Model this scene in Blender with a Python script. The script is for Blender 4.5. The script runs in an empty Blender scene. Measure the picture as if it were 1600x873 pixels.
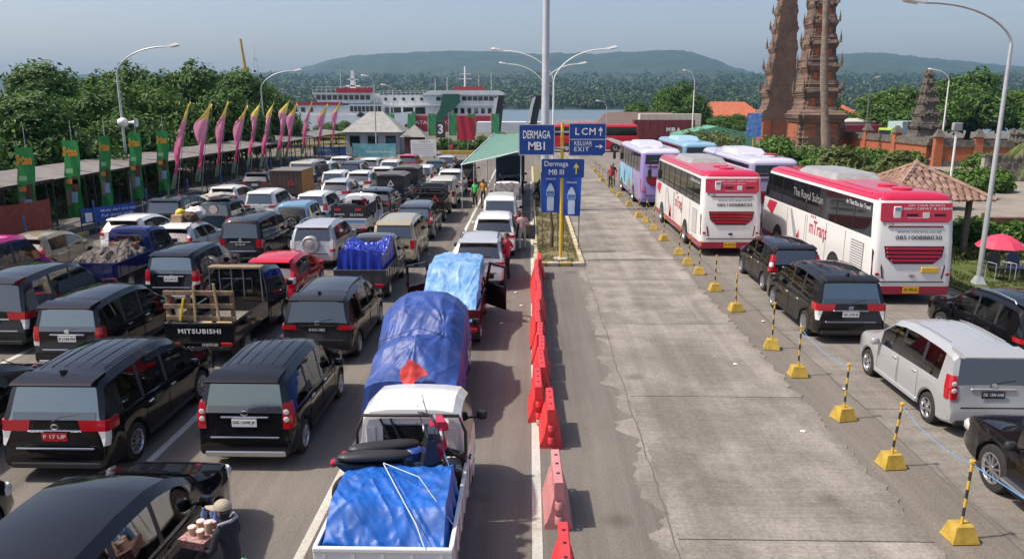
import bpy, bmesh, math, random
from mathutils import Vector, Matrix, Euler, noise as mnoise
R = math.radians
scene = bpy.context.scene
C = scene.collection
rnd = random.Random(7)

# ---------------------------------------------------------------- camera, sky, sun, exposure
cam_data = bpy.data.cameras.new('camera')
cam = bpy.data.objects.new('camera', cam_data)
C.objects.link(cam)
cam_data.sensor_width = 36.0
cam_data.lens = 27.0
cam_data.clip_end = 30000.0
cam.location = (0, 0, 6.2)
cam.rotation_euler = (R(90 - 12.953), 0, R(1.303))
scene.camera = cam

SUN_EL, SUN_AZ = R(56), R(-98)            # azimuth clockwise from +Y, seen from above
world = bpy.data.worlds.new('World')
scene.world = world
world.use_nodes = True
wn = world.node_tree.nodes
sky = wn.new('ShaderNodeTexSky')
sky.sky_type = 'NISHITA'
sky.sun_disc = False
sky.sun_elevation = SUN_EL
sky.sun_rotation = SUN_AZ
sky.altitude = 0
sky.air_density = 1.0
sky.dust_density = 3.2
sky.ozone_density = 3.0
bg = wn['Background']
bg.inputs['Strength'].default_value = 0.15
wm_ = wn.new('ShaderNodeMix'); wm_.data_type = 'RGBA'; wm_.blend_type = 'MULTIPLY'
wm_.inputs['Factor'].default_value = 1.0
wm_.inputs['B'].default_value = (1.16, 1.03, .99, 1)      # tropical haze: a slightly warmer, milkier sky all round
world.node_tree.links.new(sky.outputs['Color'], wm_.inputs['A'])
world.node_tree.links.new(wm_.outputs['Result'], bg.inputs['Color'])

sun_data = bpy.data.lights.new('sun', 'SUN')
sun_data.energy = 4.3
sun_data.angle = R(1.6)
sun_data.color = (1.0, 0.93, 0.82)
sun = bpy.data.objects.new('sun', sun_data)
C.objects.link(sun)
sd = Vector((math.sin(SUN_AZ) * math.cos(SUN_EL), math.cos(SUN_AZ) * math.cos(SUN_EL), math.sin(SUN_EL)))
sun.rotation_euler = sd.to_track_quat('Z', 'Y').to_euler()
sun.location = (-60, 0, 90)

vs = scene.view_settings
vs.view_transform = 'Standard'
vs.look = 'None'
vs.exposure = 0.2
vs.gamma = 1.0
scene.render.engine = 'CYCLES'
scene.cycles.use_denoising = True
scene.cycles.max_bounces = 6
scene.cycles.diffuse_bounces = 3
scene.cycles.glossy_bounces = 3
scene.cycles.transmission_bounces = 3
scene.cycles.volume_bounces = 0
scene.cycles.caustics_reflective = False
scene.cycles.caustics_refractive = False

# ---------------------------------------------------------------- helpers
def nt(m):
    m.use_nodes = True
    return m.node_tree.nodes, m.node_tree.links

MATS = {}
def mat(name, col, rough=0.6, metal=0.0, spec=0.5, coat=0.0, var=0.0, vscale=3.0, bump=0.0, bscale=40.0, col2=None, ior=None, trans=0.0, emit=None, detail=6.0, tex='Object'):
    if name in MATS:
        return MATS[name]
    m = bpy.data.materials.new(name)
    N, Lk = nt(m)
    b = N['Principled BSDF']
    b.inputs['Base Color'].default_value = (*col, 1)
    b.inputs['Roughness'].default_value = rough
    b.inputs['Metallic'].default_value = metal
    b.inputs['Specular IOR Level'].default_value = spec
    b.inputs['Coat Weight'].default_value = coat
    b.inputs['Coat Roughness'].default_value = 0.06
    if ior: b.inputs['IOR'].default_value = ior
    if emit:
        b.inputs['Emission Color'].default_value = (*emit[0], 1)
        b.inputs['Emission Strength'].default_value = emit[1]
    if var > 0 or col2 or bump > 0:
        tc = N.new('ShaderNodeTexCoord')
    if var > 0 or col2:
        nz = N.new('ShaderNodeTexNoise')
        nz.inputs['Scale'].default_value = vscale
        nz.inputs['Detail'].default_value = detail
        nz.inputs['Roughness'].default_value = 0.62
        Lk.new(tc.outputs[tex], nz.inputs['Vector'])
        cr = N.new('ShaderNodeValToRGB')
        cr.color_ramp.elements[0].position = 0.32
        cr.color_ramp.elements[1].position = 0.70
        if col2:
            cr.color_ramp.elements[0].color = (*col, 1)
            cr.color_ramp.elements[1].color = (*col2, 1)
        else:
            cr.color_ramp.elements[0].color = (*[max(0, c * (1 - var)) for c in col], 1)
            cr.color_ramp.elements[1].color = (*[min(1, c * (1 + var)) for c in col], 1)
        Lk.new(nz.outputs['Fac'], cr.inputs['Fac'])
        Lk.new(cr.outputs['Color'], b.inputs['Base Color'])
    if bump > 0:
        n2 = N.new('ShaderNodeTexNoise')
        n2.inputs['Scale'].default_value = bscale
        n2.inputs['Detail'].default_value = 4
        Lk.new(tc.outputs[tex], n2.inputs['Vector'])
        bp = N.new('ShaderNodeBump')
        bp.inputs['Strength'].default_value = bump
        bp.inputs['Distance'].default_value = 0.02
        Lk.new(n2.outputs['Fac'], bp.inputs['Height'])
        Lk.new(bp.outputs['Normal'], b.inputs['Normal'])
    MATS[name] = m
    return m

def props(o, label=None, cat=None, group=None, kind=None):
    if label: o['label'] = label
    if cat: o['category'] = cat
    if group: o['group'] = group
    if kind: o['kind'] = kind
    return o

def empty(name, loc=(0, 0, 0), rz=0.0, label=None, cat=None, group=None):
    o = bpy.data.objects.new(name, None)
    o.empty_display_size = 0.2
    C.objects.link(o)
    o.location = loc
    o.rotation_euler = (0, 0, rz)
    return props(o, label, cat, group)

def link(name, me, parent=None, loc=(0, 0, 0), rot=(0, 0, 0), scale=(1, 1, 1)):
    o = bpy.data.objects.new(name, me)
    C.objects.link(o)
    o.location = loc
    o.rotation_euler = rot
    o.scale = scale
    if parent: o.parent = parent
    return o

class MB:
    def __init__(s): s.v = []; s.f = []; s.m = []
    def add(s, vs, fs, mi=0):
        n = len(s.v)
        s.v += [tuple(v) for v in vs]
        s.f += [tuple(i + n for i in f) for f in fs]
        s.m += [mi] * len(fs)
        return s
    def box(s, x0, x1, y0, y1, z0, z1, mi=0):
        v = [(x, y, z) for z in (z0, z1) for y in (y0, y1) for x in (x0, x1)]
        return s.add(v, [(0, 2, 3, 1), (4, 5, 7, 6), (0, 1, 5, 4), (2, 6, 7, 3), (0, 4, 6, 2), (1, 3, 7, 5)], mi)
    def cbox(s, x0, x1, y0, y1, z0, z1, c=0.03, mi=0):
        # box with chamfered vertical and horizontal edges
        c = min(c, (x1 - x0) * .45, (y1 - y0) * .45, (z1 - z0) * .45)
        def ring(z, i):
            return [(x0 + i + c, y0 + i, z), (x1 - i - c, y0 + i, z), (x1 - i, y0 + i + c, z), (x1 - i, y1 - i - c, z), (x1 - i - c, y1 - i, z), (x0 + i + c, y1 - i, z), (x0 + i, y1 - i - c, z), (x0 + i, y0 + i + c, z)]
        vs = ring(z0, c * .5) + ring(z0 + c, 0) + ring(z1 - c, 0) + ring(z1, c * .5)
        fs = [tuple(range(7, -1, -1)), tuple(range(24, 32))]
        for k in range(3):
            for i in range(8):
                j = (i + 1) % 8
                fs.append((k * 8 + i, k * 8 + j, k * 8 + 8 + j, k * 8 + 8 + i))
        return s.add(vs, fs, mi)
    def prism(s, pts, z0, z1, mi=0, axis='z', top=None):
        # polygon pts (a,b) extruded along axis from z0 to z1; 'x': (y,z) profile, 'y': (x,z) profile
        def mk(p, h):
            return {'z': (p[0], p[1], h), 'x': (h, p[0], p[1]), 'y': (p[0], h, p[1])}[axis]
        n = len(pts)
        t = top or pts
        vs = [mk(p, z0) for p in pts] + [mk(p, z1) for p in t]
        fs = [tuple(range(n - 1, -1, -1)), tuple(range(n, 2 * n))] + [(i, (i + 1) % n, n + (i + 1) % n, n + i) for i in range(n)]
        return s.add(vs, fs, mi)
    def cyl(s, p0, p1, r0, r1=None, n=10, mi=0, caps=True):
        r1 = r0 if r1 is None else r1
        return s.tube([p0, p1], [r0, r1], n, mi, caps)
    def tube(s, path, rad, n=8, mi=0, caps=True):
        P = [Vector(p) for p in path]
        if not isinstance(rad, (list, tuple)): rad = [rad] * len(P)
        vs = []
        up = None
        for i, p in enumerate(P):
            t = (P[min(i + 1, len(P) - 1)] - P[max(i - 1, 0)])
            if t.length < 1e-9: t = Vector((0, 0, 1))
            t.normalize()
            if up is None:
                up = Vector((0, 0, 1)) if abs(t.z) < .9 else Vector((0, 1, 0))
            a = t.cross(up)
            if a.length < 1e-6: a = t.cross(Vector((1, 0, 0)))
            a.normalize()
            b = a.cross(t); b.normalize()
            up = b
            for k in range(n):
                an = 2 * math.pi * k / n
                vs.append(p + (a * math.cos(an) + b * math.sin(an)) * rad[i])
        fs = []
        for i in range(len(P) - 1):
            for k in range(n):
                k2 = (k + 1) % n
                fs.append((i * n + k, i * n + k2, (i + 1) * n + k2, (i + 1) * n + k))
        if caps:
            fs.append(tuple(range(n - 1, -1, -1)))
            fs.append(tuple(range((len(P) - 1) * n, len(P) * n)))
        return s.add(vs, fs, mi)
    def lathe(s, prof, n=20, mi=0, center=(0, 0, 0), axis='z', mis=None):
        vs = []
        for r, h in prof:
            for k in range(n):
                a = 2 * math.pi * k / n
                c, d = r * math.cos(a), r * math.sin(a)
                vs.append({'z': (c, d, h), 'x': (h, c, d), 'y': (c, h, -d)}[axis])
        vs = [(v[0] + center[0], v[1] + center[1], v[2] + center[2]) for v in vs]
        for i in range(len(prof) - 1):
            fs = [(i * n + k, i * n + (k + 1) % n, (i + 1) * n + (k + 1) % n, (i + 1) * n + k) for k in range(n)]
            base = len(s.v)
            s.f += [tuple(j + base for j in f) for f in fs]
            s.m += [mis[i] if mis else mi] * n
        s.v += vs
        return s
    def grid(s, pts, mi=0, flip=False):
        # pts[i][j]
        ni, nj = len(pts), len(pts[0])
        vs = [p for row in pts for p in row]
        fs = []
        for i in range(ni - 1):
            for j in range(nj - 1):
                q = (i * nj + j, (i + 1) * nj + j, (i + 1) * nj + j + 1, i * nj + j + 1)
                fs.append(q[::-1] if flip else q)
        return s.add(vs, fs, mi)
    def mesh(s, name, mats, smooth=None):
        me = bpy.data.meshes.new(name)
        me.from_pydata(s.v, [], s.f)
        if not isinstance(mats, (list, tuple)): mats = [mats]
        for m in mats: me.materials.append(m)
        if len(mats) > 1: me.polygons.foreach_set('material_index', s.m)
        if smooth:
            me.shade_smooth()
            me.set_sharp_from_angle(angle=R(smooth))
        me.update()
        return me
    def build(s, name, mats, parent=None, loc=(0, 0, 0), rot=(0, 0, 0), smooth=None, scale=(1, 1, 1)):
        return link(name, s.mesh(name, mats, smooth), parent, loc, rot, scale)

TXT = {}
def text(body, m, parent, loc, rot, width=None, height=None, ext=0.003, name='lettering', bold=0.0, spacing=1.0, shear=0.0):
    key = (body, m.name, width, height, ext, bold, spacing, shear)
    me = TXT.get(key)
    if me is None:
        cu = bpy.data.curves.new('lettering', 'FONT')
        cu.body = body
        cu.align_x = 'CENTER'
        cu.resolution_u = 3
        cu.offset = bold
        cu.space_character = spacing
        cu.shear = shear
        to = bpy.data.objects.new('lettering', cu)
        C.objects.link(to)
        me = bpy.data.meshes.new_from_object(to)
        bpy.data.objects.remove(to)
        bpy.data.curves.remove(cu)
        n = len(me.vertices)
        if n == 0: return None
        xs = [v.co.x for v in me.vertices]; ys = [v.co.y for v in me.vertices]
        w, h = max(xs) - min(xs), max(ys) - min(ys)
        cx, cy = (max(xs) + min(xs)) / 2, (max(ys) + min(ys)) / 2
        sx = width / w if width else None
        sy = height / h if height else None
        if sx is None: sx = sy
        if sy is None: sy = sx
        for v in me.vertices:
            v.co = ((v.co.x - cx) * sx, (v.co.y - cy) * sy, ext)
        me.materials.clear()
        me.materials.append(m)
        TXT[key] = me
    return link(name, me, parent, loc, rot)
REAR = (R(90), 0, 0)          # text facing -Y
LEFT = (R(90), 0, R(-90))     # text facing -X
RIGHT = (R(90), 0, R(90))     # text facing +X

def lt(tab, y):
    if y <= tab[0][0]: return tab[0][1]
    for (a, va), (b, vb) in zip(tab, tab[1:]):
        if y <= b: return va + (vb - va) * (y - a) / (b - a)
    return tab[-1][1]

def fbm(x, y, z=0.0, o=4):
    return mnoise.fractal(Vector((x, y, z)), 1.0, 2.0, o)

# shared materials
M_BLACKP = mat('black plastic', (.018, .018, .019), .55)
M_TYRE = mat('tyre rubber', (.022, .021, .020), .85, var=.3, vscale=9)
M_RIM = mat('alloy wheel', (.55, .55, .56), .3, metal=.9)
M_RIMD = mat('dark wheel', (.03, .03, .03), .5)
M_CHROME = mat('chrome trim', (.75, .76, .78), .12, metal=1.0)
M_GLASS = mat('tinted glass', (.012, .016, .017), .04, spec=.5, ior=2.5)
def seeglass():
    m = bpy.data.materials.new('see-through glass'); N, Lk = nt(m)
    N.remove(N['Principled BSDF'])
    t = N.new('ShaderNodeBsdfTransparent'); t.inputs['Color'].default_value = (.58, .62, .60, 1)
    g = N.new('ShaderNodeBsdfGlossy'); g.inputs['Roughness'].default_value = .03
    f = N.new('ShaderNodeFresnel'); f.inputs['IOR'].default_value = 2.7
    mx = N.new('ShaderNodeMixShader')
    Lk.new(f.outputs[0], mx.inputs[0]); Lk.new(t.outputs[0], mx.inputs[1]); Lk.new(g.outputs[0], mx.inputs[2])
    Lk.new(mx.outputs[0], N['Material Output'].inputs['Surface'])
    return m
M_SEE = seeglass()
M_FILM = mat('silver window film', (.27, .30, .29), .08, metal=1.0)
M_RED = mat('tail light red', (.42, .008, .015), .15, coat=.6)
M_CLEAR = mat('clear lens', (.65, .64, .62), .12, coat=.5)
M_WHITE = mat('white enamel', (.78, .78, .76), .45)
M_PLATEW = mat('plate white', (.75, .75, .73), .4)
M_PLATEK = mat('plate black', (.015, .015, .016), .4)
M_PLATER = mat('plate red', (.5, .01, .02), .4)
M_PLATEY = mat('plate yellow', (.75, .42, .02), .4)
M_INK = mat('black ink', (.012, .012, .012), .6)
M_GALV = mat('galvanised steel', (.52, .54, .55), .45, metal=.35, var=.12, vscale=2)
M_UNDER = mat('underbody', (.012, .012, .012), .9)
M_YEL = mat('yellow paint', (.46, .31, .05), .55, var=.25, vscale=6, bump=.15)
# ---------------------------------------------------------------- setting: ground, roads, markings
def ground_mat(name, c1, c2, stain, scale=0.35, fine=25.0, rough=.9, streak=None, bump=.25, speck=.35, rp=(.35, .68)):
    m = bpy.data.materials.new(name)
    N, Lk = nt(m)
    b = N['Principled BSDF']
    b.inputs['Roughness'].default_value = rough
    b.inputs['Specular IOR Level'].default_value = .25
    tc = N.new('ShaderNodeNewGeometry')
    def noise(sc, det=6, vec=None, ro=.6):
        n = N.new('ShaderNodeTexNoise')
        n.inputs['Scale'].default_value = sc
        n.inputs['Detail'].default_value = det
        n.inputs['Roughness'].default_value = ro
        Lk.new(vec or tc.outputs['Position'], n.inputs['Vector'])
        return n
    def ramp(src, p0, p1, a, c):
        r = N.new('ShaderNodeValToRGB')
        r.color_ramp.elements[0].position = p0
        r.color_ramp.elements[1].position = p1
        r.color_ramp.elements[0].color = (*a, 1)
        r.color_ramp.elements[1].color = (*c, 1)
        Lk.new(src, r.inputs['Fac'])
        return r
    def mix(f, a, c, mode='MIX', fac=None):
        x = N.new('ShaderNodeMix')
        x.data_type = 'RGBA'
        x.blend_type = mode
        if fac is not None: x.inputs['Factor'].default_value = fac
        else: Lk.new(f, x.inputs['Factor'])
        Lk.new(a, x.inputs['A']); Lk.new(c, x.inputs['B'])
        return x.outputs['Result']
    base = ramp(noise(scale, 8).outputs['Fac'], rp[0], rp[1], c1, c2)
    fn = ramp(noise(fine, 3).outputs['Fac'], .25, .75, (1 - speck,) * 3, (1 + speck * .6,) * 3)
    col = mix(None, base.outputs['Color'], fn.outputs['Color'], 'MULTIPLY', 1.0)
    st = ramp(noise(.9, 10, ro=.7).outputs['Fac'], .56, .72, (0, 0, 0), (1, 1, 1))
    sc = N.new('ShaderNodeRGB'); sc.outputs[0].default_value = (*stain, 1)
    col = mix(st.outputs['Color'], col, sc.outputs[0])
    # small oil spots
    vo = N.new('ShaderNodeTexVoronoi'); vo.inputs['Scale'].default_value = .55
    Lk.new(tc.outputs['Position'], vo.inputs['Vector'])
    sp = ramp(vo.outputs['Distance'], .05, .16, (.62, .6, .58), (1, 1, 1))
    col = mix(None, col, sp.outputs['Color'], 'MULTIPLY', .8)
    if streak:
        mp = N.new('ShaderNodeMapping'); mp.inputs['Scale'].default_value = streak
        Lk.new(tc.outputs['Position'], mp.inputs['Vector'])
        s2 = ramp(noise(1.0, 9, mp.outputs['Vector'], .7).outputs['Fac'], .33, .68, (.78, .775, .77), (1.12, 1.115, 1.11))
        col = mix(None, col, s2.outputs['Color'], 'MULTIPLY', 1.0)
    # long faint tyre tracks along the lanes
    mp2 = N.new('ShaderNodeMapping'); mp2.inputs['Scale'].default_value = (2.2, .035, 1)
    Lk.new(tc.outputs['Position'], mp2.inputs['Vector'])
    s3 = ramp(noise(1.0, 5, mp2.outputs['Vector'], .6).outputs['Fac'], .36, .62, (.82, .815, .81), (1.06, 1.06, 1.055))
    col = mix(None, col, s3.outputs['Color'], 'MULTIPLY', 1.0)
    Lk.new(col, b.inputs['Base Color'])
    bp = N.new('ShaderNodeBump'); bp.inputs['Strength'].default_value = bump; bp.inputs['Distance'].default_value = .015
    Lk.new(noise(fine * 2.2, 3).outputs['Fac'], bp.inputs['Height'])
    Lk.new(bp.outputs['Normal'], b.inputs['Normal'])
    MATS[name] = m
    return m

M_ASPH = ground_mat('worn asphalt', (.172, .156, .137), (.212, .192, .170), (.148, .134, .118), .22, 30, streak=(.9, .07, 1))
M_ASPH2 = ground_mat('dusty asphalt', (.178, .158, .134), (.215, .192, .164), (.195, .174, .150), .3, 28)
M_CONC = ground_mat('brushed concrete', (.205, .186, .160), (.315, .290, .258), (.195, .176, .152), .42, 18, streak=(.35, 30, 1), bump=.4, speck=.3, rp=(.40, .60))
M_CONC2 = ground_mat('parking concrete', (.20, .182, .158), (.26, .238, .208), (.165, .15, .13), .35, 18, streak=(.6, 3, 1), speck=.25)
M_DIRT = ground_mat('dry earth', (.20, .16, .115), (.27, .22, .155), (.15, .14, .08), .5, 9, bump=.6)
M_GRASSG = ground_mat('lawn', (.085, .115, .03), (.13, .16, .045), (.16, .15, .06), .8, 30, bump=.8)
M_DRYG = ground_mat('dry lawn', (.17, .15, .07), (.23, .20, .10), (.10, .12, .04), .9, 24, bump=.8)
M_LAND = ground_mat('land', (.13, .12, .09), (.18, .165, .125), (.09, .10, .05), .06, 3)

def sheet(name, x0, x1, y0, y1, z, m, parent=None, kind='structure', n=1):
    mb = MB()
    pts = [[(x0 + (x1 - x0) * i / n, y0 + (y1 - y0) * j / n, z) for j in range(n + 1)] for i in range(n + 1)]
    mb.grid(pts)
    o = mb.build(name, m, parent)
    if kind: o['kind'] = kind
    return o

def ragged(name, x0, x1, y0, y1, z, m, el=0., er=0., step=.35, seed=0, kind='structure'):
    # a sheet whose two long edges wander
    n = int((y1 - y0) / step)
    a, b = [], []
    for i in range(n + 1):
        y = y0 + (y1 - y0) * i / n
        a.append((x0 + el * (fbm(y * .8, seed) + .6 * fbm(y * 2.7, seed + 5)), y, z))
        b.append((x1 + er * (fbm(y * .7, seed + 9) + .6 * fbm(y * 2.9, seed + 3)), y, z))
    o = MB().grid([a, b]).build(name, m)
    o['kind'] = kind
    return o

sheet('ground', -700, 900, -60, 168, -.012, M_LAND)
ragged('road', -21.2, 2.12, -8, 96, 0, M_ASPH)
ragged('road_verge', 1.93, 7.2, -8, 118, .004, M_ASPH2, el=.22, er=.14, seed=31)

# concrete lane: slabs with real joints
ragged('concrete_apron', 1.90, 2.205, -8, 70, .0062, M_CONC, el=.42, er=.0, step=.12, seed=57)
cr = sheet('concrete_road', 2.22, 5.3, -8, 112, .006, mat('joint grime', (.10, .09, .075), .95), n=1)
CONC_V = [M_CONC] + [ground_mat('brushed concrete %d' % q, *[tuple(c * f for c in t) for t in ((.205, .186, .160), (.315, .290, .258), (.195, .176, .152))], .42 + .1 * q, 18, streak=(.35, 30, 1), bump=.4, speck=.3, rp=(.40, .60)) for q, f in ((1, .93), (2, 1.07), (3, 1.0))]
sl = []
for v in range(4):
    rr = random.Random(v)
    L0, W0 = 5.6, 3.75
    n = 40
    pts = []
    # near edge, right edge (ragged), far edge, left edge (chipped)
    pl = [(0, 0)] + [(W0 - .06 + .22 * fbm(i * .37, v * 3.) + .02 * fbm(i * 1.7, v * 5.), L0 * i / n) for i in range(n + 1)] + [(.0 + .05 * fbm(i * 1.3, v * 7. + 2), L0 * (n - i) / n) for i in range(n + 1)]
    pl = pl[1:]
    me = MB().prism([(x, y + (.014 if y < .01 else -.014 if y > L0 - .01 else 0)) for x, y in pl], 0, .016).mesh('slab', CONC_V[v])
    sl.append(me)
for i in range(20):
    o = link('slab', sl[(i * 7) % 4], cr, (2.19, -6.7 + 5.6 * i, .002))
# longitudinal crack along the slab edge
pts = [(2.13 + .05 * fbm(y * .6, 3.3) + .03 * fbm(y * 3, 1.2), y) for y in [(-8 + .25 * k) for k in range(400)]]
mb = MB()
for (a, ya), (b, yb) in zip(pts, pts[1:]):
    w = .010 + .014 * abs(fbm(ya * 2, 9))
    mb.add([(a - w, ya, .0125), (a + w, ya, .0125), (b + w, yb, .0125), (b - w, yb, .0125)], [(0, 1, 2, 3)])
o = mb.build('road_crack', mat('crack', (.12, .105, .09), .95)); o['kind'] = 'structure'
# parking slabs on the bus side
pk = sheet('parking_bay', 7.0, 14.3, -8, 112, .008, MATS['joint grime'])
pm = [MB().box(.012, 3.62, .012, 5.58, 0, .014).mesh('slab', M_CONC2)]
for i in range(20):
    for j in range(2):
        link('slab', pm[0], pk, (7.0 + 3.64 * j, -7.3 + 5.6 * i, .002))

# cross road at the far end
sheet('cross_road', -30, 90, 96, 128, .002, M_ASPH2)

# painted lines
M_LINE = ground_mat('worn line paint', (.50, .48, .43), (.60, .58, .53), (.27, .25, .22), 1.4, 30, speck=.3)
for i, x in enumerate((.14, -3.2, -6.72, -10.0, -12.85, -15.9)):
    w = .07 if i else .075
    sheet('lane_line', x - w, x + w, -6, 92 if i else 62, .006, M_LINE)

# median island with painted kerb stones
isl = sheet('island', .36, 1.98, 29.2, 78, .11, M_DRYG, n=1)
KY = mat('kerb yellow', (.42, .33, .12), .8, var=.35, vscale=5, bump=.3)
KW = mat('kerb white', (.46, .43, .37), .8, var=.3, vscale=5, bump=.3)
kmY = MB().cbox(-.09, .09, .012, .488, 0, .16, .025).mesh('kerb_stone', KY)
kmW = MB().cbox(-.09, .09, .012, .488, 0, .16, .025).mesh('kerb_stone', KW)
for i in range(92):
    for j, x in enumerate((.27, 2.07)):
        link('kerb_stone', kmY if (i + j) % 2 else kmW, isl, (x, 29.5 + .5 * i, -.0), (0, 0, rnd.uniform(-.03, .03)))
for i in range(4):
    link('kerb_stone', kmW if i % 2 else kmY, isl, (.68 + .5 * i, 29.32, 0), (0, 0, R(90) + .02 * i))
# grass on the island
def grass(name, label, x0, x1, y0, y1, z, n, h, m, seed=0):
    rr = random.Random(seed)
    mb = MB()
    for k in range(n):
        x, y = rr.uniform(x0, x1), rr.uniform(y0, y1)
        if fbm(x * 1.3, y * .6, seed) < -.12: continue
        for q in range(3):
            a = rr.random() * 6.28
            dx, dy = math.cos(a) * .02, math.sin(a) * .02
            l = h * (.5 + rr.random())
            t = rr.random() * 6.28
            mb.add([(x - dx, y - dy, z), (x + dx, y + dy, z), (x + math.cos(t) * l * .5, y + math.sin(t) * l * .5, z + l)], [(0, 1, 2)])
    o = mb.build(name, m)
    return props(o, label, 'grass', None, 'stuff')

def leafmat(name, dark, light, rough=.55, trans=.25):
    m = bpy.data.materials.new(name)
    N, Lk = nt(m)
    b = N['Principled BSDF']
    b.inputs['Roughness'].default_value = rough
    b.inputs['Specular IOR Level'].default_value = .35
    g = N.new('ShaderNodeNewGeometry')
    cr = N.new('ShaderNodeValToRGB')
    e = cr.color_ramp.elements
    e[0].position, e[1].position = 0.0, 1.0
    e[0].color, e[1].color = (*dark, 1), (*light, 1)
    Lk.new(g.outputs['Random Per Island'], cr.inputs['Fac'])
    Lk.new(cr.outputs['Color'], b.inputs['Base Color'])
    t = N.new('ShaderNodeBsdfTranslucent')
    Lk.new(cr.outputs['Color'], t.inputs['Color'])
    mx = N.new('ShaderNodeMixShader')
    mx.inputs['Fac'].default_value = trans
    Lk.new(b.outputs['BSDF'], mx.inputs[1]); Lk.new(t.outputs['BSDF'], mx.inputs[2])
    Lk.new(mx.outputs['Shader'], N['Material Output'].inputs['Surface'])
    MATS[name] = m
    return m
M_LEAF = leafmat('leaf deep', (.020, .062, .008), (.115, .225, .036))
M_LEAF2 = leafmat('leaf mid', (.032, .085, .011), (.140, .245, .042))
M_LEAF3 = leafmat('leaf yellow green', (.055, .085, .018), (.16, .19, .05))
M_LEAFF = leafmat('leaf far', (.022, .046, .014), (.065, .105, .034))
M_GRS = leafmat('grass blades', (.05, .085, .02), (.17, .20, .06))
M_GRSD = leafmat('dry grass blades', (.13, .12, .05), (.30, .27, .13))
grass('dry_grass', 'patchy dry grass growing on the kerbed median strip', .4, 1.95, 29.4, 60, .11, 5200, .07, M_GRSD, 3)
# ---------------------------------------------------------------- vehicles
WHEELS = {}
def wheel_mesh(r, w, style):
    k = (round(r, 3), round(w, 3), style)
    if k in WHEELS: return WHEELS[k]
    ri = r * (.66 if style != 'steel' else .60)
    t = MB()
    # axis x, outer face at +x
    t.lathe([(ri * .55, -w * .5), (ri, -w * .5), (r * .95, -w * .46), (r, -w * .36), (r, w * .30), (r * .97, w * .42), (r * .86, w * .5), (ri, w * .48), (ri * .97, w * .30), (.01, w * .22)], 24, 0, axis='x', mis=[0] * 7 + [1, 1])
    tm = t.mesh('tyre', [M_TYRE, M_RIMD], 40)
    rm = MB()
    rm.lathe([(ri * 1.0, w * .30), (ri * 1.0, w * .52), (ri * .92, w * .54), (ri * .86, w * .36)], 24, 0, axis='x')
    if style == 'steel':
        rm.lathe([(ri * .88, w * .34), (ri * .7, w * .44), (ri * .5, w * .30), (ri * .28, w * .42), (.005, w * .44)], 20, 0, axis='x')
    else:
        n = {'five': 5, 'ten': 10, 'six': 6}[style]
        for i in range(n):
            a = 2 * math.pi * i / n
            hw0, hw1 = (.10, .16) if n < 8 else (.05, .075)
            ca, sa = math.cos(a), math.sin(a)
            def P(rr_, s_, x_): return (x_, rr_ * ca - s_ * sa, rr_ * sa + s_ * ca)
            v = [P(ri * .1, -hw0 * ri, w * .36), P(ri * .1, hw0 * ri, w * .36), P(ri * .9, hw1 * ri, w * .34), P(ri * .9, -hw1 * ri, w * .34), P(ri * .1, -hw0 * ri * .8, w * .47), P(ri * .1, hw0 * ri * .8, w * .47), P(ri * .9, hw1 * ri * .75, w * .50), P(ri * .9, -hw1 * ri * .75, w * .50)]
            rm.add(v, [(4, 5, 6, 7), (0, 4, 7, 3), (1, 2, 6, 5), (0, 1, 5, 4), (2, 3, 7, 6)])
        rm.lathe([(ri * .2, w * .36), (ri * .2, w * .49), (.005, w * .51)], 12, 0, axis='x')
    rmm = rm.mesh('rim', M_RIM, 40)
    WHEELS[k] = (tm, rmm)
    return WHEELS[k]

def add_wheel(root, x, y, r, w=.2, style='five', steer=0.0):
    tm, rm = wheel_mesh(r, w, style)
    side = 1 if x > 0 else -1
    o = link('wheel', tm, root, (x, y, r), (rnd.uniform(0, 6.28), 0, 0 if side > 0 else math.pi))
    o.rotation_mode = 'ZYX' if False else 'XYZ'
    link('rim', rm, o)
    return o

PAINT = {}
def paint(col, metal=.0, rough=.32):
    k = (col, metal)
    if k in PAINT: return PAINT[k]
    m = mat('car paint %d' % len(PAINT), col, rough, metal=metal, coat=1.0, spec=.0)
    PAINT[k] = m
    return m

def plan_w(sp, y):
    W2, L = sp['W'] / 2, sp['L']
    y0 = sp.get('y0', 0.0)
    rr_, ra = sp.get('rr', .28), sp.get('ra', .07)
    fr, fa = sp.get('fr', .75), sp.get('fa', .17)
    w = W2
    if y - y0 < rr_: w *= 1 - ra * ((rr_ - (y - y0)) / rr_) ** 2
    if L - y < fr: w *= 1 - fa * ((fr - (L - y)) / fr) ** 2
    return w

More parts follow.
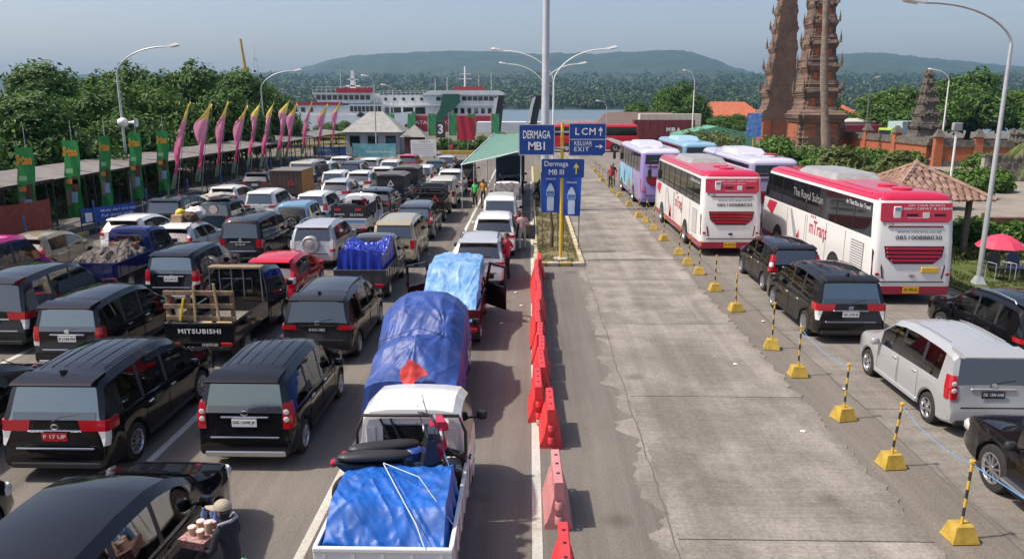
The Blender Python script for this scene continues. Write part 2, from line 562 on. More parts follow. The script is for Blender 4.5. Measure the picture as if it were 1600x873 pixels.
def loft(sp):
    """stations along y, rings of 18 points; returns rings and y list"""
    top, belt, H = sp['top'], sp['belt'], sp['H']
    ys = {round(y, 4) for y, _ in top}
    for a, b in sp.get('wins', []): ys |= {round(a, 4), round(b, 4)}
    ar = sp['wr'] + sp.get('archgap', .055)
    for ax in sp['axles']:
        for k in range(13):
            a = math.pi * k / 12
            ys.add(round(ax - ar * math.cos(a), 4))
    y0, L = top[0][0], top[-1][0]
    for e in (.03, .12, .22): ys.add(round(y0 + e, 4))
    for e in (.03, .12, .3, .5): ys.add(round(L - e, 4))
    ys = sorted(y for y in ys if y0 <= y <= L)
    out = [ys[0]]
    keep = {round(y, 4) for y, _ in top} | {round(v, 4) for w_ in sp.get('wins', []) for v in w_}
    for y in ys[1:]:
        if y - out[-1] < .012:
            if y in keep and out[-1] not in keep: out[-1] = y
            elif y in keep: out.append(y)
            continue
        out.append(y)
    ys = out
    rings = []
    tum = sp.get('tum', .80)
    for y in ys:
        zt = lt(top, y); zbe = lt(belt, y); w = plan_w(sp, y)
        zb = lt(sp['sill'], y) if 'sill' in sp else sp.get('zb', .24)
        if y - y0 < .35: zb = max(zb, sp.get('zb', .24) + .06 * (1 - (y - y0) / .35))
        if L - y < .4: zb = max(zb, sp.get('zb', .24) + .05 * (1 - (L - y) / .4))
        zr = zb
        for ax in sp['axles']:
            d = abs(y - ax)
            if d < ar: zr = max(zr, sp['wr'] + math.sqrt(max(0, ar * ar - d * d)))
        gh = zt > zbe + .06
        if not gh: zbe = zt - .035
        zr = min(zr, zbe - .10)
        wb = w * .965
        fl = .012 if zr > zb + .01 else 0
        p = [(0, zr), (w * .95 + fl, zr), (w * .99 + fl, zr + .045), (w, zr + (zbe - zr) * .52), (w * .992, zbe - .05 if zbe - .05 > zr + (zbe - zr) * .6 else zr + (zbe - zr) * .8), (wb, zbe)]
        if gh:
            def wx(z): return wb + (w * tum - wb) * min(1, (z - zbe) / max(.05, H - zbe))
            e = min(.13, (zt - zbe) * .3)
            p += [(wx(zt - e) - .004, zt - e), (wx(zt) - .10, zt - e * .16), (wx(zt) * .52, zt + .012 * (zt / H)), (0, zt + .022 * (zt / H))]
        else:
            p += [(wb * .975, zbe + .018), (wb * .90, zt), (w * .5, zt + .014), (0, zt + .018)]
        rings.append([(x, y, z) for x, z in p] + [(-x, y, z) for x, z in p[8:0:-1]])
    return ys, rings

def ex(mb, name, m, root, keepname=None, smooth=35):
    # drop unused verts
    used = sorted({i for f in mb.f for i in f})
    mp = {i: k for k, i in enumerate(used)}
    mb.v = [mb.v[i] for i in used]
    mb.f = [tuple(mp[i] for i in f) for f in mb.f]
    return mb.build(name, m, root, smooth=smooth)

def car_shell(sp, root, pm, trim=None):
    ys, rings = loft(sp)
    nv = 18
    verts = [v for r in rings for v in r]
    cells = {}
    ga, gb = sp.get('rear_glass', (None, None))
    fa, fb = sp.get('front_glass', (None, None))
    def inside(a, b, lo, hi): return a >= lo - 1e-3 and b <= hi + 1e-3
    for i in range(len(ys) - 1):
        for k in range(nv):
            row = k if k < 9 else 17 - k
            side = 'R' if k < 9 else 'L'
            key = 'body'
            if row == 5:
                for wi, (a, b) in enumerate(sp.get('wins', [])):
                    if inside(ys[i], ys[i + 1], a, b): key = ('side', side, wi)
                for (a, b) in sp.get('blackp', []):
                    if inside(ys[i], ys[i + 1], a, b): key = 'trim'
            if row >= 7:
                if ga is not None and inside(ys[i], ys[i + 1], ga, gb): key = 'rear'
                if fa is not None and inside(ys[i], ys[i + 1], fa, fb): key = 'front'
            if row == 0: key = 'under'
            q = (i * nv + k, i * nv + (k + 1) % nv, (i + 1) * nv + (k + 1) % nv, (i + 1) * nv + k)
            cells.setdefault(key, []).append(q)
    # cap faces
    b = MB(); b.v = list(verts)
    b.f = cells['body'] + [tuple(range(nv - 1, -1, -1)), tuple(range((len(ys) - 1) * nv, len(ys) * nv))] + cells.get('under', []) + cells.get('trim', [])
    b.f = [f[::-1] for f in b.f]
    nb = len(cells['body']) + 2
    b.m = [0] * nb + [1] * len(cells.get('under', [])) + [2] * len(cells.get('trim', []))
    body = ex(b, 'body', [pm, M_UNDER, trim or M_BLACKP], root, smooth=32)
    for key, fs in cells.items():
        if key in ('body', 'under', 'trim'): continue
        g = MB(); g.v = list(verts); g.f = [f[::-1] for f in fs]; g.m = [0] * len(fs)
        if key == 'rear' and sp.get('film'): g.build('rear_window', M_FILM, root, smooth=60); continue
        nm = {'rear': 'rear_window', 'front': 'windscreen'}.get(key, 'side_window')
        ex(g, nm, sp.get('glass', M_GLASS), root, smooth=60)
    return body

def rear_y(sp, z):
    pz, py = None, sp['top'][0][0]
    for y, zt in sp['top']:
        if zt >= z:
            if pz is None or zt == pz: return y
            return py + (y - py) * max(0, (z - pz)) / (zt - pz)
        pz, py = zt, y
    return py

def lamp_block(sp, root, side, xin, z0, z1, wrap, m, name='tail_light', xin_t=None, proud=.014):
    """a lens that wraps the rear corner; xin: inner x at the bottom"""
    def ring(z, xi):
        yr = rear_y(sp, z)
        y0 = sp['top'][0][0]
        w0 = plan_w(sp, max(yr, y0 + .02))
        # follow tumblehome above the belt
        zb = lt(sp['belt'], yr)
        k = 1.0 if z < zb else 1 - (1 - sp.get('tum', .8)) * (z - zb) / (sp['H'] - zb)
        xo = lambda yy: plan_w(sp, yy) * k + proud
        pts = [(xi, yr - proud), (w0 * k - .03, yr - proud), (xo(yr + .03), yr + .03), (xo(yr + wrap * .6), yr + wrap * .6), (xo(yr + wrap), yr + wrap), (xi, yr + wrap * .6)]
        return [(side * x, y, z) for x, y in pts]
    zs = [z0, z0 + (z1 - z0) * .5, z1]
    xi1 = xin if xin_t is None else xin_t
    rs = [ring(z, xin + (xi1 - xin) * t) for z, t in zip(zs, (0, .5, 1))]
    mb = MB()
    n = 6
    vs = [v for r in rs for v in r]
    fs = [tuple(range(n)), tuple(range(3 * n - 1, 2 * n - 1, -1))]
    for k in range(2):
        for i in range(n):
            j = (i + 1) % n
            fs.append((k * n + i, k * n + n + i, k * n + n + j, k * n + j))
    if side > 0: fs = [f[::-1] for f in fs]
    mb.add(vs, fs)
    return mb.build(name, m, root)

def plate(root, x, y, z, txt, style='white', w=.43, h=.135, tilt=0.0):
    pmat = {'white': M_PLATEW, 'black': M_PLATEK, 'red': M_PLATER, 'yellow': M_PLATEY}[style]
    o = MB().cbox(-w / 2, w / 2, -.012, .0, -h / 2, h / 2, .004).build('number_plate', pmat, root, (x, y, z), (tilt, 0, 0))
    if txt:
        text(txt, M_INK if style in ('white', 'yellow') else M_WHITE, o, (0, -.0125, .008), REAR, width=w * .88, height=h * .5, ext=.001, bold=.02)
    return o

def mirror(sp, root, y, z, m, s):
    w = plan_w(sp, y)
    mb = MB()
    mb.cbox(w + .03, w + .21, y - .05, y + .06, z - .03, z + .11, .035)
    mb.box(w - .06, w + .06, y - .01, y + .03, z - .015, z + .01)
    if s < 0:
        mb.v = [(-x, yy, zz) for x, yy, zz in mb.v]; mb.f = [f[::-1] for f in mb.f]
    return mb.build('wing_mirror', m, root, smooth=40)

def scaled(t, L0, L, H0, H): return [(y * L / L0, z if z < .7 else .7 + (z - .7) * (H - .7) / (H0 - .7)) for y, z in t]

def spec_mpv(L=4.19, W=1.66, H=1.69, wr=.31):
    s = L / 4.19
    top = [(0, .46), (.02, .60), (.06, .70), (.085, 1.03), (.21, H - .175), (.235, H - .11), (.32, H - .065), (.75, H - .022), (1.5, H), (2.1, H - .02), (2.55, H - .10), (3.28, 1.10), (3.42, 1.05), (3.8, .97), (4.05, .86), (4.14, .72), (4.19, .55)]
    top = [(y * s if y > 1 else y, z) for y, z in top]
    belt = [(0, 1.0), (1.2 * s, .985), (3.3 * s, .93), (L, .9)]
    return dict(L=L, W=W, H=H, top=top, belt=belt, wr=wr, axles=(.78, .78 + 2.655 * s), zb=.25,
                wins=[(.52, 1.12 * s), (1.22 * s, 1.98 * s), (2.06 * s, 2.92 * s)], blackp=[(1.12 * s, 1.22 * s), (1.98 * s, 2.06 * s)],
                rear_glass=(.085, .21), front_glass=(2.55 * s, 3.28 * s), mirror_y=2.86 * s)

def spec_innova(L=4.73, W=1.83, H=1.79, wr=.34):
    top = [(0, .48), (.03, .66), (.07, .78), (.10, 1.08), (.27, H - .18), (.30, H - .11), (.40, H - .06), (.95, H - .018), (1.7, H), (2.4, H - .03), (2.85, H - .12), (3.70, 1.14), (3.85, 1.10), (4.3, 1.00), (4.58, .88), (4.68, .74), (4.73, .56)]
    belt = [(0, 1.06), (1.3, 1.03), (3.6, .97), (L, .9)]
    return dict(L=L, W=W, H=H, top=top, belt=belt, wr=wr, axles=(.92, 3.67), zb=.25,
                wins=[(.66, 1.28), (1.38, 2.18), (2.27, 3.28)], blackp=[(1.28, 1.38), (2.18, 2.27)],
                rear_glass=(.10, .27), front_glass=(2.85, 3.70), mirror_y=3.15)

def spec_suv(L=4.4, W=1.75, H=1.70, wr=.345, rake=.30):
    top = [(0, .50), (.03, .68), (.07, .80), (.10, 1.08), (.10 + rake, H - .16), (.14 + rake, H - .10), (.24 + rake, H - .05), (.8 + rake, H - .015), (1.7, H), (2.3, H - .04), (2.6, H - .11), (3.3, 1.14), (3.45, 1.10), (3.95, 1.04), (4.25, .93), (4.35, .78), (4.4, .58)]
    s = L / 4.4
    top = [(y * s if y > 1 else y, z) for y, z in top]
    belt = [(0, 1.08), (1.2, 1.04), (3.3 * s, .98), (L, .95)]
    return dict(L=L, W=W, H=H, top=top, belt=belt, wr=wr, axles=(.85, .85 + 2.62 * s), zb=.30,
                wins=[(.40 + rake, 1.08 * s + .02), (1.18 * s + .02, 1.95 * s), (2.03 * s, 2.95 * s)], blackp=[(1.08 * s + .02, 1.18 * s + .02), (1.95 * s, 2.03 * s)],
                rear_glass=(.10, .10 + rake), front_glass=(2.6 * s, 3.3 * s), mirror_y=2.86 * s)

def spec_hatch(L=3.75, W=1.66, H=1.50, wr=.30):
    top = [(0, .44), (.03, .58), (.08, .68), (.11, .96), (.46, H - .15), (.50, H - .09), (.6, H - .05), (1.1, H - .01), (1.6, H), (2.1, H - .06), (2.35, H - .14), (3.05, 1.02), (3.2, .97), (3.5, .88), (3.64, .76), (3.72, .62), (3.75, .5)]
    belt = [(0, .97), (1.0, .94), (3.0, .87), (L, .85)]
    s = L / 3.75
    top = [(y * s, z) for y, z in top]
    return dict(L=L, W=W, H=H, top=top, belt=belt, wr=wr, axles=(.62 * s, .62 * s + 2.47 * s), zb=.22,
                wins=[(.72 * s, 1.62 * s), (1.70 * s, 2.66 * s)], blackp=[(1.62 * s, 1.70 * s)],
                rear_glass=(.11 * s, .46 * s), front_glass=(2.35 * s, 3.05 * s), mirror_y=2.62 * s)

def spec_van(L=4.2, W=1.66, H=1.88, wr=.30, short_nose=True):
    s = L / 4.2
    top = [(0, .46), (.02, .62), (.05, .70), (.07, 1.10), (.20, H - .20), (.25, H - .12), (.34, H - .05), (.8, H - .012), (1.7, H), (2.5, H - .02), (2.95, H - .10), (3.62, 1.12), (3.72, 1.06), (3.98, .94), (4.1, .8), (4.16, .68), (4.2, .5)]
    top = [(y * s if y > 1 else y, z) for y, z in top]
    belt = [(0, 1.06), (1.0, 1.05), (3.5 * s, 1.0), (L, .95)]
    return dict(L=L, W=W, H=H, top=top, belt=belt, wr=wr, axles=(.75, .75 + 2.65 * s), zb=.26, tum=.84,
                wins=[(.42, 1.18 * s), (1.28 * s, 2.2 * s), (2.3 * s, 3.3 * s)], blackp=[(1.18 * s, 1.28 * s), (2.2 * s, 2.3 * s)],
                rear_glass=(.07, .20), front_glass=(2.95 * s, 3.62 * s), mirror_y=3.2 * s)

def spec_jeep(L=3.6, W=1.58, H=1.72, wr=.35):
    top = [(0, .55), (.02, .72), (.03, 1.05), (.10, H - .16), (.13, H - .09), (.2, H - .04), (.8, H), (1.7, H - .01), (1.95, H - .07), (2.3, 1.10), (2.36, 1.06), (3.1, 1.02), (3.48, .98), (3.56, .85), (3.6, .62)]
    belt = [(0, 1.04), (2.3, 1.02), (L, .98)]
    return dict(L=L, W=W, H=H, top=top, belt=belt, wr=wr, axles=(.62, 2.82), zb=.36, tum=.88, fa=.06, fr=.3, ra=.03,
                wins=[(.28, 1.05), (1.15, 2.02)], rear_glass=(.03, .10), front_glass=(1.95, 2.30), mirror_y=2.05)

def ribs(sp, root, m, n=5, y0=.8, y1=2.1):
    H = sp['H']
    for i in range(n):
        x = (-.5 + i / (n - 1)) * sp['W'] * .62
        pts = []
        for k in range(7):
            y = y0 + (y1 - y0) * k / 6
            pts.append((x, y, lt(sp['top'], y) + .010 + .010 * (1 - abs(x) / .8)))
        mb = MB().tube(pts, .009, 5)
        mb.build('roof_rib', m, root, smooth=60)

def roof_rails(sp, root, m, y0, y1):
    for s in (-1, 1):
        x = s * sp['W'] * .5 * sp.get('tum', .8) * .92
        pts = [(x, y0, lt(sp['top'], y0) - .01), (x, y0 + .08, lt(sp['top'], y0) + .05), (x, (y0 + y1) / 2, lt(sp['top'], (y0 + y1) / 2) + .05), (x, y1 - .08, lt(sp['top'], y1) + .05), (x, y1, lt(sp['top'], y1) - .01)]
        MB().tube(pts, .018, 6).build('roof_rail', m, root, smooth=60)

def car(name, label, cat, group, X, Y, sp, col, metal=0., rz=0., tl='vert', ptxt=None, pstyle='white', detail=2, style='five', extras=(), emblem=True, dirt=0, sides='LR', front=False, badge=None):
    root = empty(name, (X, Y, 0), rz, label, cat, group)
    pm = paint(col, metal)
    if detail >= 2: sp['glass'] = M_SEE
    if 'film' in extras: sp['film'] = True
    car_shell(sp, root, pm)
    W2, H, L = sp['W'] / 2, sp['H'], sp['L']
    if detail >= 2:
        sm = mat('seat cloth', (.05, .048, .045), .8)
        fg = sp['front_glass'][0]
        for y in [fg - .55, fg - 1.35] + ([fg - 2.0] if L > 4.1 else []):
            for x in (-.36, .36):
                MB().cbox(x - .24, x + .24, y - .07, y + .07, .5, 1.12, .04).build('seat_back', sm, root)
                MB().cbox(x - .12, x + .12, y - .07, y + .02, 1.15, 1.34, .03).build('headrest', sm, root)
        MB().box(-W2 * .9, W2 * .9, .25, fg + .5, .42, .5).build('cabin_floor', sm, root)
        MB().box(-W2 * .85, W2 * .85, fg + .42, fg + .66, .5, .98).build('dashboard', sm, root)
    for ax in sp['axles']:
        for s in (-1, 1): add_wheel(root, s * (W2 - .11), ax, sp['wr'], .2, style)
    dark = M_BLACKP
    zg = lt(sp['top'], sp['rear_glass'][0])
    # tail lights
    if tl == 'vert':
        for s in (-1, 1):
            lamp_block(sp, root, s, W2 * .78, .80, zg + .10, .16, M_RED, xin_t=W2 * .80)
            lamp_block(sp, root, s, W2 * .80, .70, .797, .14, M_CLEAR, 'reversing_light')
    elif tl == 'tall':
        for s in (-1, 1):
            lamp_block(sp, root, s, W2 * .80, .92, zg + .32, .09, M_RED, xin_t=W2 * .74)
            lamp_block(sp, root, s, W2 * .68, .82, .917, .16, M_RED)
            lamp_block(sp, root, s, W2 * .86, zg - .06, zg + .08, .06, M_CLEAR, 'indicator', proud=.02)
    elif tl == 'stack':
        for s in (-1, 1):
            lamp_block(sp, root, s, W2 * .80, .76, zg + .18, .13, M_RED, xin_t=W2 * .80)
            for z in (.93, 1.06):
                MB().lathe([(.001, -.012), (.035, -.01), (.05, .0)], 14, 0, axis='y').build('lens', M_CLEAR, root, (s * W2 * .875, rear_y(sp, z) - .018, z))
    elif tl == 'wide':
        for s in (-1, 1):
            lamp_block(sp, root, s, W2 * .48, .90, zg + .0, .30, M_RED, xin_t=W2 * .44)
            lamp_block(sp, root, s, W2 * .90, .66, .897, .07, M_CLEAR, 'reversing_light', xin_t=W2 * .80)
    elif tl == 'slim':
        for s in (-1, 1):
            lamp_block(sp, root, s, W2 * .55, .87, .975, .28, M_RED, xin_t=W2 * .62)
    elif tl == 'block':
        for s in (-1, 1):
            lamp_block(sp, root, s, W2 * .74, .74, zg - .04, .12, M_RED)
    elif tl == 'pale':
        for s in (-1, 1):
            lamp_block(sp, root, s, W2 * .80, .80, zg + .02, .10, M_CLEAR, xin_t=W2 * .78)
            lamp_block(sp, root, s, W2 * .78, .70, .797, .10, M_RED)
    # bumper: dark seam, sill bar
    yb = sp['top'][0][0]
    if detail >= 1:
        MB().cbox(-W2 * .72, W2 * .72, rear_y(sp, .62) - .012, rear_y(sp, .62) + .1, .595, .625, .008).build('bumper_trim', M_CHROME if detail > 1 and 'chromebar' in extras else dark, root)
        MB().cbox(-W2 * .84, W2 * .84, yb - .018, yb + .2, .27, .37, .02).build('bumper_skirt', M_RIM if 'silverskirt' in extras else dark, root)
        # wiper and high brake light
        yg = sp['rear_glass'][0]
        if 'film' in extras:
            g1, z1 = sp['rear_glass'][1], lt(sp['top'], sp['rear_glass'][1])
            k = .24
            MB().prism([(yg - .008, zg + .005), (yg + (g1 - yg) * k - .008, zg + (z1 - zg) * k), (yg + (g1 - yg) * k + .02, zg + (z1 - zg) * k), (yg + .03, zg + .005)], -W2 * .76, W2 * .76, axis='x').build('window_base', M_GLASS, root)
        MB().tube([(-.03, yg - .012, zg - .02), (.10, yg + .01, zg + .05), (.42, yg + .028, zg + .09)], .011, 5).build('rear_wiper', dark, root)
    yp = rear_y(sp, .84)
    zp = .86 if tl != 'wide' else .80
    ypl = rear_y(sp, zp) - .016
    if ptxt is not None or detail >= 1:
        plate(root, 0, ypl, zp, ptxt, pstyle)
    if detail >= 1:
        MB().cbox(-W2 * .5, W2 * .5, rear_y(sp, zp + .1) - .022, rear_y(sp, zp + .1) + .03, zp + .085, zp + .115, .01).build('tailgate_garnish', M_CHROME if 'chromebar' in extras else pm, root)
        if emblem and detail >= 2:
            e = MB(); e.lathe([(.0001, -.004), (.045, -.004), (.06, .0), (.06, .01)], 16, 0, axis='y')
            e.build('emblem', M_CHROME, root, (0, rear_y(sp, zp + .17) - .012, zp + .17), scale=(1.15, 1, .8))
    # spoiler lip
    if detail >= 1 and 'nospoiler' not in extras:
        yr = sp['rear_glass'][1]
        zr = lt(sp['top'], yr)
        w_ = W2 * sp.get('tum', .8) * .93
        z2 = lt(sp['top'], yr + .3)
        mb = MB().prism([(yr + .30, z2 + .016), (yr - .10, zr + .112), (yr - .17, zr + .075), (yr - .17, zr + .05), (yr + .0, zr + .01), (yr + .30, z2 - .04)], -w_, w_, axis='x')
        mb.build('spoiler', pm, root, smooth=40)
    for s in (-1, 1):
        mirror(sp, root, sp['mirror_y'], lt(sp['belt'], sp['mirror_y']) + .02, pm if 'bodymirror' in extras else dark, s)
    # door handles, seams
    if detail >= 1:
        for s, sn in ((1, 'R'), (-1, 'L')):
            if sn not in sides: continue
            for (a, b) in sp['wins'][-2:]:
                y = a + .13
                w = plan_w(sp, y)
                x0, x1 = (w - .01, w + .022) if s > 0 else (-w - .022, -w + .01)
                MB().cbox(x0, x1, y - .09, y + .09, .86, .895, .01).build('door_handle', M_CHROME if 'chromebar' in extras else pm, root)
            if detail >= 2:
                for (a, b) in sp['wins'][-2:]:
                    for y in (a - .02, b + .02):
                        if any(abs(y - ax) < sp['wr'] + .09 for ax in sp['axles']): z0 = .75
                        else: z0 = .33
                        w = plan_w(sp, y)
                        pts = [(s * (w * .988 + .002), y, z0), (s * (w + .002), y, .62), (s * (w * .99 + .002), y, .93)]
                        MB().tube(pts, .004, 4).build('door_seam', M_UNDER, root)
                # sill trim
                a0, a1 = sp['axles'][0] + sp['wr'] + .1, sp['axles'][1] - sp['wr'] - .1
                x0, x1 = (W2 * .97, W2 + .02) if s > 0 else (-W2 - .02, -W2 * .97)
                MB().cbox(x0, x1, a0, a1, .27, .36, .015).build('side_sill', dark if 'bodysill' not in extras else pm, root)
    if 'ribs' in extras: ribs(sp, root, pm, 6, .75, sp['front_glass'][0] - .25)
    if 'rails' in extras: roof_rails(sp, root, M_RIM, .75, sp['front_glass'][0] - .2)
    if 'darkrails' in extras: roof_rails(sp, root, M_BLACKP, .75, sp['front_glass'][0] - .2)
    if 'antenna' in extras:
        y = sp['rear_glass'][1] + .28
        z = lt(sp['top'], y)
        MB().prism([(y - .09, z + .015), (y - .10, z + .085), (y - .07, z + .085), (y + .07, z + .015)], -.03, .03, axis='x').build('antenna_fin', M_BLACKP, root)
    if 'visors' in extras:
        pass
    if front:
        z = lt(sp['top'], L - .12) - .05
        for s in (-1, 1):
            w = plan_w(sp, L - .2)
            x0, x1 = (w - .32, w + .012) if s > 0 else (-w - .012, -w + .32)
            MB().cbox(x0, x1, L - .42, L - .06, z - .16, z + .015, .04).build('headlight', M_CLEAR, root, smooth=40)
        MB().cbox(-W2 * .6, W2 * .6, L - .05, L + .012, .5, .72, .02).build('grille', dark, root)
        for s in (-.25, .3):
            yw = sp['front_glass'][1]
            zw = lt(sp['top'], yw)
            MB().tube([(s - .05, yw + .02, zw + .03), (s + .5 * -1 * (1 if s > 0 else -1) * .3, yw - .2, zw + .2)], .01, 5).build('wiper', dark, root)
    if 'spare' in extras or 'sparecover' in extras:
        r = .33
        y = sp['top'][0][0] - .12
        if 'spare' in extras:
            tm, rm = wheel_mesh(r, .22, 'six')
            o = link('spare_wheel', tm, root, (.05, y + .02, .98), (0, 0, R(-90)))
            link('rim', rm, o)
        else:
            mb = MB().lathe([(r * .98, .14), (r, .04), (r * .97, -.05), (r * .86, -.09), (r * .55, -.075), (r * .5, -.10), (r * .2, -.115), (.001, -.115)], 28, 0, axis='y')
            mb.build('spare_wheel_cover', pm, root, (-.05, y + .1, .98), smooth=30)
    if badge:
        text(badge, M_CHROME, root, (-W2 * .45, rear_y(sp, zp + .02) - .02, zp + .05), REAR, height=.05, ext=.004)
    return root

def bed_truck(name, label, cat, group, X, Y, col, L=4.3, W=1.66, H=1.86, bed=2.45, wr=.30, rail=.36, bedz=.74, style='steel', hood=0.0, tailtxt=None, ptxt=None, pstyle='black', backlit='mid', metal=0., tailcol=None, doorsopen=False, rz=0., bedw=None, noside=False, barebed=None, plate_x=0., taillow=.62):
    """pick-up: lofted cab, drop-side bed; forward +Y, tailgate at y=0"""
    root = empty(name, (X, Y, 0), rz, label, cat, group)
    pm = paint(col, metal)
    y0 = bed + .06
    if hood > 0:
        top = [(y0, H - .22), (y0 + .03, H - .08), (y0 + .12, H - .03), (y0 + .6, H), (y0 + .95, H - .06), (y0 + 1.45, 1.08), (y0 + 1.55, 1.03), (L - .3, .95), (L - .1, .82), (L, .6)]
        fg = (y0 + .95, y0 + 1.45); wins = [(y0 + .22, y0 + 1.12)]; my = y0 + 1.1
    else:
        top = [(y0, H - .20), (y0 + .03, H - .07), (y0 + .12, H - .02), (y0 + .5, H), (y0 + .85, H - .05), (L - .62, H - .14), (L - .22, 1.12), (L - .16, 1.05), (L - .06, .85), (L - .02, .7), (L, .5)]
        fg = (L - .62, L - .22); wins = [(y0 + .2, L - .48)]; my = L - .5
    sp = dict(L=L, W=W, H=H, top=top, belt=[(0, 1.06), (L, 1.0)], wr=wr, axles=(.85, L - (.72 if hood else .55)), zb=.30, y0=y0, ra=.03, rr=.1, fa=.12, fr=.5, tum=.86,
              wins=wins, front_glass=fg, mirror_y=my)
    sp['axles'] = (.85, L - (.72 if hood else .62))
    shell = dict(sp); shell['axles'] = (sp['axles'][1],)
    car_shell(shell, root, pm)
    W2 = W / 2
    # rear window in the cab wall
    MB().cbox(-W2 * .52, W2 * .52, y0 - .014, y0 + .02, H - .66, H - .26, .05).build('rear_window', M_GLASS, root)
    for s in (-1, 1):
        MB().cbox(s * W2 * .72 - .08, s * W2 * .72 + .08, y0 - .02, y0 + .02, 1.0, H - .3, .03).build('cab_stiffener', pm, root)
    for ax in sp['axles']:
        for s in (-1, 1): add_wheel(root, s * (W2 - .12), ax, wr, .19, style)
    # chassis
    MB().box(-W2 * .45, W2 * .45, .1, L - .5, .34, .52).build('chassis', M_UNDER, root)
    MB().box(-W2 * .8, W2 * .8, sp['axles'][0] - .06, sp['axles'][0] + .06, wr - .06, wr + .06).build('rear_axle', M_UNDER, root)
    bw = (bedw or W) / 2
    bm = barebed or mat('bed floor', (.16, .14, .12), .8, var=.3, vscale=4)
    MB().box(-bw + .02, bw - .02, .03, bed, bedz - .1, bedz).build('bed_floor', bm, root)
    t = .035
    tm_ = paint(tailcol) if tailcol else pm
    for s in (-1, 1):
        x0, x1 = (bw - t, bw) if s > 0 else (-bw, -bw + t)
        o = MB().cbox(x0, x1, .045, bed, bedz - .14, bedz + rail, .012).build('side_panel', tm_, root)
        MB().cbox(x0 - .012, x1 + .012, .04, bed, bedz + rail - .05, bedz + rail + .006, .012).build('top_rail', tm_, o)
        if not noside:
            for k in range(5):
                y = .25 + (bed - .5) * k / 4
                MB().box((bw - .004 if s > 0 else -bw - .014), (bw + .014 if s > 0 else -bw + .004), y - .025, y + .025, bedz - .1, bedz + rail - .06).build('panel_rib', tm_, o)
        # mud guard
        MB().box((bw - .22 if s > 0 else -bw + .02), (bw - .02 if s > 0 else -bw + .22), .3, .32, .22, bedz - .12).build('mud_flap', M_BLACKP, root)
    tg = MB().cbox(-bw, bw, 0, t, bedz - .16, bedz + rail, .012).build('tailgate', tm_, root)
    MB().cbox(-bw - .004, bw + .004, -.014, t + .012, bedz + rail - .05, bedz + rail + .008, .012).build('top_rail', tm_, tg)
    for k in range(5):
        x = -bw * .84 + bw * 1.68 * k / 4
        if not tailtxt: MB().box(x - .02, x + .02, -.012, .004, bedz - .1, bedz + rail - .07).build('panel_rib', tm_, tg)
    if tailtxt:
        text(tailtxt, M_WHITE, tg, (0.0, -.004, bedz + rail * .45), REAR, width=W * .62, height=.12, ext=.004, bold=.03, spacing=1.15)
    MB().box(-bw + .02, bw - .02, bed - t, bed, bedz, bedz + rail + .05).build('headboard', tm_, root)
    MB().cbox(-W2 * .85, W2 * .85, -.02, .08, .42, .5, .02).build('rear_bumper', M_BLACKP, root)
    for s in (-1, 1):
        x0, x1 = (W2 - .34, W2 - .06) if s > 0 else (-W2 + .06, -W2 + .34)
        MB().cbox(x0, x1, -.03, .05, taillow - .10, taillow - .005, .02).build('tail_light', M_RED, root)
    plate(root, plate_x, -.035, .56, ptxt, pstyle, w=.42)
    for s in (-1, 1):
        mirror(sp, root, my, 1.12, M_BLACKP, s)
        y = y0 + .28
        x0, x1 = (W2 - .01, W2 + .02) if s > 0 else (-W2 - .02, -W2 + .01)
        MB().cbox(x0, x1, y - .08, y + .08, .93, .965, .01).build('door_handle', M_BLACKP, root)
        MB().tube([(s * (W2 + .002), y0 + .16, .45), (s * (W2 + .003), y0 + .16, .75), (s * (W2 * .99 + .002), y0 + .16, 1.0)], .005, 4).build('door_seam', M_UNDER, root)
    return root, sp

def open_door(root, sp, side, pm, y_h, ang):
    W2 = sp['W'] / 2
    d = empty('door', (side * W2, y_h, 0)); d.parent = root
    d.rotation_euler = (0, 0, side * ang)
    mb = MB()
    x0, x1 = (-.05, .0) if side > 0 else (0, .05)
    mb.cbox(x0, x1, -1.0, 0, .38, 1.05, .02)
    mb.box(x0, x1, -1.0, -.93, 1.05, 1.66); mb.box(x0, x1, -.95, -.2, 1.60, 1.67)
    mb.add([(x0, -.26, 1.66), (x0, -.18, 1.66), (x0, 0, 1.05), (x0, -.09, 1.05), (x1, -.26, 1.66), (x1, -.18, 1.66), (x1, 0, 1.05), (x1, -.09, 1.05)], [(0, 1, 2, 3), (4, 7, 6, 5), (0, 3, 7, 4), (1, 5, 6, 2)])
    # panel as one mesh, glass beside it
    p = mb.build('door_panel', pm, d)
    return d

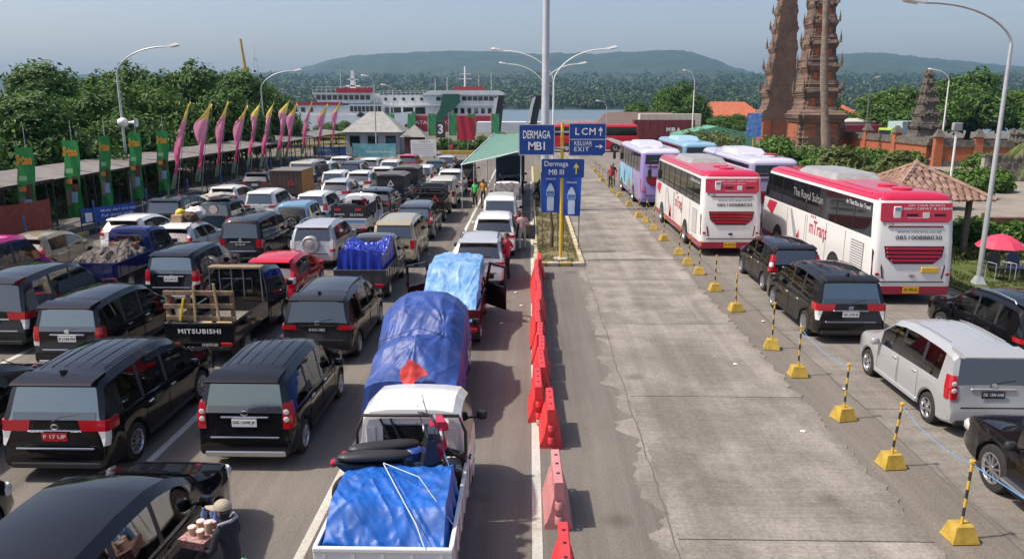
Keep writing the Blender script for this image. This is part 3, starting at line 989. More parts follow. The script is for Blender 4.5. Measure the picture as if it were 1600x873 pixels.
def tarp_obj(name, label, cat, x0, x1, y0, y1, z0, hf, m, group=None, skirt=.25, n=64, wrinkle=.03, seed=0, rz=0, over=.04, radial=0.0, skirtwob=.12):
    """sheet draped on a load: hf(u,v) height above z0 for u,v in 0..1; edges hang down by skirt"""
    cx, cy = (x0 + x1) / 2, y0
    mb = MB()
    pts = []
    for i in range(n + 1):
        row = []
        for j in range(n + 1):
            u, v = i / n, j / n
            # skirts take the outer 10 %
            e = .1
            uu = min(1, max(0, (u - e) / (1 - 2 * e))); vv = min(1, max(0, (v - e) / (1 - 2 * e)))
            x = x0 + (x1 - x0) * uu - cx; y = (y1 - y0) * vv
            z = hf(uu, vv)
            du = max(0, e - u, u - (1 - e)) / e
            dv = max(0, e - v, v - (1 - e)) / e
            d = max(du, dv)
            wob = 1 + skirtwob * 2 * fbm(x * 2.2 + seed, y * 2.2, seed)
            if d > 0:
                z -= skirt * d * wob if z - skirt * d * wob > -.35 else max(0, z * d)
                if du > 0: x += (over * d + .03 * math.sin(y * 21 + 3 * fbm(y * 3, seed)) * d) * (-1 if u < .5 else 1)
                if dv > 0: y += (over * d + .03 * math.sin(x * 23 + 3 * fbm(x * 3, seed)) * d) * (-1 if v < .5 else 1)
            cs, sn = math.cos(seed), math.sin(seed)
            a_, b_ = x * cs + y * sn, y * cs - x * sn
            rg = lambda q: max(0, 1 - 2.6 * abs(q)) ** 2
            w = wrinkle * (1.0 * rg(fbm(a_ * .7 + seed, b_ * 2.4, 2., 2)) + .55 * rg(fbm(a_ * 3.2, b_ * 1.0 + seed, 5., 2)) + .35 * rg(fbm(a_ * 2.0, b_ * 6.5, seed, 2)) + .6 * fbm(x * 1.1, y * 1.1, seed, 2) - .4)
            for fq, am in ((2.1, 1.3), (4.6, .6)):
                dd = mnoise.voronoi(Vector((a_ * fq, b_ * fq * 1.6, seed)))[0]
                w += wrinkle * am * (min(dd[1] - dd[0], .45) - .2)
            k = min(1, 1 - .5 * d)
            row.append((x + .6 * w * fbm(x * 4, y * 4, seed + 1), y, z + w * k))
        pts.append(row)
    mb.grid(pts, flip=False)
    o = mb.build(name, m, None, (cx, cy, z0), (0, 0, rz), smooth=24)
    return props(o, label, cat, group)
# ---------------------------------------------------------------- buses
def outline(L, w, yr, yf, rc, fc, nside=15, nc=5):
    """plan outline counter-clockwise from rear centre: rear -> right side -> front -> left side"""
    pts, tag = [], []
    def arc(cx, cy, r, a0, a1, t):
        for k in range(nc):
            a = a0 + (a1 - a0) * k / (nc - 1)
            pts.append((cx + r * math.cos(a), cy + r * math.sin(a))); tag.append(t)
    pts.append((0, yr)); tag.append('rear')
    arc(w - rc, yr + rc, rc, -math.pi / 2, 0, 'rc')
    for k in range(1, nside):
        y = yr + rc + (yf - fc - yr - rc) * k / nside
        pts.append((w, y)); tag.append(('R', k))
    arc(w - fc, yf - fc, fc, 0, math.pi / 2, 'fc')
    pts.append((0, yf)); tag.append('front')
    arc(-w + fc, yf - fc, fc, math.pi / 2, math.pi, 'fc')
    for k in range(nside - 1, 0, -1):
        y = yr + rc + (yf - fc - yr - rc) * k / nside
        pts.append((-w, y)); tag.append(('L', k))
    arc(-w + rc, yr + rc, rc, math.pi, 1.5 * math.pi, 'rc')
    return pts, tag

M_BUSGL = mat('bus window glass', (.010, .012, .013), .05, ior=1.6)
M_GREYP = mat('grey plastic', (.28, .29, .29), .6, var=.15)
def bus(name, label, X, Y, body, roof, skirt, L=11.9, W=2.5, H=3.24, group='coaches parked along the bollards', rz=0., rearglass=None, ac=None, acz=.2, belt_c=None):
    root = empty(name, (X, Y, 0), rz, label, 'bus', group)
    W2 = W / 2
    bm, rm, sm = paint(body), paint(roof), paint(skirt)
    # (z, half width, rear y, front y, rear corner r)
    rows = [(.34, W2 - .03, .07, L - .1, .16), (.40, W2, .02, L - .03, .18), (.62, W2, .0, L, .2), (.64, W2, .0, L, .2), (1.25, W2, .03, L - .02, .2), (1.90, W2 - .005, .10, L - .10, .22), (1.96, W2 - .012, .11, L - .12, .22), (2.42, W2 - .022, .17, L - .25, .24), (2.93, W2 - .05, .24, L - .50, .26), (3.02, W2 - .06, .26, L - .58, .28), (3.13, W2 - .12, .32, L - .72, .34), (3.20, W2 - .24, .44, L - .9, .4), (H, W2 - .6, .8, L - 1.3, .4)]
    rings, tag = [], None
    for z, w, yr, yf, rc in rows:
        p, tag = outline(L, w, yr, yf, rc, .38)
        rings.append([(x, y, z) for x, y in p])
    n = len(tag)
    vs = [v for r in rings for v in r]
    cells = {}
    for i in range(len(rows) - 1):
        zc = (rows[i][0] + rows[i + 1][0]) / 2
        for k in range(n):
            k2 = (k + 1) % n
            ta, tb = tag[k], tag[k2]
            key = 'body'
            if zc < .63: key = 'skirt'
            elif zc > 3.0: key = 'roof'
            elif 1.95 < zc < 2.95:
                if isinstance(ta, tuple) or isinstance(tb, tuple):
                    t = ta if isinstance(ta, tuple) else tb
                    kk = t[1] if isinstance(ta, tuple) and isinstance(tb, tuple) else (0 if t[1] <= 1 else 99)
                    idx = min(ta[1], tb[1]) if isinstance(ta, tuple) and isinstance(tb, tuple) else (0 if t[1] <= 1 else 14)
                    key = ('pane', t[0], idx // 2)
                elif 'front' in (ta, tb) or (ta == 'fc' and tb == 'fc'): key = 'windscreen'
                elif zc > 2.42 and (ta == 'rear' or tb == 'rear'): key = 'rearglass'
            elif 1.2 < zc < 1.95 and ('front' in (ta, tb)): key = 'windscreen'
            cells.setdefault(key, []).append((i * n + k, i * n + k2, (i + 1) * n + k2, (i + 1) * n + k))
    b = MB(); b.v = list(vs)
    top = tuple((len(rows) - 1) * n + k for k in range(n))
    b.f = cells['body'] + cells['skirt'] + cells['roof'] + [top, tuple(range(n - 1, -1, -1))]
    b.m = [0] * len(cells['body']) + [1] * len(cells['skirt']) + [2] * (len(cells['roof']) + 1) + [3]
    ex(b, 'body', [bm, sm, rm, M_UNDER], root, smooth=38)
    for key, fs in cells.items():
        if key in ('body', 'skirt', 'roof'): continue
        g = MB(); g.v = list(vs); g.f = fs; g.m = [0] * len(fs)
        nm = {'windscreen': 'windscreen', 'rearglass': 'rear_window'}.get(key, 'side_window')
        ex(g, nm, (rearglass if key == 'rearglass' and rearglass else M_BUSGL), root, smooth=50)
    # pillars between panes
    for s in (-1, 1):
        for k in range(1, 8):
            y = .3 + (L - .9) * k * 2 / 15
            MB().tube([(s * (W2 - .008), y, 1.97), (s * (W2 - .018), y, 2.42), (s * (W2 - .046), y, 2.92)], .012, 4).build('window_pillar', M_BLACKP, root)
    # wheels with arches
    for ax in (3.1, L - 2.6):
        for s in (-1, 1):
            pts = [(.62 * math.cos(math.pi * k / 14), .5 + .62 * math.sin(math.pi * k / 14)) for k in range(15)]
            pts = [(ax + a, max(.36, c)) for a, c in pts]
            MB().prism(pts, s * (W2 - .02), s * (W2 + .006), axis='x').build('wheel_arch', M_UNDER, root)
            add_wheel(root, s * (W2 - .10), ax, .5, .27, 'steel')
    # roof air conditioner and hatches
    a = MB()
    am = ac or M_GREYP
    z0 = H - .03
    a.prism([(-.82, 4.6), (.82, 4.6), (.88, 4.9), (.88, 8.2), (.7, 8.9), (-.7, 8.9), (-.88, 8.2), (-.88, 4.9)], z0, z0 + acz, top=[(-.66, 4.85), (.66, 4.85), (.74, 5.0), (.74, 8.0), (.55, 8.4), (-.55, 8.4), (-.74, 8.0), (-.74, 5.0)])
    a.build('air_conditioner', am, root)
    for y in (1.3, 2.3):
        h = MB().lathe([(.32, -.02), (.32, .05), (.26, .075), (.001, .085)], 20)
        h.build('roof_hatch', rm, root, (.0, y, H + .0), smooth=40)
    for s in (-1, 1):
        MB().tube([(s * (W2 - .16), .9, 3.155), (s * (W2 - .15), L * .5, 3.16), (s * (W2 - .16), L - 1.6, 3.155)], .035, 6).build('roof_gutter', rm, root, smooth=60)
        MB().tube([(s * (W2 - .1), L - .5, 2.85), (s * (W2 + .25), L + .15, 2.8), (s * (W2 + .28), L + .2, 2.3)], .03, 6).build('mirror_arm', M_BLACKP, root)
        MB().cbox(s * (W2 + .28) - .11, s * (W2 + .28) + .11, L + .14, L + .24, 1.95, 2.4, .04).build('wing_mirror', M_BLACKP, root)
    return root

def bus_rear(root, W, lightm, plate_txt, plate_s, grille=None, poster=None, phone=True, number=None):
    W2 = W / 2
    def yat(z): return lt([(.34, .07), (.64, 0), (1.25, .03), (1.9, .10), (2.42, .17), (2.93, .24)], z)
    sl = -math.atan2(.13, 1.0)
    # slanted tail lights
    for s in (-1, 1):
        mb = MB()
        pr = [(s * (W2 - .02), .90), (s * (W2 - .36), .84), (s * (W2 - .30), 1.2), (s * (W2 - .02), 1.66)]
        a = [(x, yat(z) - .014 + (.09 if abs(x) > W2 - .1 else 0), z) for x, z in pr]
        c = [(x, y + .12, z) for x, y, z in a]
        fs = [(0, 1, 2, 3), (7, 6, 5, 4)] + [(i, i + 4, (i + 1) % 4 + 4, (i + 1) % 4) for i in range(4)]
        mb.add(a + c, fs)
        o = mb.build('tail_light', lightm, root)
        MB().cbox(s * (W2 - .17) - .06, s * (W2 - .17) + .06, yat(1.05) - .022, yat(1.05) + .02, .93, 1.0, .01).build('lens', M_RED, o)
    # grille: framed panel of slats
    gz0, gz1 = 1.26, 1.76
    g = MB()
    pr = [(-.92, gz1), (.92, gz1), (.86, 1.45), (.6, gz0), (-.6, gz0), (-.86, 1.45)]
    a = [(x, yat(z) - .012, z) for x, z in pr]; c = [(x, y + .08, z) for x, y, z in a]
    g.add(a + c, [(5, 4, 3, 2, 1, 0), (6, 7, 8, 9, 10, 11)] + [(i, (i + 1) % 6, (i + 1) % 6 + 6, i + 6) for i in range(6)])
    gp_ = g.build('grille', mat('grille dark', (.05, .012, .014), .5), root)
    for k in range(4):
        z = gz0 + .09 + .11 * k
        w_ = lt([(1.26, .58), (1.45, .82), (1.76, .88)], z)
        MB().cbox(-w_, w_, yat(z) - .05, yat(z) - .004, z - .032, z + .032, .012).build('grille_slat', grille or M_RED, gp_)
    MB().cbox(-.85, .85, yat(2.30) - .03, yat(2.30) + .05, 2.29, 2.33, .012).build('brake_light_bar', mat('dark red lens', (.2, .006, .01), .2), root)
    MB().cbox(-.98, .98, yat(.72) - .02, yat(.72) + .05, .74, .765, .01).build('bumper_seam', M_BLACKP, root)
    plate(root, 0, yat(.55) - .03, .50, plate_txt, plate_s, w=.5, h=.2)
    e = MB().lathe([(.0001, -.008), (.07, -.006), (.09, .0)], 16, 0, axis='y')
    e.build('emblem', M_CHROME, root, (.0, yat(.92) - .012, .92), scale=(1.3, 1, .6))
    if phone:
        tl_ = (R(90) + sl, 0, 0)
        text('www.mtrans.co.id', M_INK, root, (.12, yat(2.17) - .008, 2.17), tl_, width=1.35, height=.08, shear=.2)
        text('085100888030', M_INK, root, (.12, yat(2.0) - .008, 2.0), tl_, width=1.42, height=.13, bold=.01)
    if number: text(number, M_INK, root, (-.82, yat(2.36) - .008, 2.36), (R(90) + sl, 0, 0), height=.09)
    if poster:
        # advert film on the upper rear panel
        sl2 = -math.atan2(.07, .5)
        p = MB(); n = 6
        q_ = lambda z: 2.44 + (z - 2.14) * .70
        pr = [(-1.0, q_(2.14)), (1.0, q_(2.14)), (1.08, q_(2.24)), (1.08, q_(2.88)), (-1.08, q_(2.88)), (-1.08, q_(2.2))]
        a = [(x, yat(z) - .02, z) for x, z in pr]; c = [(x, y + .03, z) for x, y, z in a]
        p.add(a + c, [(5, 4, 3, 2, 1, 0), (6, 7, 8, 9, 10, 11)] + [(i, (i + 1) % 6, (i + 1) % 6 + 6, i + 6) for i in range(6)])
        po = p.build('rear_advert', mat('advert red', (.52, .035, .07), .35), root)
        tr = (R(90) + sl2, 0, 0)
        for tx, x, z, w_, h_, mm in poster:
            text(tx, mm, po, (x, yat(q_(z)) - .024, q_(z)), tr, width=w_, height=h_ * .85, ext=.002)
        # hand holding a phone picture, app badges
        MB().cbox(-.70, -.46, yat(2.68) - .04, yat(2.68) - .0, 2.53, 2.87, .02).build('phone_picture', M_WHITE, po)
        MB().box(-.66, -.50, yat(2.68) - .045, yat(2.68) - .02, 2.75, 2.84).build('phone_screen', mat('phone screen', (.25, .3, .4), .3), po)
        for x in (-.12, .72):
            MB().box(x - .17, x + .17, yat(2.62) - .028, yat(2.62), 2.60, 2.66).build('app_badge', M_INK, po)
        MB().box(.20, .40, yat(2.62) - .03, yat(2.62), 2.55, 2.70).build('blank_square', M_WHITE, po)

def bus_side_mtrans(root, s, L=11.9, W=2.5, royal=True):
    W2 = W / 2
    x = s * (W2 + .004)
    rot = LEFT if s < 0 else RIGHT
    red = mat('lettering red', (.55, .02, .06), .4)
    gry = mat('lettering grey', (.33, .33, .34), .4)
    dx = s * .001
    text('mTrans', red, root, (x, 4.75, 1.55), rot, width=1.75, height=.52, bold=.01)
    for q_ in range(3): MB().lathe([(.001, 0), (.05, 0), (.05, .006)], 10, 0, axis='x').build('livery_dot', red, root, (x + s * .003, 5.1 + .2 * q_, 1.9))
    xg = s * (W2 - .022 + .006)
    slant = (R(90) + R(2.5), 0, R(-90) if s < 0 else R(90))
    if royal:
        text('The Royal Sultan', gry, root, (s * (W2 - .012), 6.1, 2.5), slant, width=3.2, height=.42)
    text('de Tiket Bus dan Travel', M_WHITE, root, (s * (W2 - .026), 1.55, 2.78), slant, width=1.9, height=.15)
    # slash decals: grey and red slivers
    for tab, m in (([(6.6, .68), (7.15, .68), (7.9, 1.88), (7.7, 1.88)], gry), ([(6.55, .67), (7.25, .67), (6.75, 1.25)], red), ([(10.2, 1.35), (11.0, 1.6), (10.7, 1.9), (9.6, 1.9)], red)):
        pts = tab if s > 0 else tab
        MB().prism(pts, x - s * .002, x + s * .002, axis='x').build('livery_stripe', m, root)
    # louvred engine vent and hatch seams
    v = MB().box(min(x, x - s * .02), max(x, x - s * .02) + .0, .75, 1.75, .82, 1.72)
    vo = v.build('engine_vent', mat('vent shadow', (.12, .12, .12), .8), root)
    for k in range(11):
        z = .86 + .078 * k
        x0, x1 = sorted((x - s * .0, x + s * .012))
        MB().box(x0, x1, .78, 1.72, z, z + .045).build('louvre', paint((.74, .74, .72)), vo)
    for y in (2.25, 3.95, 5.9, 6.1, 8.2):
        MB().tube([(x, y, .66), (x, y, 1.88)], .006, 4).build('hatch_seam', M_UNDER, root)
    MB().tube([(x, 2.25, 1.15), (x, .6, 1.15)], .005, 4)
    MB().box(min(x, x + s * .012), max(x, x + s * .012), 4.1, 4.16, 1.2, 1.36).build('hatch_handle', M_BLACKP, root)

WBUS, RBUS, SBUS = (.74, .73, .70), (.50, .02, .06), (.45, .02, .06)
bl = mat('bus tail lens', (.10, .012, .018), .12, coat=.6)
b1 = bus('coach', 'white coach with red roof whose rear stands nearest the middle of the row', 8.25, 31.3, WBUS, RBUS, SBUS)
bus_rear(b1, 2.5, bl, 'DK 7274 GB', 'yellow', None, [('LEBIH CEPAT LEBIH MUDAH', .2, 2.76, 1.5, .075, M_WHITE), ('DOWNLOAD APLIKASI', .08, 2.62, .9, .05, M_WHITE), ('www.mtrans.co.id', .05, 2.24, .7, .04, M_WHITE)], number='M 128')
bus_side_mtrans(b1, -1, royal=False)
b2 = bus('coach', 'white coach with red roof nearest to the lawn, blue-grey roof unit', 11.92, 23.6, WBUS, RBUS, SBUS)
bus_rear(b2, 2.5, bl, 'DK 7700 GC', 'yellow', mat('slat red', (.42, .012, .05), .35), [('GET YOUR TICKETS', .3, 2.79, 1.1, .075, M_WHITE), ('LEBIH CEPAT & LEBIH', .3, 2.66, 1.5, .075, M_WHITE), ('Download now', .05, 2.30, .6, .045, M_WHITE)], number='M 127')
MB().cbox(.25, .78, -.02, .05, 1.09 - .08, 1.09 + .08, .02).build('fleet_badge', mat('badge gold', (.75, .45, .05), .4), b2)
bus_side_mtrans(b2, -1)

# lilac coach with painted sides
PUR = (.30, .24, .50)
b3 = bus('coach', 'lilac coach with sea picture on its side, at the far end of the bollards', 7.9, 46.4, PUR, (.58, .57, .66), PUR, ac=mat('roof unit lilac', (.50, .49, .58), .5), rearglass=M_BUSGL)
bus_rear(b3, 2.5, M_RED, None, 'yellow', phone=False)
sea_m = mat('painted sea livery', (.12, .35, .55), .4, col2=(.35, .62, .75), vscale=.9)
MB().box(-1.262, -1.252, 3.8, 10.4, .66, 1.88).build('livery_panel', sea_m, b3)
MB().prism([(4.0, .7), (6.2, .7), (5.6, 1.15), (5.2, 1.55), (4.9, 1.2), (4.4, 1.05)], -1.266, -1.263, axis='x').build('livery_island', mat('painted island', (.28, .22, .14), .5), b3)
MB().prism([(7.4, .8), (7.9, .8), (8.1, 1.6), (7.9, 1.5), (7.7, 1.75), (7.6, 1.4), (7.2, 1.5)], -1.266, -1.263, axis='x').build('livery_palm', mat('painted palm', (.04, .16, .22), .5), b3)
b4 = bus('coach', 'lilac-roofed coach standing between the white coach and the hedge', 12.2, 38.6, (.30, .27, .42), (.52, .51, .62), (.25, .2, .4), ac=MATS['roof unit lilac'], rearglass=M_BUSGL)
bus_rear(b4, 2.5, M_RED, None, 'yellow', phone=False)
MB().lathe([(.34, 0), (.34, .12), (.001, .16)], 18).build('roof_fan', mat('fan red', (.35, .04, .05), .5), b4, (.2, 1.7, 3.25), smooth=40)
b5 = bus('coach', 'pale blue coach behind the lilac coaches, farthest of the parked row', 11.9, 54.2, (.16, .30, .42), (.25, .42, .54), (.10, .2, .3), ac=mat('roof unit blue', (.28, .45, .56), .5), rearglass=M_BUSGL)
bus_rear(b5, 2.5, M_RED, None, 'yellow', phone=False)
# crossing red bus far behind (the coaches are tall: stretch everything above the skirt)
b6 = bus('coach', 'red bus with white slashes crossing the road behind the signs', 14.0, 101, (.55, .02, .04), (.55, .03, .04), (.4, .02, .03), group='red bus', rz=R(90), ac=mat('roof unit red', (.5, .04, .05), .5))
for tab in ([(.8, .9), (2.6, .9), (4.6, 1.7), (3.6, 1.7)], [(5.4, 1.0), (6.6, 1.0), (8.6, 1.85), (7.8, 1.85)]):
    MB().prism(tab, -1.256, -1.252, axis='x').build('livery_stripe', M_WHITE, b6)

def sz(z): return z if z < .64 else .64 + (z - .64) * 1.10
for b_ in (b1, b2, b3, b4, b5, b6):
    for o in b_.children_recursive:
        if o.type != 'MESH' or o.name.startswith(('wheel', 'rim')): continue
        if o.parent and o.parent.name.startswith('wheel') and not o.parent.name.startswith('wheel_arch'): continue
        if o.location.z > .01: o.location.z = sz(o.location.z)
        elif o.name.startswith('lettering'): pass
        elif o.parent == b_ or o.parent.location.z < .01:
            for v in o.data.vertices: v.co.z = sz(v.co.z)
# ---------------------------------------------------------------- cars and pick-ups in the queue
BLK = (.006, .006, .007); WHT = (.66, .66, .64); SIL = (.50, .51, .52); GRA = (.06, .062, .066)
G = 'vehicles queuing for the ferry'
GR = 'cars parked beside the coaches'
MPV = spec_mpv
# lane beside the barriers
wp, wsp = bed_truck('pickup_truck', 'white pickup carrying motorbikes under a bright blue tarpaulin', 'pickup', G, -1.72, 8.1, WHT, L=4.3, bed=2.35, rail=.34, bedz=.72, tailtxt=None, ptxt='DK 8261 WK', pstyle='black')
text('DAIHATSU', mat('embossed white', (.66, .66, .64), .5), wp, (0.05, -.008, .80), REAR, width=.8, height=.1)
text('Gran Max', M_INK, wp, (.55, -.008, .92), REAR, width=.26, height=.045)
pp, psp = bed_truck('pickup_truck', 'pickup wholly wrapped at the back in a violet-blue tarpaulin', 'pickup', G, -2.2, 13.55, (.35, .36, .37), L=4.4, bed=2.5, rail=.2, bedz=.72)
mp, msp = bed_truck('pickup_truck', 'dark red pickup under pale blue tarpaulin with both doors open', 'pickup', G, -2.08, 18.75, (.10, .012, .018), L=4.3, bed=2.4, rail=.36, bedz=.72, hood=.8, H=1.72)
for s in (-1, 1): open_door(mp, msp, s, paint((.012, .008, .009)), 3.4, R(38))
car('suv', 'silver suv ahead of the pale blue tarpaulin load', 'suv', G, -1.72, 25.2, spec_suv(4.5, 1.75, 1.70), SIL, .3, tl='slim', ptxt='B 2314 TZ', extras=('darkrails',))
car('people_carrier', 'white people carrier with slim red lamps and its driver door ajar', 'people carrier', G, -1.45, 30.6, spec_suv(4.45, 1.75, 1.70), WHT, tl='slim', ptxt='DK 1130 FB', extras=('bodymirror',))
vw = car('minivan', 'white high-roofed minivan with small dark rear window', 'minivan', G, -1.38, 35.4, spec_van(4.2, 1.68, 1.92), WHT, tl='block', ptxt='P 9122 QA', detail=1)
bed_truck('pickup_truck', 'white-cabbed pickup with grey sheet on its load beside the median', 'pickup', G, -1.25, 40.6, WHT, L=4.5, bed=2.5, rail=.4)
bed_truck('pickup_truck', 'dark pickup queuing under the green awning behind the box lorry', 'pickup', G, -1.2, 46.0, (.02, .02, .025), L=4.5, bed=2.5, rail=.6)
# open driver door on the white car
od = empty('open_door', (-.58, 33.35, 0)); props(od, 'dark inner door swung out from the white people carrier', 'car door')
MB().cbox(0, .95, -.03, .03, .42, 1.05, .03).build('door_panel', mat('door inner', (.03, .03, .032), .6), od)
MB().tube([(.03, 0, 1.05), (.25, 0, 1.55), (.85, 0, 1.6), (.93, 0, 1.05)], .03, 6).build('window_frame', M_BLACKP, od)
od.rotation_euler = (0, 0, R(-28))

# second lane
car('people_carrier', 'black people carrier in the front corner with its side window down', 'people carrier', G, -5.30, 6.05, spec_innova(4.6, 1.80, 1.66), BLK, tl='slim', ptxt='', extras=('bodymirror', 'antenna'), style='ten', front=True)
car('people_carrier', 'black people carrier with white plate DK 1698 JF and silver bumper', 'people carrier', G, -4.86, 12.1, MPV(4.19, 1.66, 1.70), BLK, tl='stack', ptxt='DK 1698 JF', extras=('film', 'ribs', 'chromebar', 'silverskirt', 'bodymirror'), style='six')
car('people_carrier', 'dark bronze people carrier with slim lamps beside the violet tarpaulin', 'people carrier', G, -5.1, 17.6, MPV(4.4, 1.73, 1.70), (.022, .020, .019), .3, tl='slim', ptxt='B 2161 UBQ', pstyle='black', extras=('antenna', 'darkrails'), style='ten')
tp, _ = bed_truck('pickup_truck', 'grey pickup with crumpled dark blue tarpaulin tied over its load', 'pickup', G, -5.35, 23.55, (.07, .07, .075), L=4.4, bed=2.3, rail=.34, bedz=.72, hood=.8, H=1.75)
car('suv', 'beige boxy estate wagon with roof rack beside dark red pickup', 'suv', G, -5.2, 28.85, spec_van(4.5, 1.70, 1.78, wr=.34), (.38, .33, .22), .2, tl='block', ptxt='DK 1742 GN', pstyle='black', extras=('rails', 'chromebar'))
car('people_carrier', 'graphite people carrier with tall red lamps behind the rack pickup', 'people carrier', G, -5.27, 34.6, MPV(4.3, 1.73, 1.66), GRA, .3, tl='tall', ptxt='P 1465 VJ', pstyle='black', extras=('film', 'chromebar',))
rk, _ = bed_truck('pickup_truck', 'black pickup with ladder rack and red triangle on the rack', 'pickup', G, -5.3, 40.0, (.02, .02, .02), L=4.5, bed=2.4, rail=.42, tailcol=(.03, .02, .02))
car('minivan', 'cream minivan just ahead of the rack pickup', 'minivan', G, -5.25, 45.6, spec_van(4.2, 1.66, 1.80), (.50, .47, .40), tl='block', ptxt='', detail=1)
car('suv', 'white double-cab beside the awning poles', 'suv', G, -5.35, 51.4, spec_suv(4.7, 1.8, 1.75), WHT, tl='slim', ptxt='', detail=1)
bed_truck('pickup_truck', 'black pickup at the head of the lane under the awning edge', 'pickup', G, -5.0, 57.5, (.02, .02, .022), L=4.5, bed=2.5, rail=.7)

# third lane
car('hatchback', 'black car whose headlight alone enters at the picture edge', 'hatchback', G, -8.45, 6.15, spec_hatch(4.2, 1.72, 1.5), BLK, tl='slim', ptxt='', front=True)
car('people_carrier', 'black people carrier with red number plate and wide red lamps', 'people carrier', G, -7.85, 11.6, spec_innova(), BLK, tl='wide', ptxt='P 17 UP', pstyle='red', extras=('film', 'ribs', 'antenna', 'chromebar', 'bodymirror'), style='ten')
mi, misp = bed_truck('pickup_truck', 'black pickup with white tailgate lettering and wooden rack', 'pickup', G, -7.85, 17.4, (.012, .012, .013), L=4.5, bed=2.45, rail=.34, bedz=.74, tailtxt='MITSUBISHI', ptxt='N 8170 GG', pstyle='black', H=1.88, plate_x=.25, noside=True, wr=.32)
car('hatchback', 'red hatchback with pale lamps ahead of the wooden rack', 'hatchback', G, -8.0, 22.6, spec_hatch(3.9, 1.68, 1.50), (.50, .012, .03), tl='pale', ptxt='DK 1908 OI', pstyle='black', extras=('bodymirror', 'bodysill'))
car('suv', 'silver suv with round spare wheel cover on its tailgate', 'suv', G, -8.22, 28.4, spec_suv(4.4, 1.70, 1.70, rake=.16), (.46, .47, .48), .3, tl='pale', ptxt='DK 1577 AK', pstyle='black', extras=('rails', 'sparecover', 'bodymirror'))
mo, mosp = bed_truck('pickup_truck', 'white pickup with black boards and a motorbike on the bed', 'pickup', G, -8.25, 34.6, WHT, L=4.4, bed=2.5, rail=.30)
car('suv', 'dark grey suv right behind the black canvas lorry', 'suv', G, -8.3, 40.8, spec_suv(4.4, 1.74, 1.66), (.05, .052, .056), .3, tl='slim', ptxt='', detail=1, extras=('antenna',))
car('people_carrier', 'white people carrier ahead of the canvas lorries', 'people carrier', G, -7.9, 56.2, MPV(), WHT, tl='vert', ptxt='', detail=1)
car('people_carrier', 'black people carrier near the head of the queue beside the silver one', 'people carrier', G, -7.6, 61.5, MPV(), (.02, .02, .022), tl='tall', ptxt='', detail=1)
car('people_carrier', 'silver people carrier at the head of the queue by the yellow rail', 'people carrier', G, -7.3, 67, MPV(), SIL, .3, tl='tall', ptxt='', detail=1)

# fourth lane
car('sedan', 'black car at the picture edge showing its bonnet beside the red-plated one', 'car', G, -10.62, 11.0, spec_hatch(4.3, 1.74, 1.47), BLK, tl='slim', ptxt='', front=True)
car('people_carrier', 'black people carrier with white plate and chrome bumper line behind wooden rack', 'people carrier', G, -10.7, 16.75, MPV(4.19, 1.66, 1.70), BLK, tl='vert', ptxt='B 1146 PH', extras=('film', 'chromebar', 'silverskirt'), style='ten')
car('people_carrier', 'black people carrier ahead of the chrome-lined one, left of red hatchback', 'people carrier', G, -11.1, 22.9, MPV(4.19, 1.66, 1.70), BLK, tl='vert', ptxt='W 1197 YL', extras=('film', 'chromebar', 'silverskirt'))
car('minivan', 'black boxy minivan with silver bumper strip behind the blue jeep', 'minivan', G, -11.15, 28.9, spec_van(4.25, 1.66, 1.84), (.010, .012, .016), tl='block', ptxt='DK 1521 AM', pstyle='black', extras=('chromebar', 'ribs', 'nospoiler'))
car('jeep', 'light blue jeep carrying a spare wheel on its back', 'jeep', G, -10.65, 33.9, spec_jeep(3.7, 1.58, 1.80), (.13, .26, .38), tl='block', ptxt=None, detail=0, extras=('spare',), style='six')
car('people_carrier', 'white people carrier with vertical lamps ahead of the blue jeep', 'people carrier', G, -11.25, 39.0, MPV(4.1, 1.65, 1.64), WHT, tl='vert', ptxt='', detail=1, extras=('bodymirror',))
car('people_carrier', 'silver people carrier with wide red lamps in the middle of the queue', 'people carrier', G, -11.6, 45.4, spec_suv(4.45, 1.75, 1.68), (.55, .56, .56), .25, tl='wide', ptxt='', detail=1, extras=('darkrails',))
car('people_carrier', 'white people carrier ahead of the silver one, beside canvas lorry', 'people carrier', G, -11.5, 51.2, spec_suv(4.45, 1.75, 1.68), WHT, tl='wide', ptxt='', detail=1)
car('hatchback', 'small white hatchback behind the red suv', 'hatchback', G, -11.0, 56.9, spec_hatch(), WHT, tl='vert', ptxt='', detail=1)
car('people_carrier', 'pale people carrier close behind the red suv', 'people carrier', G, -11.2, 61.4, MPV(), (.62, .61, .58), tl='vert', ptxt='', detail=1)
car('suv', 'red suv at the front of the queue by the white billboard', 'suv', G, -10.7, 67.2, spec_suv(4.4, 1.74, 1.75), (.38, .02, .05), tl='vert', ptxt='', detail=1, extras=('bodymirror',))

# fifth lane
car('van', 'black van with wide red lamp and chrome strip at the picture edge', 'van', G, -13.5, 18.2, spec_innova(4.9, 1.86, 1.92), (.010, .012, .013), tl='wide', ptxt='L 1733 DA', extras=('chromebar',), style='ten')
bp, _ = bed_truck('pickup_truck', 'dark blue pickup loaded under a grey-brown sheet', 'pickup', G, -14.3, 24.2, (.010, .018, .10), L=4.5, W=1.7, bed=2.5, rail=.36, bedz=.74, pstyle='black', ptxt='DK 8812 VS')
dt = car('hatchback', 'white hatchback with boxes and bags on its roof', 'hatchback', G, -14.0, 29.0, spec_hatch(3.85, 1.66, 1.50), WHT, tl='vert', ptxt='DK 1180 JH', extras=('bodymirror', 'darkrails'))
ka = car('jeep', 'dark teal jeep with round sticker and bundles on its roof', 'jeep', G, -14.7, 35.2, spec_jeep(3.6, 1.55, 1.72), (.015, .035, .048), tl='block', ptxt=None, detail=0)
car('people_carrier', 'white people carrier beside the brown box pickup', 'people carrier', G, -14.1, 39.6, MPV(), WHT, tl='slim', ptxt='', detail=1, extras=('bodymirror',))
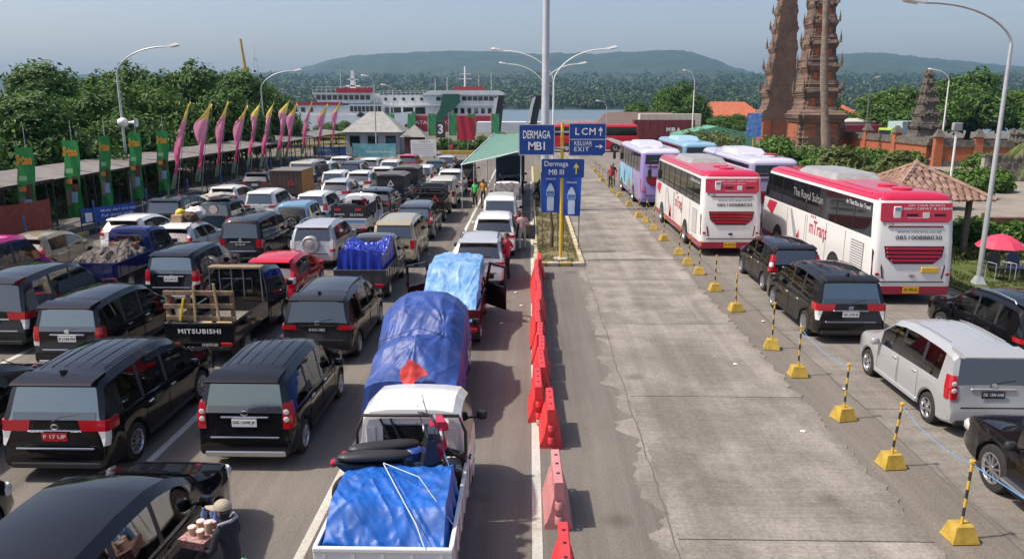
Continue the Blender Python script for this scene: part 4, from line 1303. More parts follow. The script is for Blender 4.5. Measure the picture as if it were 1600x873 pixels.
bx, _ = bed_truck('pickup_truck', 'pickup carrying a brown and orange wooden box', 'pickup', G, -14.7, 46.2, (.03, .03, .032), L=4.6, bed=2.7, rail=.2)
car('minibus', 'cream long minibus behind the brown box pickup', 'minibus', G, -15.9, 53.4, spec_van(5.2, 1.95, 2.2, wr=.34), (.42, .40, .34), tl='block', ptxt='', detail=1)
car('people_carrier', 'white people carrier next to the cream minibus', 'people carrier', G, -13.2, 57.6 - 6.3, MPV(), WHT, tl='slim', ptxt='', detail=1)
car('minivan', 'dark grey boxy minivan near the blue banners', 'minivan', G, -13.5, 57.6, spec_van(4.2, 1.66, 1.85), (.04, .042, .046), tl='block', ptxt='', detail=1)
car('suv', 'white suv in front of the teal banner', 'suv', G, -13.3, 63.4, spec_suv(), WHT, tl='vert', ptxt='', detail=1)

# sixth lane along the walkway
pk_ = car('minibus', 'pink minibus at the picture edge below the red banner', 'minibus', G, -17.1, 20.7, spec_van(5.0, 1.9, 2.12, wr=.33), (.52, .02, .20), tl='block', ptxt='', detail=1)
car('hatchback', 'beige hatchback beside the pink minibus', 'hatchback', G, -18.2, 26.4, spec_hatch(3.8, 1.66, 1.52), (.32, .27, .18), .25, tl='vert', ptxt='', extras=('bodymirror',))
car('hatchback', 'white hatchback ahead of the dark blue pickup', 'hatchback', G, -17.0, 31.0, spec_hatch(4.1, 1.70, 1.50), WHT, tl='vert', ptxt='DK 1620 UE', extras=('bodymirror',))
car('people_carrier', 'black people carrier with red lamps below the green banners', 'people carrier', G, -17.3, 35.6, spec_innova(), (.008, .008, .009), tl='wide', ptxt='DK 1003 WN', detail=1)
car('hatchback', 'white low car half hidden behind the roof bundles', 'hatchback', G, -17.7, 43.4, spec_hatch(4.2, 1.70, 1.48), WHT, tl='slim', ptxt='', detail=1)
car('suv', 'charcoal suv by the walkway beneath the pink flags', 'suv', G, -18.3, 50.8, spec_suv(4.3, 1.79, 1.66), (.03, .031, .034), tl='slim', ptxt='DK 1229 PX', detail=1)
car('people_carrier', 'white people carrier beside the cream minibus front', 'people carrier', G, -16.2, 59.5, MPV(), WHT, tl='vert', ptxt='', detail=1)
car('suv', 'white suv in front of the blue banner', 'suv', G, -16.2, 65.2, spec_suv(), WHT, tl='vert', ptxt='', detail=1)

# right-hand cars
car('people_carrier', 'black people carrier with round gold sticker behind the nearest coach', 'people carrier', GR, 8.72, 24.7, MPV(4.2, 1.70, 1.67), (.012, .010, .010), tl='tall', ptxt='DK 1842 KW', extras=('chromebar',), style='ten', sides='L')
car('people_carrier', 'black people carrier parked between the gold-stickered one and silver one', 'people carrier', GR, 8.42, 19.5, spec_innova(), (.012, .010, .009), tl='wide', ptxt='DK 1778 AF', extras=('film', 'ribs', 'chromebar', 'antenna'), style='ten', sides='L')
car('people_carrier', 'silver people carrier with black number plate', 'people carrier', GR, 8.72, 13.7, MPV(4.3, 1.68, 1.70), (.44, .45, .45), .35, tl='stack', ptxt='DK 1304 AAB', pstyle='black', extras=('ribs', 'bodysill', 'bodymirror'), style='five', sides='L')
car('suv', 'black suv with silver roof rails below the lawn', 'suv', GR, 12.0, 16.8, spec_suv(4.45, 1.75, 1.68), BLK, tl='slim', ptxt='', extras=('rails', 'bodymirror'), style='ten', sides='L')
pj = car('suv', 'black off-roader with alloy wheels entering at the lower corner', 'suv', GR, 8.46, 8.0, spec_suv(4.8, 1.83, 1.82, wr=.39), (.008, .008, .009), tl='vert', ptxt='', extras=('rails',), style='ten', front=True, sides='L')
MB().cbox(-1.02, -.86, 1.5, 3.3, .40, .45, .02).build('side_step', M_RIM, pj)
# ---------------------------------------------------------------- loads on the pick-ups
def tarpm(name, c, rough=.5, var=.3):
    return mat(name, c, rough, var=var, vscale=2.2, bump=.12, bscale=22)
T_BRIGHT = tarpm('tarp bright blue', (.008, .10, .42))
T_VIOLET = tarpm('tarp violet blue', (.028, .068, .26))
T_PALE = mat('tarp pale blue', (.06, .22, .50), .4, col2=(.30, .46, .66), vscale=2.0, bump=.12, bscale=22)
T_NAVY = tarpm('tarp royal blue', (.018, .04, .34), .3)
T_GREY = mat('sheet grey brown', (.075, .06, .05), .75, col2=(.17, .14, .12), vscale=3.5, bump=.7, bscale=9)
def step(a, b, t):
    t = max(0, min(1, (t - a) / (b - a)))
    return t * t * (3 - 2 * t)
tarp_obj('tarpaulin', 'bright blue tarpaulin roped over the back of the white pickup', 'tarpaulin', -2.46, -1.02, 8.2, 9.62, .78,
         lambda u, v: .20 + .34 * step(.0, .35, v) + .12 * u * step(.2, .9, v) + .06 * math.sin(5 * u + 1), T_BRIGHT, skirt=.42, n=90, wrinkle=.032, seed=2.2, over=.07)
M_ROPE = mat('blue rope', (.10, .28, .55), .7)
M_ROPEW = mat('pale rope', (.55, .6, .62), .7)
def rope(name, label, pts, r=.011, m=None, group=None, cat='rope'):
    P = [Vector(p) for p in pts]
    out = []
    for a, b in zip(P, P[1:]):
        for k in range(6): out.append(a.lerp(b, k / 6))
    out.append(P[-1])
    o = MB().tube(out, r, 5).build(name, m or M_ROPE, None, smooth=60)
    return props(o, label, cat, group)
def violet(u, v):
    c = abs(u - .5) * 2
    z = lt([(0, .42), (.10, .54), (.115, .50), (.20, .62), (.30, .86), (.42, .92), (.45, .90), (.60, 1.30), (.75, 1.50), (1, 1.42)], v)
    z -= lt([(0, 0), (.45, .03), (.75, .16), (1, .40)], c) * lt([(0, .35), (.3, .8), (.6, 1.1), (1, 1)], v)
    for pu, pv, h_, fr in ((.50, .27, .15, 13), (.80, .50, .10, 11), (.22, .60, .06, 9)):
        dx, dy = (u - pu) * 1.6, (v - pv) * 2.7
        d = math.hypot(dx, dy)
        a = math.atan2(dy, dx)
        z += h_ * max(0, 1 - d / .45) + .022 * math.cos(fr * a + 2 * math.sin(3 * a)) * min(1, d * 5) * math.exp(-d * 1.9)
    return z
tarp_obj('tarpaulin', 'violet-blue tarpaulin covering the whole stepped load', 'tarpaulin', -3.08, -1.36, 13.50, 16.5, .72, violet, T_VIOLET, skirt=.62, n=130, wrinkle=.016, seed=4.1, over=.07)
for k_, (y_, z_) in enumerate(((13.82, 1.23), (14.80, 1.66))):
    rope('rope', ['thin rope strapped across the back of the violet-blue load', 'thin rope strapped over the middle of the violet-blue load'][k_], [(-3.12, y_, .95), (-3.0, y_, z_ - .16), (-2.6, y_ - .01, z_ + .0), (-2.2, y_ - .02, z_ + .03 + .1 * k_), (-1.8, y_ - .01, z_ + .0), (-1.44, y_, z_ - .16), (-1.32, y_, .95)], .008, mat('navy rope', (.03, .05, .14), .8))
tarp_obj('tarpaulin', 'pale blue tarpaulin stretched over cab and bed of the red pickup', 'tarpaulin', -2.80, -1.36, 18.8, 22.45, .92,
         lambda u, v: (.12 + .30 * step(.0, .25, v) + .50 * step(.28, .62, v)) * (.90 + .10 * math.sin(math.pi * u) ** .5), T_PALE, skirt=.3, n=90, wrinkle=.03, seed=1.4, over=.04)
tarp_obj('tarpaulin', 'crumpled royal blue tarpaulin over the grey pickup load', 'tarpaulin', -6.02, -4.68, 23.75, 25.75, .86,
         lambda u, v: .72 + .22 * step(.5, .9, u) * step(.3, .8, v) + .12 * math.sin(4 * u + 2 * v), T_NAVY, skirt=.72, n=90, wrinkle=.08, seed=7.7, over=.05)
tarp_obj('sheet', 'grey-brown crumpled sheet over the dark blue pickup load', 'sheet', -15.02, -13.58, 24.3, 26.6, .80,
         lambda u, v: .26 + .26 * math.sin(math.pi * u) * step(.05, .5, v) + .10 * math.sin(6 * u + 5 * v), T_GREY, skirt=.3, n=80, wrinkle=.14, seed=9.2, over=.02)
tarp_obj('sheet', 'dark grey sheet slung over the white-cabbed pickup load', 'sheet', -1.9, -.55, 40.7, 43.2, .9,
         lambda u, v: .5 + .35 * step(.2, .8, v), mat('sheet dark', (.09, .085, .08), .8, var=.3), skirt=.3, n=30, wrinkle=.08, seed=3.2)
# red cloth on the violet tarp
M_REDC = mat('red cloth', (.72, .07, .06), .6, bump=.4, bscale=12)
mb = MB(); pts = []
for i in range(13):
    row = []
    for j in range(13):
        u, v = i / 12 - .5, j / 12 - .5
        x, z = (u - v) * .27 * (1 + .25 * math.sin(5 * u + 2 * v)), (u + v) * .30
        row.append((x, -.04 - .05 * max(0, math.cos(x * 9 + z * 3)) - .03 * fbm(x * 6, z * 6), z + .04 * math.sin(9 * x)))
    pts.append(row)
mb.grid(pts)
props(mb.build('warning_cloth', M_REDC, None, (-2.2, 13.47, 1.27), (R(-24), 0, R(4)), smooth=60), 'red cloth tied to the back of the violet-blue load', 'cloth')
# crates on the blue pickup
for k, (x, y, z) in enumerate(((-14.6, 26.75, .76), (-14.1, 26.72, .76))):
    c = empty('fruit_crate', (x, y - .22, z), .1 * k, ['orange-brown crate behind the blue cab, window side', 'orange-brown crate behind the blue cab, door side'][k], 'crate', 'crates on the blue pickup')
    cm = mat('crate wood', (.36, .16, .08), .8, var=.3)
    for q in range(4): MB().box(-.22, .22, -.19, -.175, .02 + .16 * q, .13 + .16 * q).build('slat', cm, c)
    for s in (-1, 1): MB().box(s * .21 - .012, s * .21 + .012, -.175, .17, 0, .64).build('side_board', cm, c)
    MB().box(-.19, .19, -.17, .17, .0, .60).build('contents', mat('crate fill', (.30, .14, .08), .9, var=.4), c)

rope('rope', 'light rope crossing the bright blue tarpaulin down to the tailgate', [(-1.95, 9.5, 1.46), (-1.7, 8.95, 1.43), (-1.35, 8.35, 1.24), (-1.22, 8.09, 1.1)], .007, M_ROPEW)
rope('rope', 'light rope slanting over the bright blue tarpaulin to the pickup side', [(-1.95, 9.5, 1.47), (-1.4, 9.0, 1.53), (-.93, 8.6, 1.10)], .006, M_ROPEW)
rope('rope', 'blue rope running from the motorbike to the pickup side rail', [(-1.35, 10.2, 1.62), (-1.15, 9.75, 1.5), (-.92, 9.3, 1.12)], .008, M_ROPE)

# wooden rack and sticks on the black pickup
M_WOOD = mat('weathered timber', (.24, .16, .09), .8, var=.35, vscale=6, bump=.3)
M_WOODL = mat('fresh timber', (.45, .31, .16), .75, var=.25, vscale=6)
rkk = empty('timber_rack', (-7.85, 17.52, 0), 0, 'brown timber rack standing at the tailgate of the black pickup', 'timber rack')
for z, sl_ in ((1.18, .02), (1.48, -.01), (1.80, .0)):
    MB().cbox(-.84, .84, -.03, .03, z - .055, z + .055, .012).build('plank', M_WOOD, rkk, rot=(0, sl_, 0))
for x in (-.78, -.28, .30, .78):
    MB().cbox(x - .055, x + .055, .03, .075, 1.06, 1.84, .012).build('plank', M_WOOD, rkk)
for x, a in ((-.12, .02), (.58, -.09)):
    MB().cbox(x - .03, x + .03, -.075, -.03, 1.10, 2.0, .01).build('stick', M_WOODL, rkk, rot=(0, a, 0))
MB().cbox(-.03, .03, -.065, -.03, 1.15, 1.72, .01).build('stick', mat('yellow stick', (.7, .5, .03), .6), rkk, (-.72, 0, 0), (0, .22, 0))
fr = empty('cab_guard', (-7.85, 19.83, 0), 0, 'grey tubular guard frame behind the black pickup cab', 'guard frame')
M_BARE = mat('bare steel bar', (.22, .22, .21), .55, metal=.3)
MB().tube([(-.72, 0, .78), (-.68, 0, 1.9), (.68, 0, 1.9), (.72, 0, .78)], .022, 6).build('frame', M_BARE, fr)
MB().tube([(-.7, 0, 1.0), (.7, 0, 1.0)], .015, 6).build('bar', M_BARE, fr)
for x in (-.42, -.1, .22): MB().tube([(x, 0, 1.0), (x, 0, 1.88)], .014, 6).build('bar', M_BARE, fr)
MB().cbox(-.72, .72, -.02, .3, 1.905, 1.945, .01).build('top_plank', M_WOOD, fr)
for k in range(3):
    lo = MB().cbox(-.6, .7, -.06, .06, 0, .05, .01).build('loose_plank', M_WOODL if k else M_WOOD, None, (-7.75 + .1 * k, 18.3 + .25 * k, .745 + .052 * 0), (0, 0, .15 * k - .1))
    props(lo, ['brown loose plank on the black pickup floor', 'pale loose plank on the black pickup floor, middle one', 'pale loose plank nearest the black pickup cab'][k], 'plank', 'planks on the pickup floor')
# rack pickup ladder frame
lr = empty('ladder_rack', (-5.3, 40.05, 0), 0, 'black steel ladder rack on the bed of the black pickup', 'rack')
for s in (-1, 1):
    for y in (.05, 2.3): MB().tube([(s * .78, y, .8), (s * .78, y, 1.85)], .025, 6).build('post', M_BLACKP, lr)
    for z in (1.3, 1.58, 1.85): MB().tube([(s * .78, .05, z), (s * .78, 2.3, z)], .02, 6).build('rail', M_BLACKP, lr)
for z in (1.3, 1.58, 1.85):
    for y in (.05, 2.3): MB().tube([(-.78, y, z), (.78, y, z)], .022, 6).build('rail', M_BLACKP, lr)
def triangle(parent, loc, m, s=.3, inner=None):
    o = MB()
    P = [(-s, -s * .58), (s, -s * .58), (0, s * 1.15)]; q = .62
    for i in range(3):
        a, b = P[i], P[(i + 1) % 3]
        o.add([(a[0], 0, a[1]), (b[0], 0, b[1]), (b[0] * q, 0, b[1] * q), (a[0] * q, 0, a[1] * q), (a[0], .012, a[1]), (b[0], .012, b[1]), (b[0] * q, .012, b[1] * q), (a[0] * q, .012, a[1] * q)], [(0, 1, 2, 3), (7, 6, 5, 4), (0, 4, 5, 1), (2, 6, 7, 3)])
    return o.build('warning_triangle', m, parent, loc)
triangle(lr, (.35, .01, 1.2), mat('triangle red', (.55, .03, .04), .4), .26)
# boards on the motorbike pickup
bb = empty('bed_boards', (-8.25, 34.6, 0), 0, 'black bed boards with white lettering on the white pickup', 'boards')
M_BLKB = mat('black board', (.02, .02, .022), .6)
MB().cbox(-.80, .80, .03, .06, 1.03, 1.62, .01).build('board', M_BLKB, bb)
for s in (-1, 1): MB().cbox(s * .80 - .02, s * .80 + .02, .06, 2.4, 1.03, 1.62, .01).build('board', M_BLKB, bb)
text('JEMBER', M_WHITE, bb, (-.42, .026, 1.22), REAR, width=.5, height=.12)
text('SILAYAH', M_WHITE, bb, (.36, .026, 1.22), REAR, width=.58, height=.12)
for x in (-.5, .45): MB().cbox(x - .14, x + .14, .018, .03, 1.40, 1.5, .005).build('sticker', MATS['triangle red'], bb)
MB().cbox(-.75, .75, -.02, -.012, .86, .95, .004).build('sticker', mat('sticker blue', (.08, .28, .6), .4), bb)
# canvas lorries
for k, (x, y, lab) in enumerate(((-8.3, 45.6, 'dark canvas-covered pickup with pale triangle on its back'), (-8.2, 50.8, 'dark canvas-covered pickup ahead of the triangle-marked one'))):
    r_, _ = bed_truck('pickup_truck', lab, 'pickup', G, x, y, (.03, .035, .09), L=4.5, bed=2.6, rail=.4)
    MB().cbox(-.82, .82, -.02, 2.55, 1.10, 1.96, .06).build('canvas_cover', mat('black canvas', (.03, .03, .032), .8, var=.3, bump=.4, bscale=6), r_, smooth=30)
    MB().prism([(-.86, 1.95), (.86, 1.95), (.5, 2.06), (-.5, 2.06)], -.06, 2.6, axis='y').build('canvas_roof', mat('grey canvas', (.10, .10, .10), .8, var=.2), r_)
    if k == 0: triangle(r_, (.05, -.045, 1.5), M_WHITE, .2)
# brown and orange box
wb_ = empty('cargo_box', (-14.7, 46.15, .76), 0, 'tall cargo box with brown planked back and orange side', 'cargo box')
M_PLK = mat('brown planks', (.07, .045, .035), .8, var=.3, vscale=4)
for k in range(8): MB().cbox(-.96 + .24 * k + .006, -.72 + .24 * k - .006, -.02, .02, .1, 1.42, .006).build('plank', M_PLK, wb_)
for k in range(8): MB().cbox(.955, .985, .02 + .32 * k, .33 + .32 * k, .1, 1.42, .006).build('plank', mat('orange planks', (.42, .16, .02), .6, var=.35), wb_)
MB().box(-.95, .95, .025, 2.58, .02, 1.40).build('core', M_PLK, wb_)
MB().cbox(-1.0, 1.0, -.04, 2.62, 1.42, 1.47, .01).build('lid', mat('lid grey', (.16, .14, .12), .7), wb_)
triangle(wb_, (.3, -.04, .72), MATS['triangle red'], .2)
# navy box lorry under the awning
nb, _ = bed_truck('box_lorry', 'lorry with a navy blue cargo box under the green awning', 'lorry', G, -1.3, 51.6, (.02, .02, .03), L=5.2, W=1.8, bed=3.2, rail=.1)
MB().cbox(-.95, .95, -.02, 3.2, .86, 2.75, .03).build('cargo_box', mat('navy box', (.012, .02, .05), .5), nb)
# luggage on the white hatchback
def blob(name, label, cat, loc, r, m, seed, group=None, n=14, amp=.25):
    mb = MB(); pts = []
    for i in range(n + 1):
        th = math.pi * i / n
        row = []
        for j in range(2 * n):
            ph = math.pi * j / n
            d = Vector((math.sin(th) * math.cos(ph), math.sin(th) * math.sin(ph), math.cos(th)))
            k = 1 + amp * fbm(d.x * 2 + seed, d.y * 2, d.z * 2)
            row.append((d.x * r[0] * k, d.y * r[1] * k, max(-r[2] * .8, d.z * r[2] * k) + r[2] * .8))
        row.append(row[0]); pts.append(row)
    mb.grid(pts, flip=True)
    o = mb.build(name, m, None, loc, smooth=50)
    return props(o, label, cat, group)
gl = 'luggage on the white hatchback roof'
cb = MB().cbox(-.2, .2, -.15, .15, 0, .3, .01).build('cardboard_box', mat('cardboard', (.42, .29, .17), .8, var=.15), None, (-14.15, 30.35, 1.505)); props(cb, 'cardboard box on the white hatchback roof', 'box', gl)
blob('bag', 'yellow bag on the white hatchback roof', 'bag', (-14.2, 30.75, 1.50), (.24, .2, .27), mat('bag yellow', (.65, .45, .02), .6), 2, gl)
blob('bag', 'dark brown bag on the white hatchback roof', 'bag', (-13.75, 30.6, 1.50), (.28, .26, .22), mat('bag brown', (.07, .04, .03), .8), 5, gl)
blob('sack', 'white sack on the white hatchback roof', 'sack', (-13.75, 31.2, 1.50), (.42, .4, .3), mat('sack white', (.6, .59, .55), .8, bump=.4), 8, gl)
blob('bundle', 'grey netted bundle on the teal jeep roof', 'bundle', (-14.75, 36.0, 1.76), (.66, .6, .17), mat('bundle grey', (.22, .20, .18), .9, col2=(.5, .48, .44), vscale=7, bump=.8), 11, None, amp=.35)
st_ = MB().lathe([(.001, -.006), (.2, -.006), (.2, .004)], 20, 0, axis='y').build('round_sticker', mat('sticker pale', (.55, .35, .33), .6, col2=(.7, .68, .62), vscale=9), ka, (0, .015, 1.36))
g_ = MB().lathe([(.07, 0), (.10, -.004), (.13, 0)], 20, 0, axis='y')

# ---------------------------------------------------------------- motorbikes
def motorbike(name, label, loc, rot, body, group=None, lean=0.0, shield=None):
    r_ = empty(name, loc, 0, label, 'motorbike', group)
    r_.rotation_euler = (0, lean, rot)
    pm = paint(body)
    for y in (-.62, .62):
        t = MB().lathe([(.20, -.035), (.26, -.045), (.285, -.02), (.285, .02), (.26, .045), (.20, .035)], 20, 0, axis='x')
        w = t.build('wheel', M_TYRE, r_, (0, y, .285), smooth=40)
        q = MB().lathe([(.20, -.03), (.19, 0), (.20, .03)], 20, 0, axis='x'); q.build('rim', M_RIM, w)
        d = MB()
        for k in range(5):
            a = k * 1.2566
            d = MB().tube([(0, 0, 0), (0, .19 * math.cos(a), .19 * math.sin(a))], .014, 5); d.build('spoke', M_RIM, w)
    MB().prism([(-.70, .62), (-.15, .55), (-.1, .42), (.18, .36), (.3, .45), (.2, .62), (-.1, .68), (-.55, .72), (-.85, .78)], -.1, .1, axis='x').build('body_panel', pm, r_, smooth=30)
    st = MB().tube([(0, -.80, .84), (0, -.7, .82), (0, -.45, .80), (0, -.1, .76), (0, .12, .74), (0, .18, .73)], [.05, .10, .125, .12, .09, .04], 12)
    st.v = [(x, y_, .8 + (z - .8) * .55) for x, y_, z in st.v]
    st.build('seat', mat('seat vinyl', (.02, .02, .022), .5), r_, smooth=60)
    MB().prism([(.28, .45), (.42, .40), (.56, .72), (.50, 1.0), (.40, 1.02), (.36, .8)], -.17, .17, axis='x').build('leg_shield', paint(shield or body), r_, smooth=30)
    MB().prism([(.42, .92), (.60, .95), (.56, 1.08), (.42, 1.10)], -.12, .12, axis='x').build('headlamp_cowl', paint(shield or body), r_, smooth=30)
    MB().cbox(-.07, .07, .585, .63, .95, 1.05, .02).build('headlamp', M_CLEAR, r_)
    MB().tube([(-.33, .30, 1.06), (-.2, .40, 1.07), (.2, .40, 1.07), (.33, .30, 1.06)], .014, 6).build('handlebar', M_BLACKP, r_)
    for s in (-1, 1):
        MB().tube([(s * .24, .38, 1.07), (s * .30, .34, 1.24)], .007, 5).build('mirror_stem', M_BLACKP, r_)
        MB().lathe([(.001, -.01), (.055, -.01), (.06, .005), (.001, .02)], 14, 0, axis='y').build('mirror', M_CHROME, r_, (s * .31, .33, 1.28), scale=(1.25, 1, .85))
        MB().tube([(s * .06, .62, .285), (s * .06, .46, .75)], .02, 6).build('fork', M_RIM, r_)
    MB().prism([(.35, .5), (.62, .59), (.9, .45), (.88, .42), (.62, .55), (.37, .46)], -.05, .05, axis='x').build('front_mudguard', pm, r_)
    MB().cbox(-.09, .09, -.25, .15, .2, .46, .03).build('engine', M_RIMD, r_)
    MB().tube([(.1, .1, .25), (.13, -.4, .26), (.14, -.85, .38)], .04, 8).build('exhaust', M_RIM, r_, smooth=60)
    MB().cbox(-.06, .06, -.9, -.82, .70, .78, .02).build('tail_light', M_RED, r_)
    return r_
motorbike('motorbike', 'black motorbike with red cowl lying across the white pickup bed, nearer the cab', (-1.75, 10.08, .73), R(-68), (.02, .02, .022), 'motorbikes on the white pickup', .06, (.5, .03, .08))
motorbike('motorbike', 'dark motorbike with long seat on the white pickup bed, next to the blue tarpaulin', (-1.80, 9.72, .72), R(-76), (.03, .03, .035), 'motorbikes on the white pickup', .02)
bk = MB().lathe([(.10, 0), (.13, .02), (.135, .28), (.10, .31), (.001, .31)], 16).build('paint_tub', mat('tub blue', (.02, .06, .25), .4), None, (-1.62, 9.98, 1.16), smooth=40); props(bk, 'blue and pale tub wedged between the motorbikes', 'tub')
MB().lathe([(.137, .0), (.138, .12)], 16).build('tub_label', mat('tub label', (.6, .62, .55), .5), bk, (0, 0, .03))
motorbike('motorbike', 'motorbike tied upright on the black-boarded pickup bed', (-8.25, 35.9, .74), R(-80), (.25, .02, .03), None, .1)
for k in range(3):
    motorbike('motorbike', ['motorbike parked on the median behind the bottle banners, first of three', 'motorbike parked on the median, middle of three', 'motorbike parked on the median, last of three'][k], (1.0 + .1 * k, 49 + 1.3 * k, .115), R(60), (.05, .05, .06), 'motorbikes on the median')

# ---------------------------------------------------------------- barriers and bollards
M_BAR = mat('barrier red', (.62, .045, .05), .5, var=.16, vscale=3.5)
M_BARP = mat('barrier faded pink', (.52, .22, .22), .55, var=.12, vscale=2)
def barrier_mesh(m, nm):
    """hollow plastic road barrier: wide foot, sloped ribbed sides, narrow top beam"""
    mb = MB()
    L = 1.12
    prof = lambda f: [(.235, 0), (.235, .10), (.20, .14), (.10 + .0 * f, .60), (.075, .64), (.075, .84), (.055, .86)]
    ny = 33
    rows = []
    for i in range(ny):
        y = L * i / (ny - 1)
        f = .5 + .5 * math.cos(2 * math.pi * y / L * 5)
        dep_ = .035 * (1 if f > .5 else 0)
        pr = [(.21, 0), (.21, .07), (.20 - dep_ * .6, .11), (.15 - dep_, .30), (.11 - dep_ * .6, .46), (.072, .51), (.072, .74), (.055, .76)]
        rows.append([(x, y, z) for x, z in pr] + [(-x, y, z) for x, z in pr[::-1]])
    mb.grid(rows)
    n = len(rows[0])
    mb.f.append(tuple(range(n))); mb.m.append(0)
    k0 = (ny - 1) * n
    mb.f.append(tuple(range(k0 + n - 1, k0 - 1, -1))); mb.m.append(0)
    # close underside and top
    for i in range(ny - 1):
        mb.f.append((i * n, (i + 1) * n, (i + 1) * n + n - 1, i * n + n - 1)); mb.m.append(0)
    return mb.mesh(nm, m, 35)
bmR, bmP = barrier_mesh(M_BAR, 'barrier'), barrier_mesh(M_BARP, 'barrier')
pegR = MB().lathe([(.06, 0), (.06, .10), (.045, .12)], 12).mesh('coupling', M_BAR, 40)
pegP = MB().lathe([(.06, 0), (.06, .10), (.045, .12)], 12).mesh('coupling', M_BARP, 40)
holem = MB().lathe([(.001, .0), (.028, .0), (.028, -.004)], 12).mesh('filler_hole', M_UNDER)
blist = [(.47, 8.15, 0, 0), (.46, 10.35, .02, 1), (.42, 13.1, .01, 0)]
y = 14.25
for k in range(12):
    blist.append((.27 + .03 * math.sin(k * 1.1) + (.12 if k == 11 else 0) - (.07 if k == 0 else 0), y, .03 * math.sin(k * 1.7 + .4), 0)); y += 1.155
words = ['first', 'second', 'third', 'fourth', 'fifth', 'sixth', 'seventh', 'eighth', 'ninth', 'tenth', 'eleventh', 'twelfth']
for k, (x, y, a, p) in enumerate(blist):
    if k == 0: lab = 'red plastic road barrier cut off by the bottom picture edge'
    elif k == 1: lab = 'faded pink plastic road barrier standing apart on the asphalt'
    elif k == 2: lab = 'red plastic road barrier with a spring coil beside its foot'
    else: lab = 'red plastic road barrier, %s in the close row towards the median' % words[k - 3]
    o = link('road_barrier', bmP if p else bmR, None, (x, y, 0), (0, 0, a)); props(o, lab, 'road barrier', 'plastic barriers beside the white line')
    for yy in (-.03, 1.15):
        for z in (.12, .36): link('coupling', pegP if p else pegR, o, (0, yy, z))
    for yy in (.3, .62, .92): link('filler_hole', holem, o, (0, yy, .764))
coil = []
for k in range(60): coil.append((.16 + .004 * k, 14.15 + .05 * math.cos(k * .9), .06 + .05 * math.sin(k * .9)))
props(MB().tube(coil, .01, 5).build('spring_coil', M_GALV, None, smooth=60), 'grey coiled spring hose lying by the barrier row', 'coil')

# yellow bollard feet with striped posts
bfoot = MB()
bfoot.prism([(-.20, -.17), (.20, -.17), (.20, .17), (-.20, .17)], 0, .24, top=[(-.13, -.11), (.13, -.11), (.13, .11), (-.13, .11)])
bfm = bfoot.mesh('base', M_YEL)
bpm = MB()
SEG = 7
for k in range(SEG): bpm.lathe([(.021, k / SEG), (.021, (k + 1) / SEG)], 10, k % 2)
bpm.lathe([(.021, 1.0), (.04, 1.0), (.04, 1.035), (.001, 1.035)], 10, 0)
M_POSTY, M_POSTK = mat('post yellow', (.60, .38, .04), .5, var=.15), mat('post black', (.03, .03, .032), .5)
bpm_ = bpm.mesh('post', [M_POSTY, M_POSTK], 40)
bolls = [(6.29, 10.11), (6.34, 12.42), (6.33, 14.48), (6.26, 16.98), (6.28, 19.02), (6.3, 22.68), (6.28, 25.28), (6.3, 27.85), (6.22, 29.56), (6.26, 31.64), (6.19, 34.99), (6.23, 38.09), (6.19, 40.62), (6.07, 42.49), (6.16, 47.38), (6.09, 52.02), (5.81, 54.28), (6.0, 59.45), (5.88, 62.41), (5.95, 66.26), (6.04, 71.26)]
ords = ['nearest the picture bottom, next to the off-roader wheel', 'second in the row, behind the silver car', 'third in the row, beside the silver car wheel', 'fourth in the row', 'fifth in the row', 'sixth in the row', 'seventh in the row', 'eighth in the row, behind the white coach', 'ninth in the row', 'tenth in the row', 'eleventh in the row', 'twelfth in the row', 'thirteenth in the row', 'fourteenth in the row', 'fifteenth in the row, beside the lilac coach', 'sixteenth in the row', 'seventeenth in the row', 'eighteenth in the row', 'nineteenth in the row', 'twentieth in the row', 'last and farthest in the row']
tops = []
rr = random.Random(5)
for k, (x, y) in enumerate(bolls):
    r_ = empty('bollard', (x, y + .1, .02), rr.uniform(-.25, .25), 'striped post on yellow concrete foot, ' + ords[k], 'bollard', 'striped bollards along the parked coaches')
    link('base', bfm, r_)
    lx, ly = rr.uniform(-.02, .08), rr.uniform(-.03, .05)
    h = .92 + rr.uniform(-.04, .05)
    link('post', bpm_, r_, (0, 0, .22), (-ly, lx, 0), (1, 1, h))
    ca, sa = math.cos(r_.rotation_euler.z), math.sin(r_.rotation_euler.z)
    tx, ty = lx * h, ly * h
    tops.append((x + ca * tx - sa * ty, y + .1 + sa * tx + ca * ty, .02 + .22 + h - .03))
for k in range(len(tops) - 1):
    if k in (1, 3, 6, 10, 14): continue
    a, b = Vector(tops[k]), Vector(tops[k + 1])
    pts = []
    for q in range(9):
        t = q / 8
        p = a.lerp(b, t); p.z -= .5 * t * (1 - t)
        pts.append(p)
    o = MB().tube(pts, .006, 5).build('barrier_rope', M_ROPE if k < 4 else mat('rope grey', (.2, .2, .2), .8), None, smooth=60)
    props(o, 'thin rope sagging from the striped post that is ' + ords[k].split(',')[0], 'rope', 'ropes between the striped posts')
rope('barrier_rope', 'blue rope running from the nearest striped post past the off-roader', [tops[0], (7.1, 9.4, .75), (8.0, 8.2, .6)], .010)

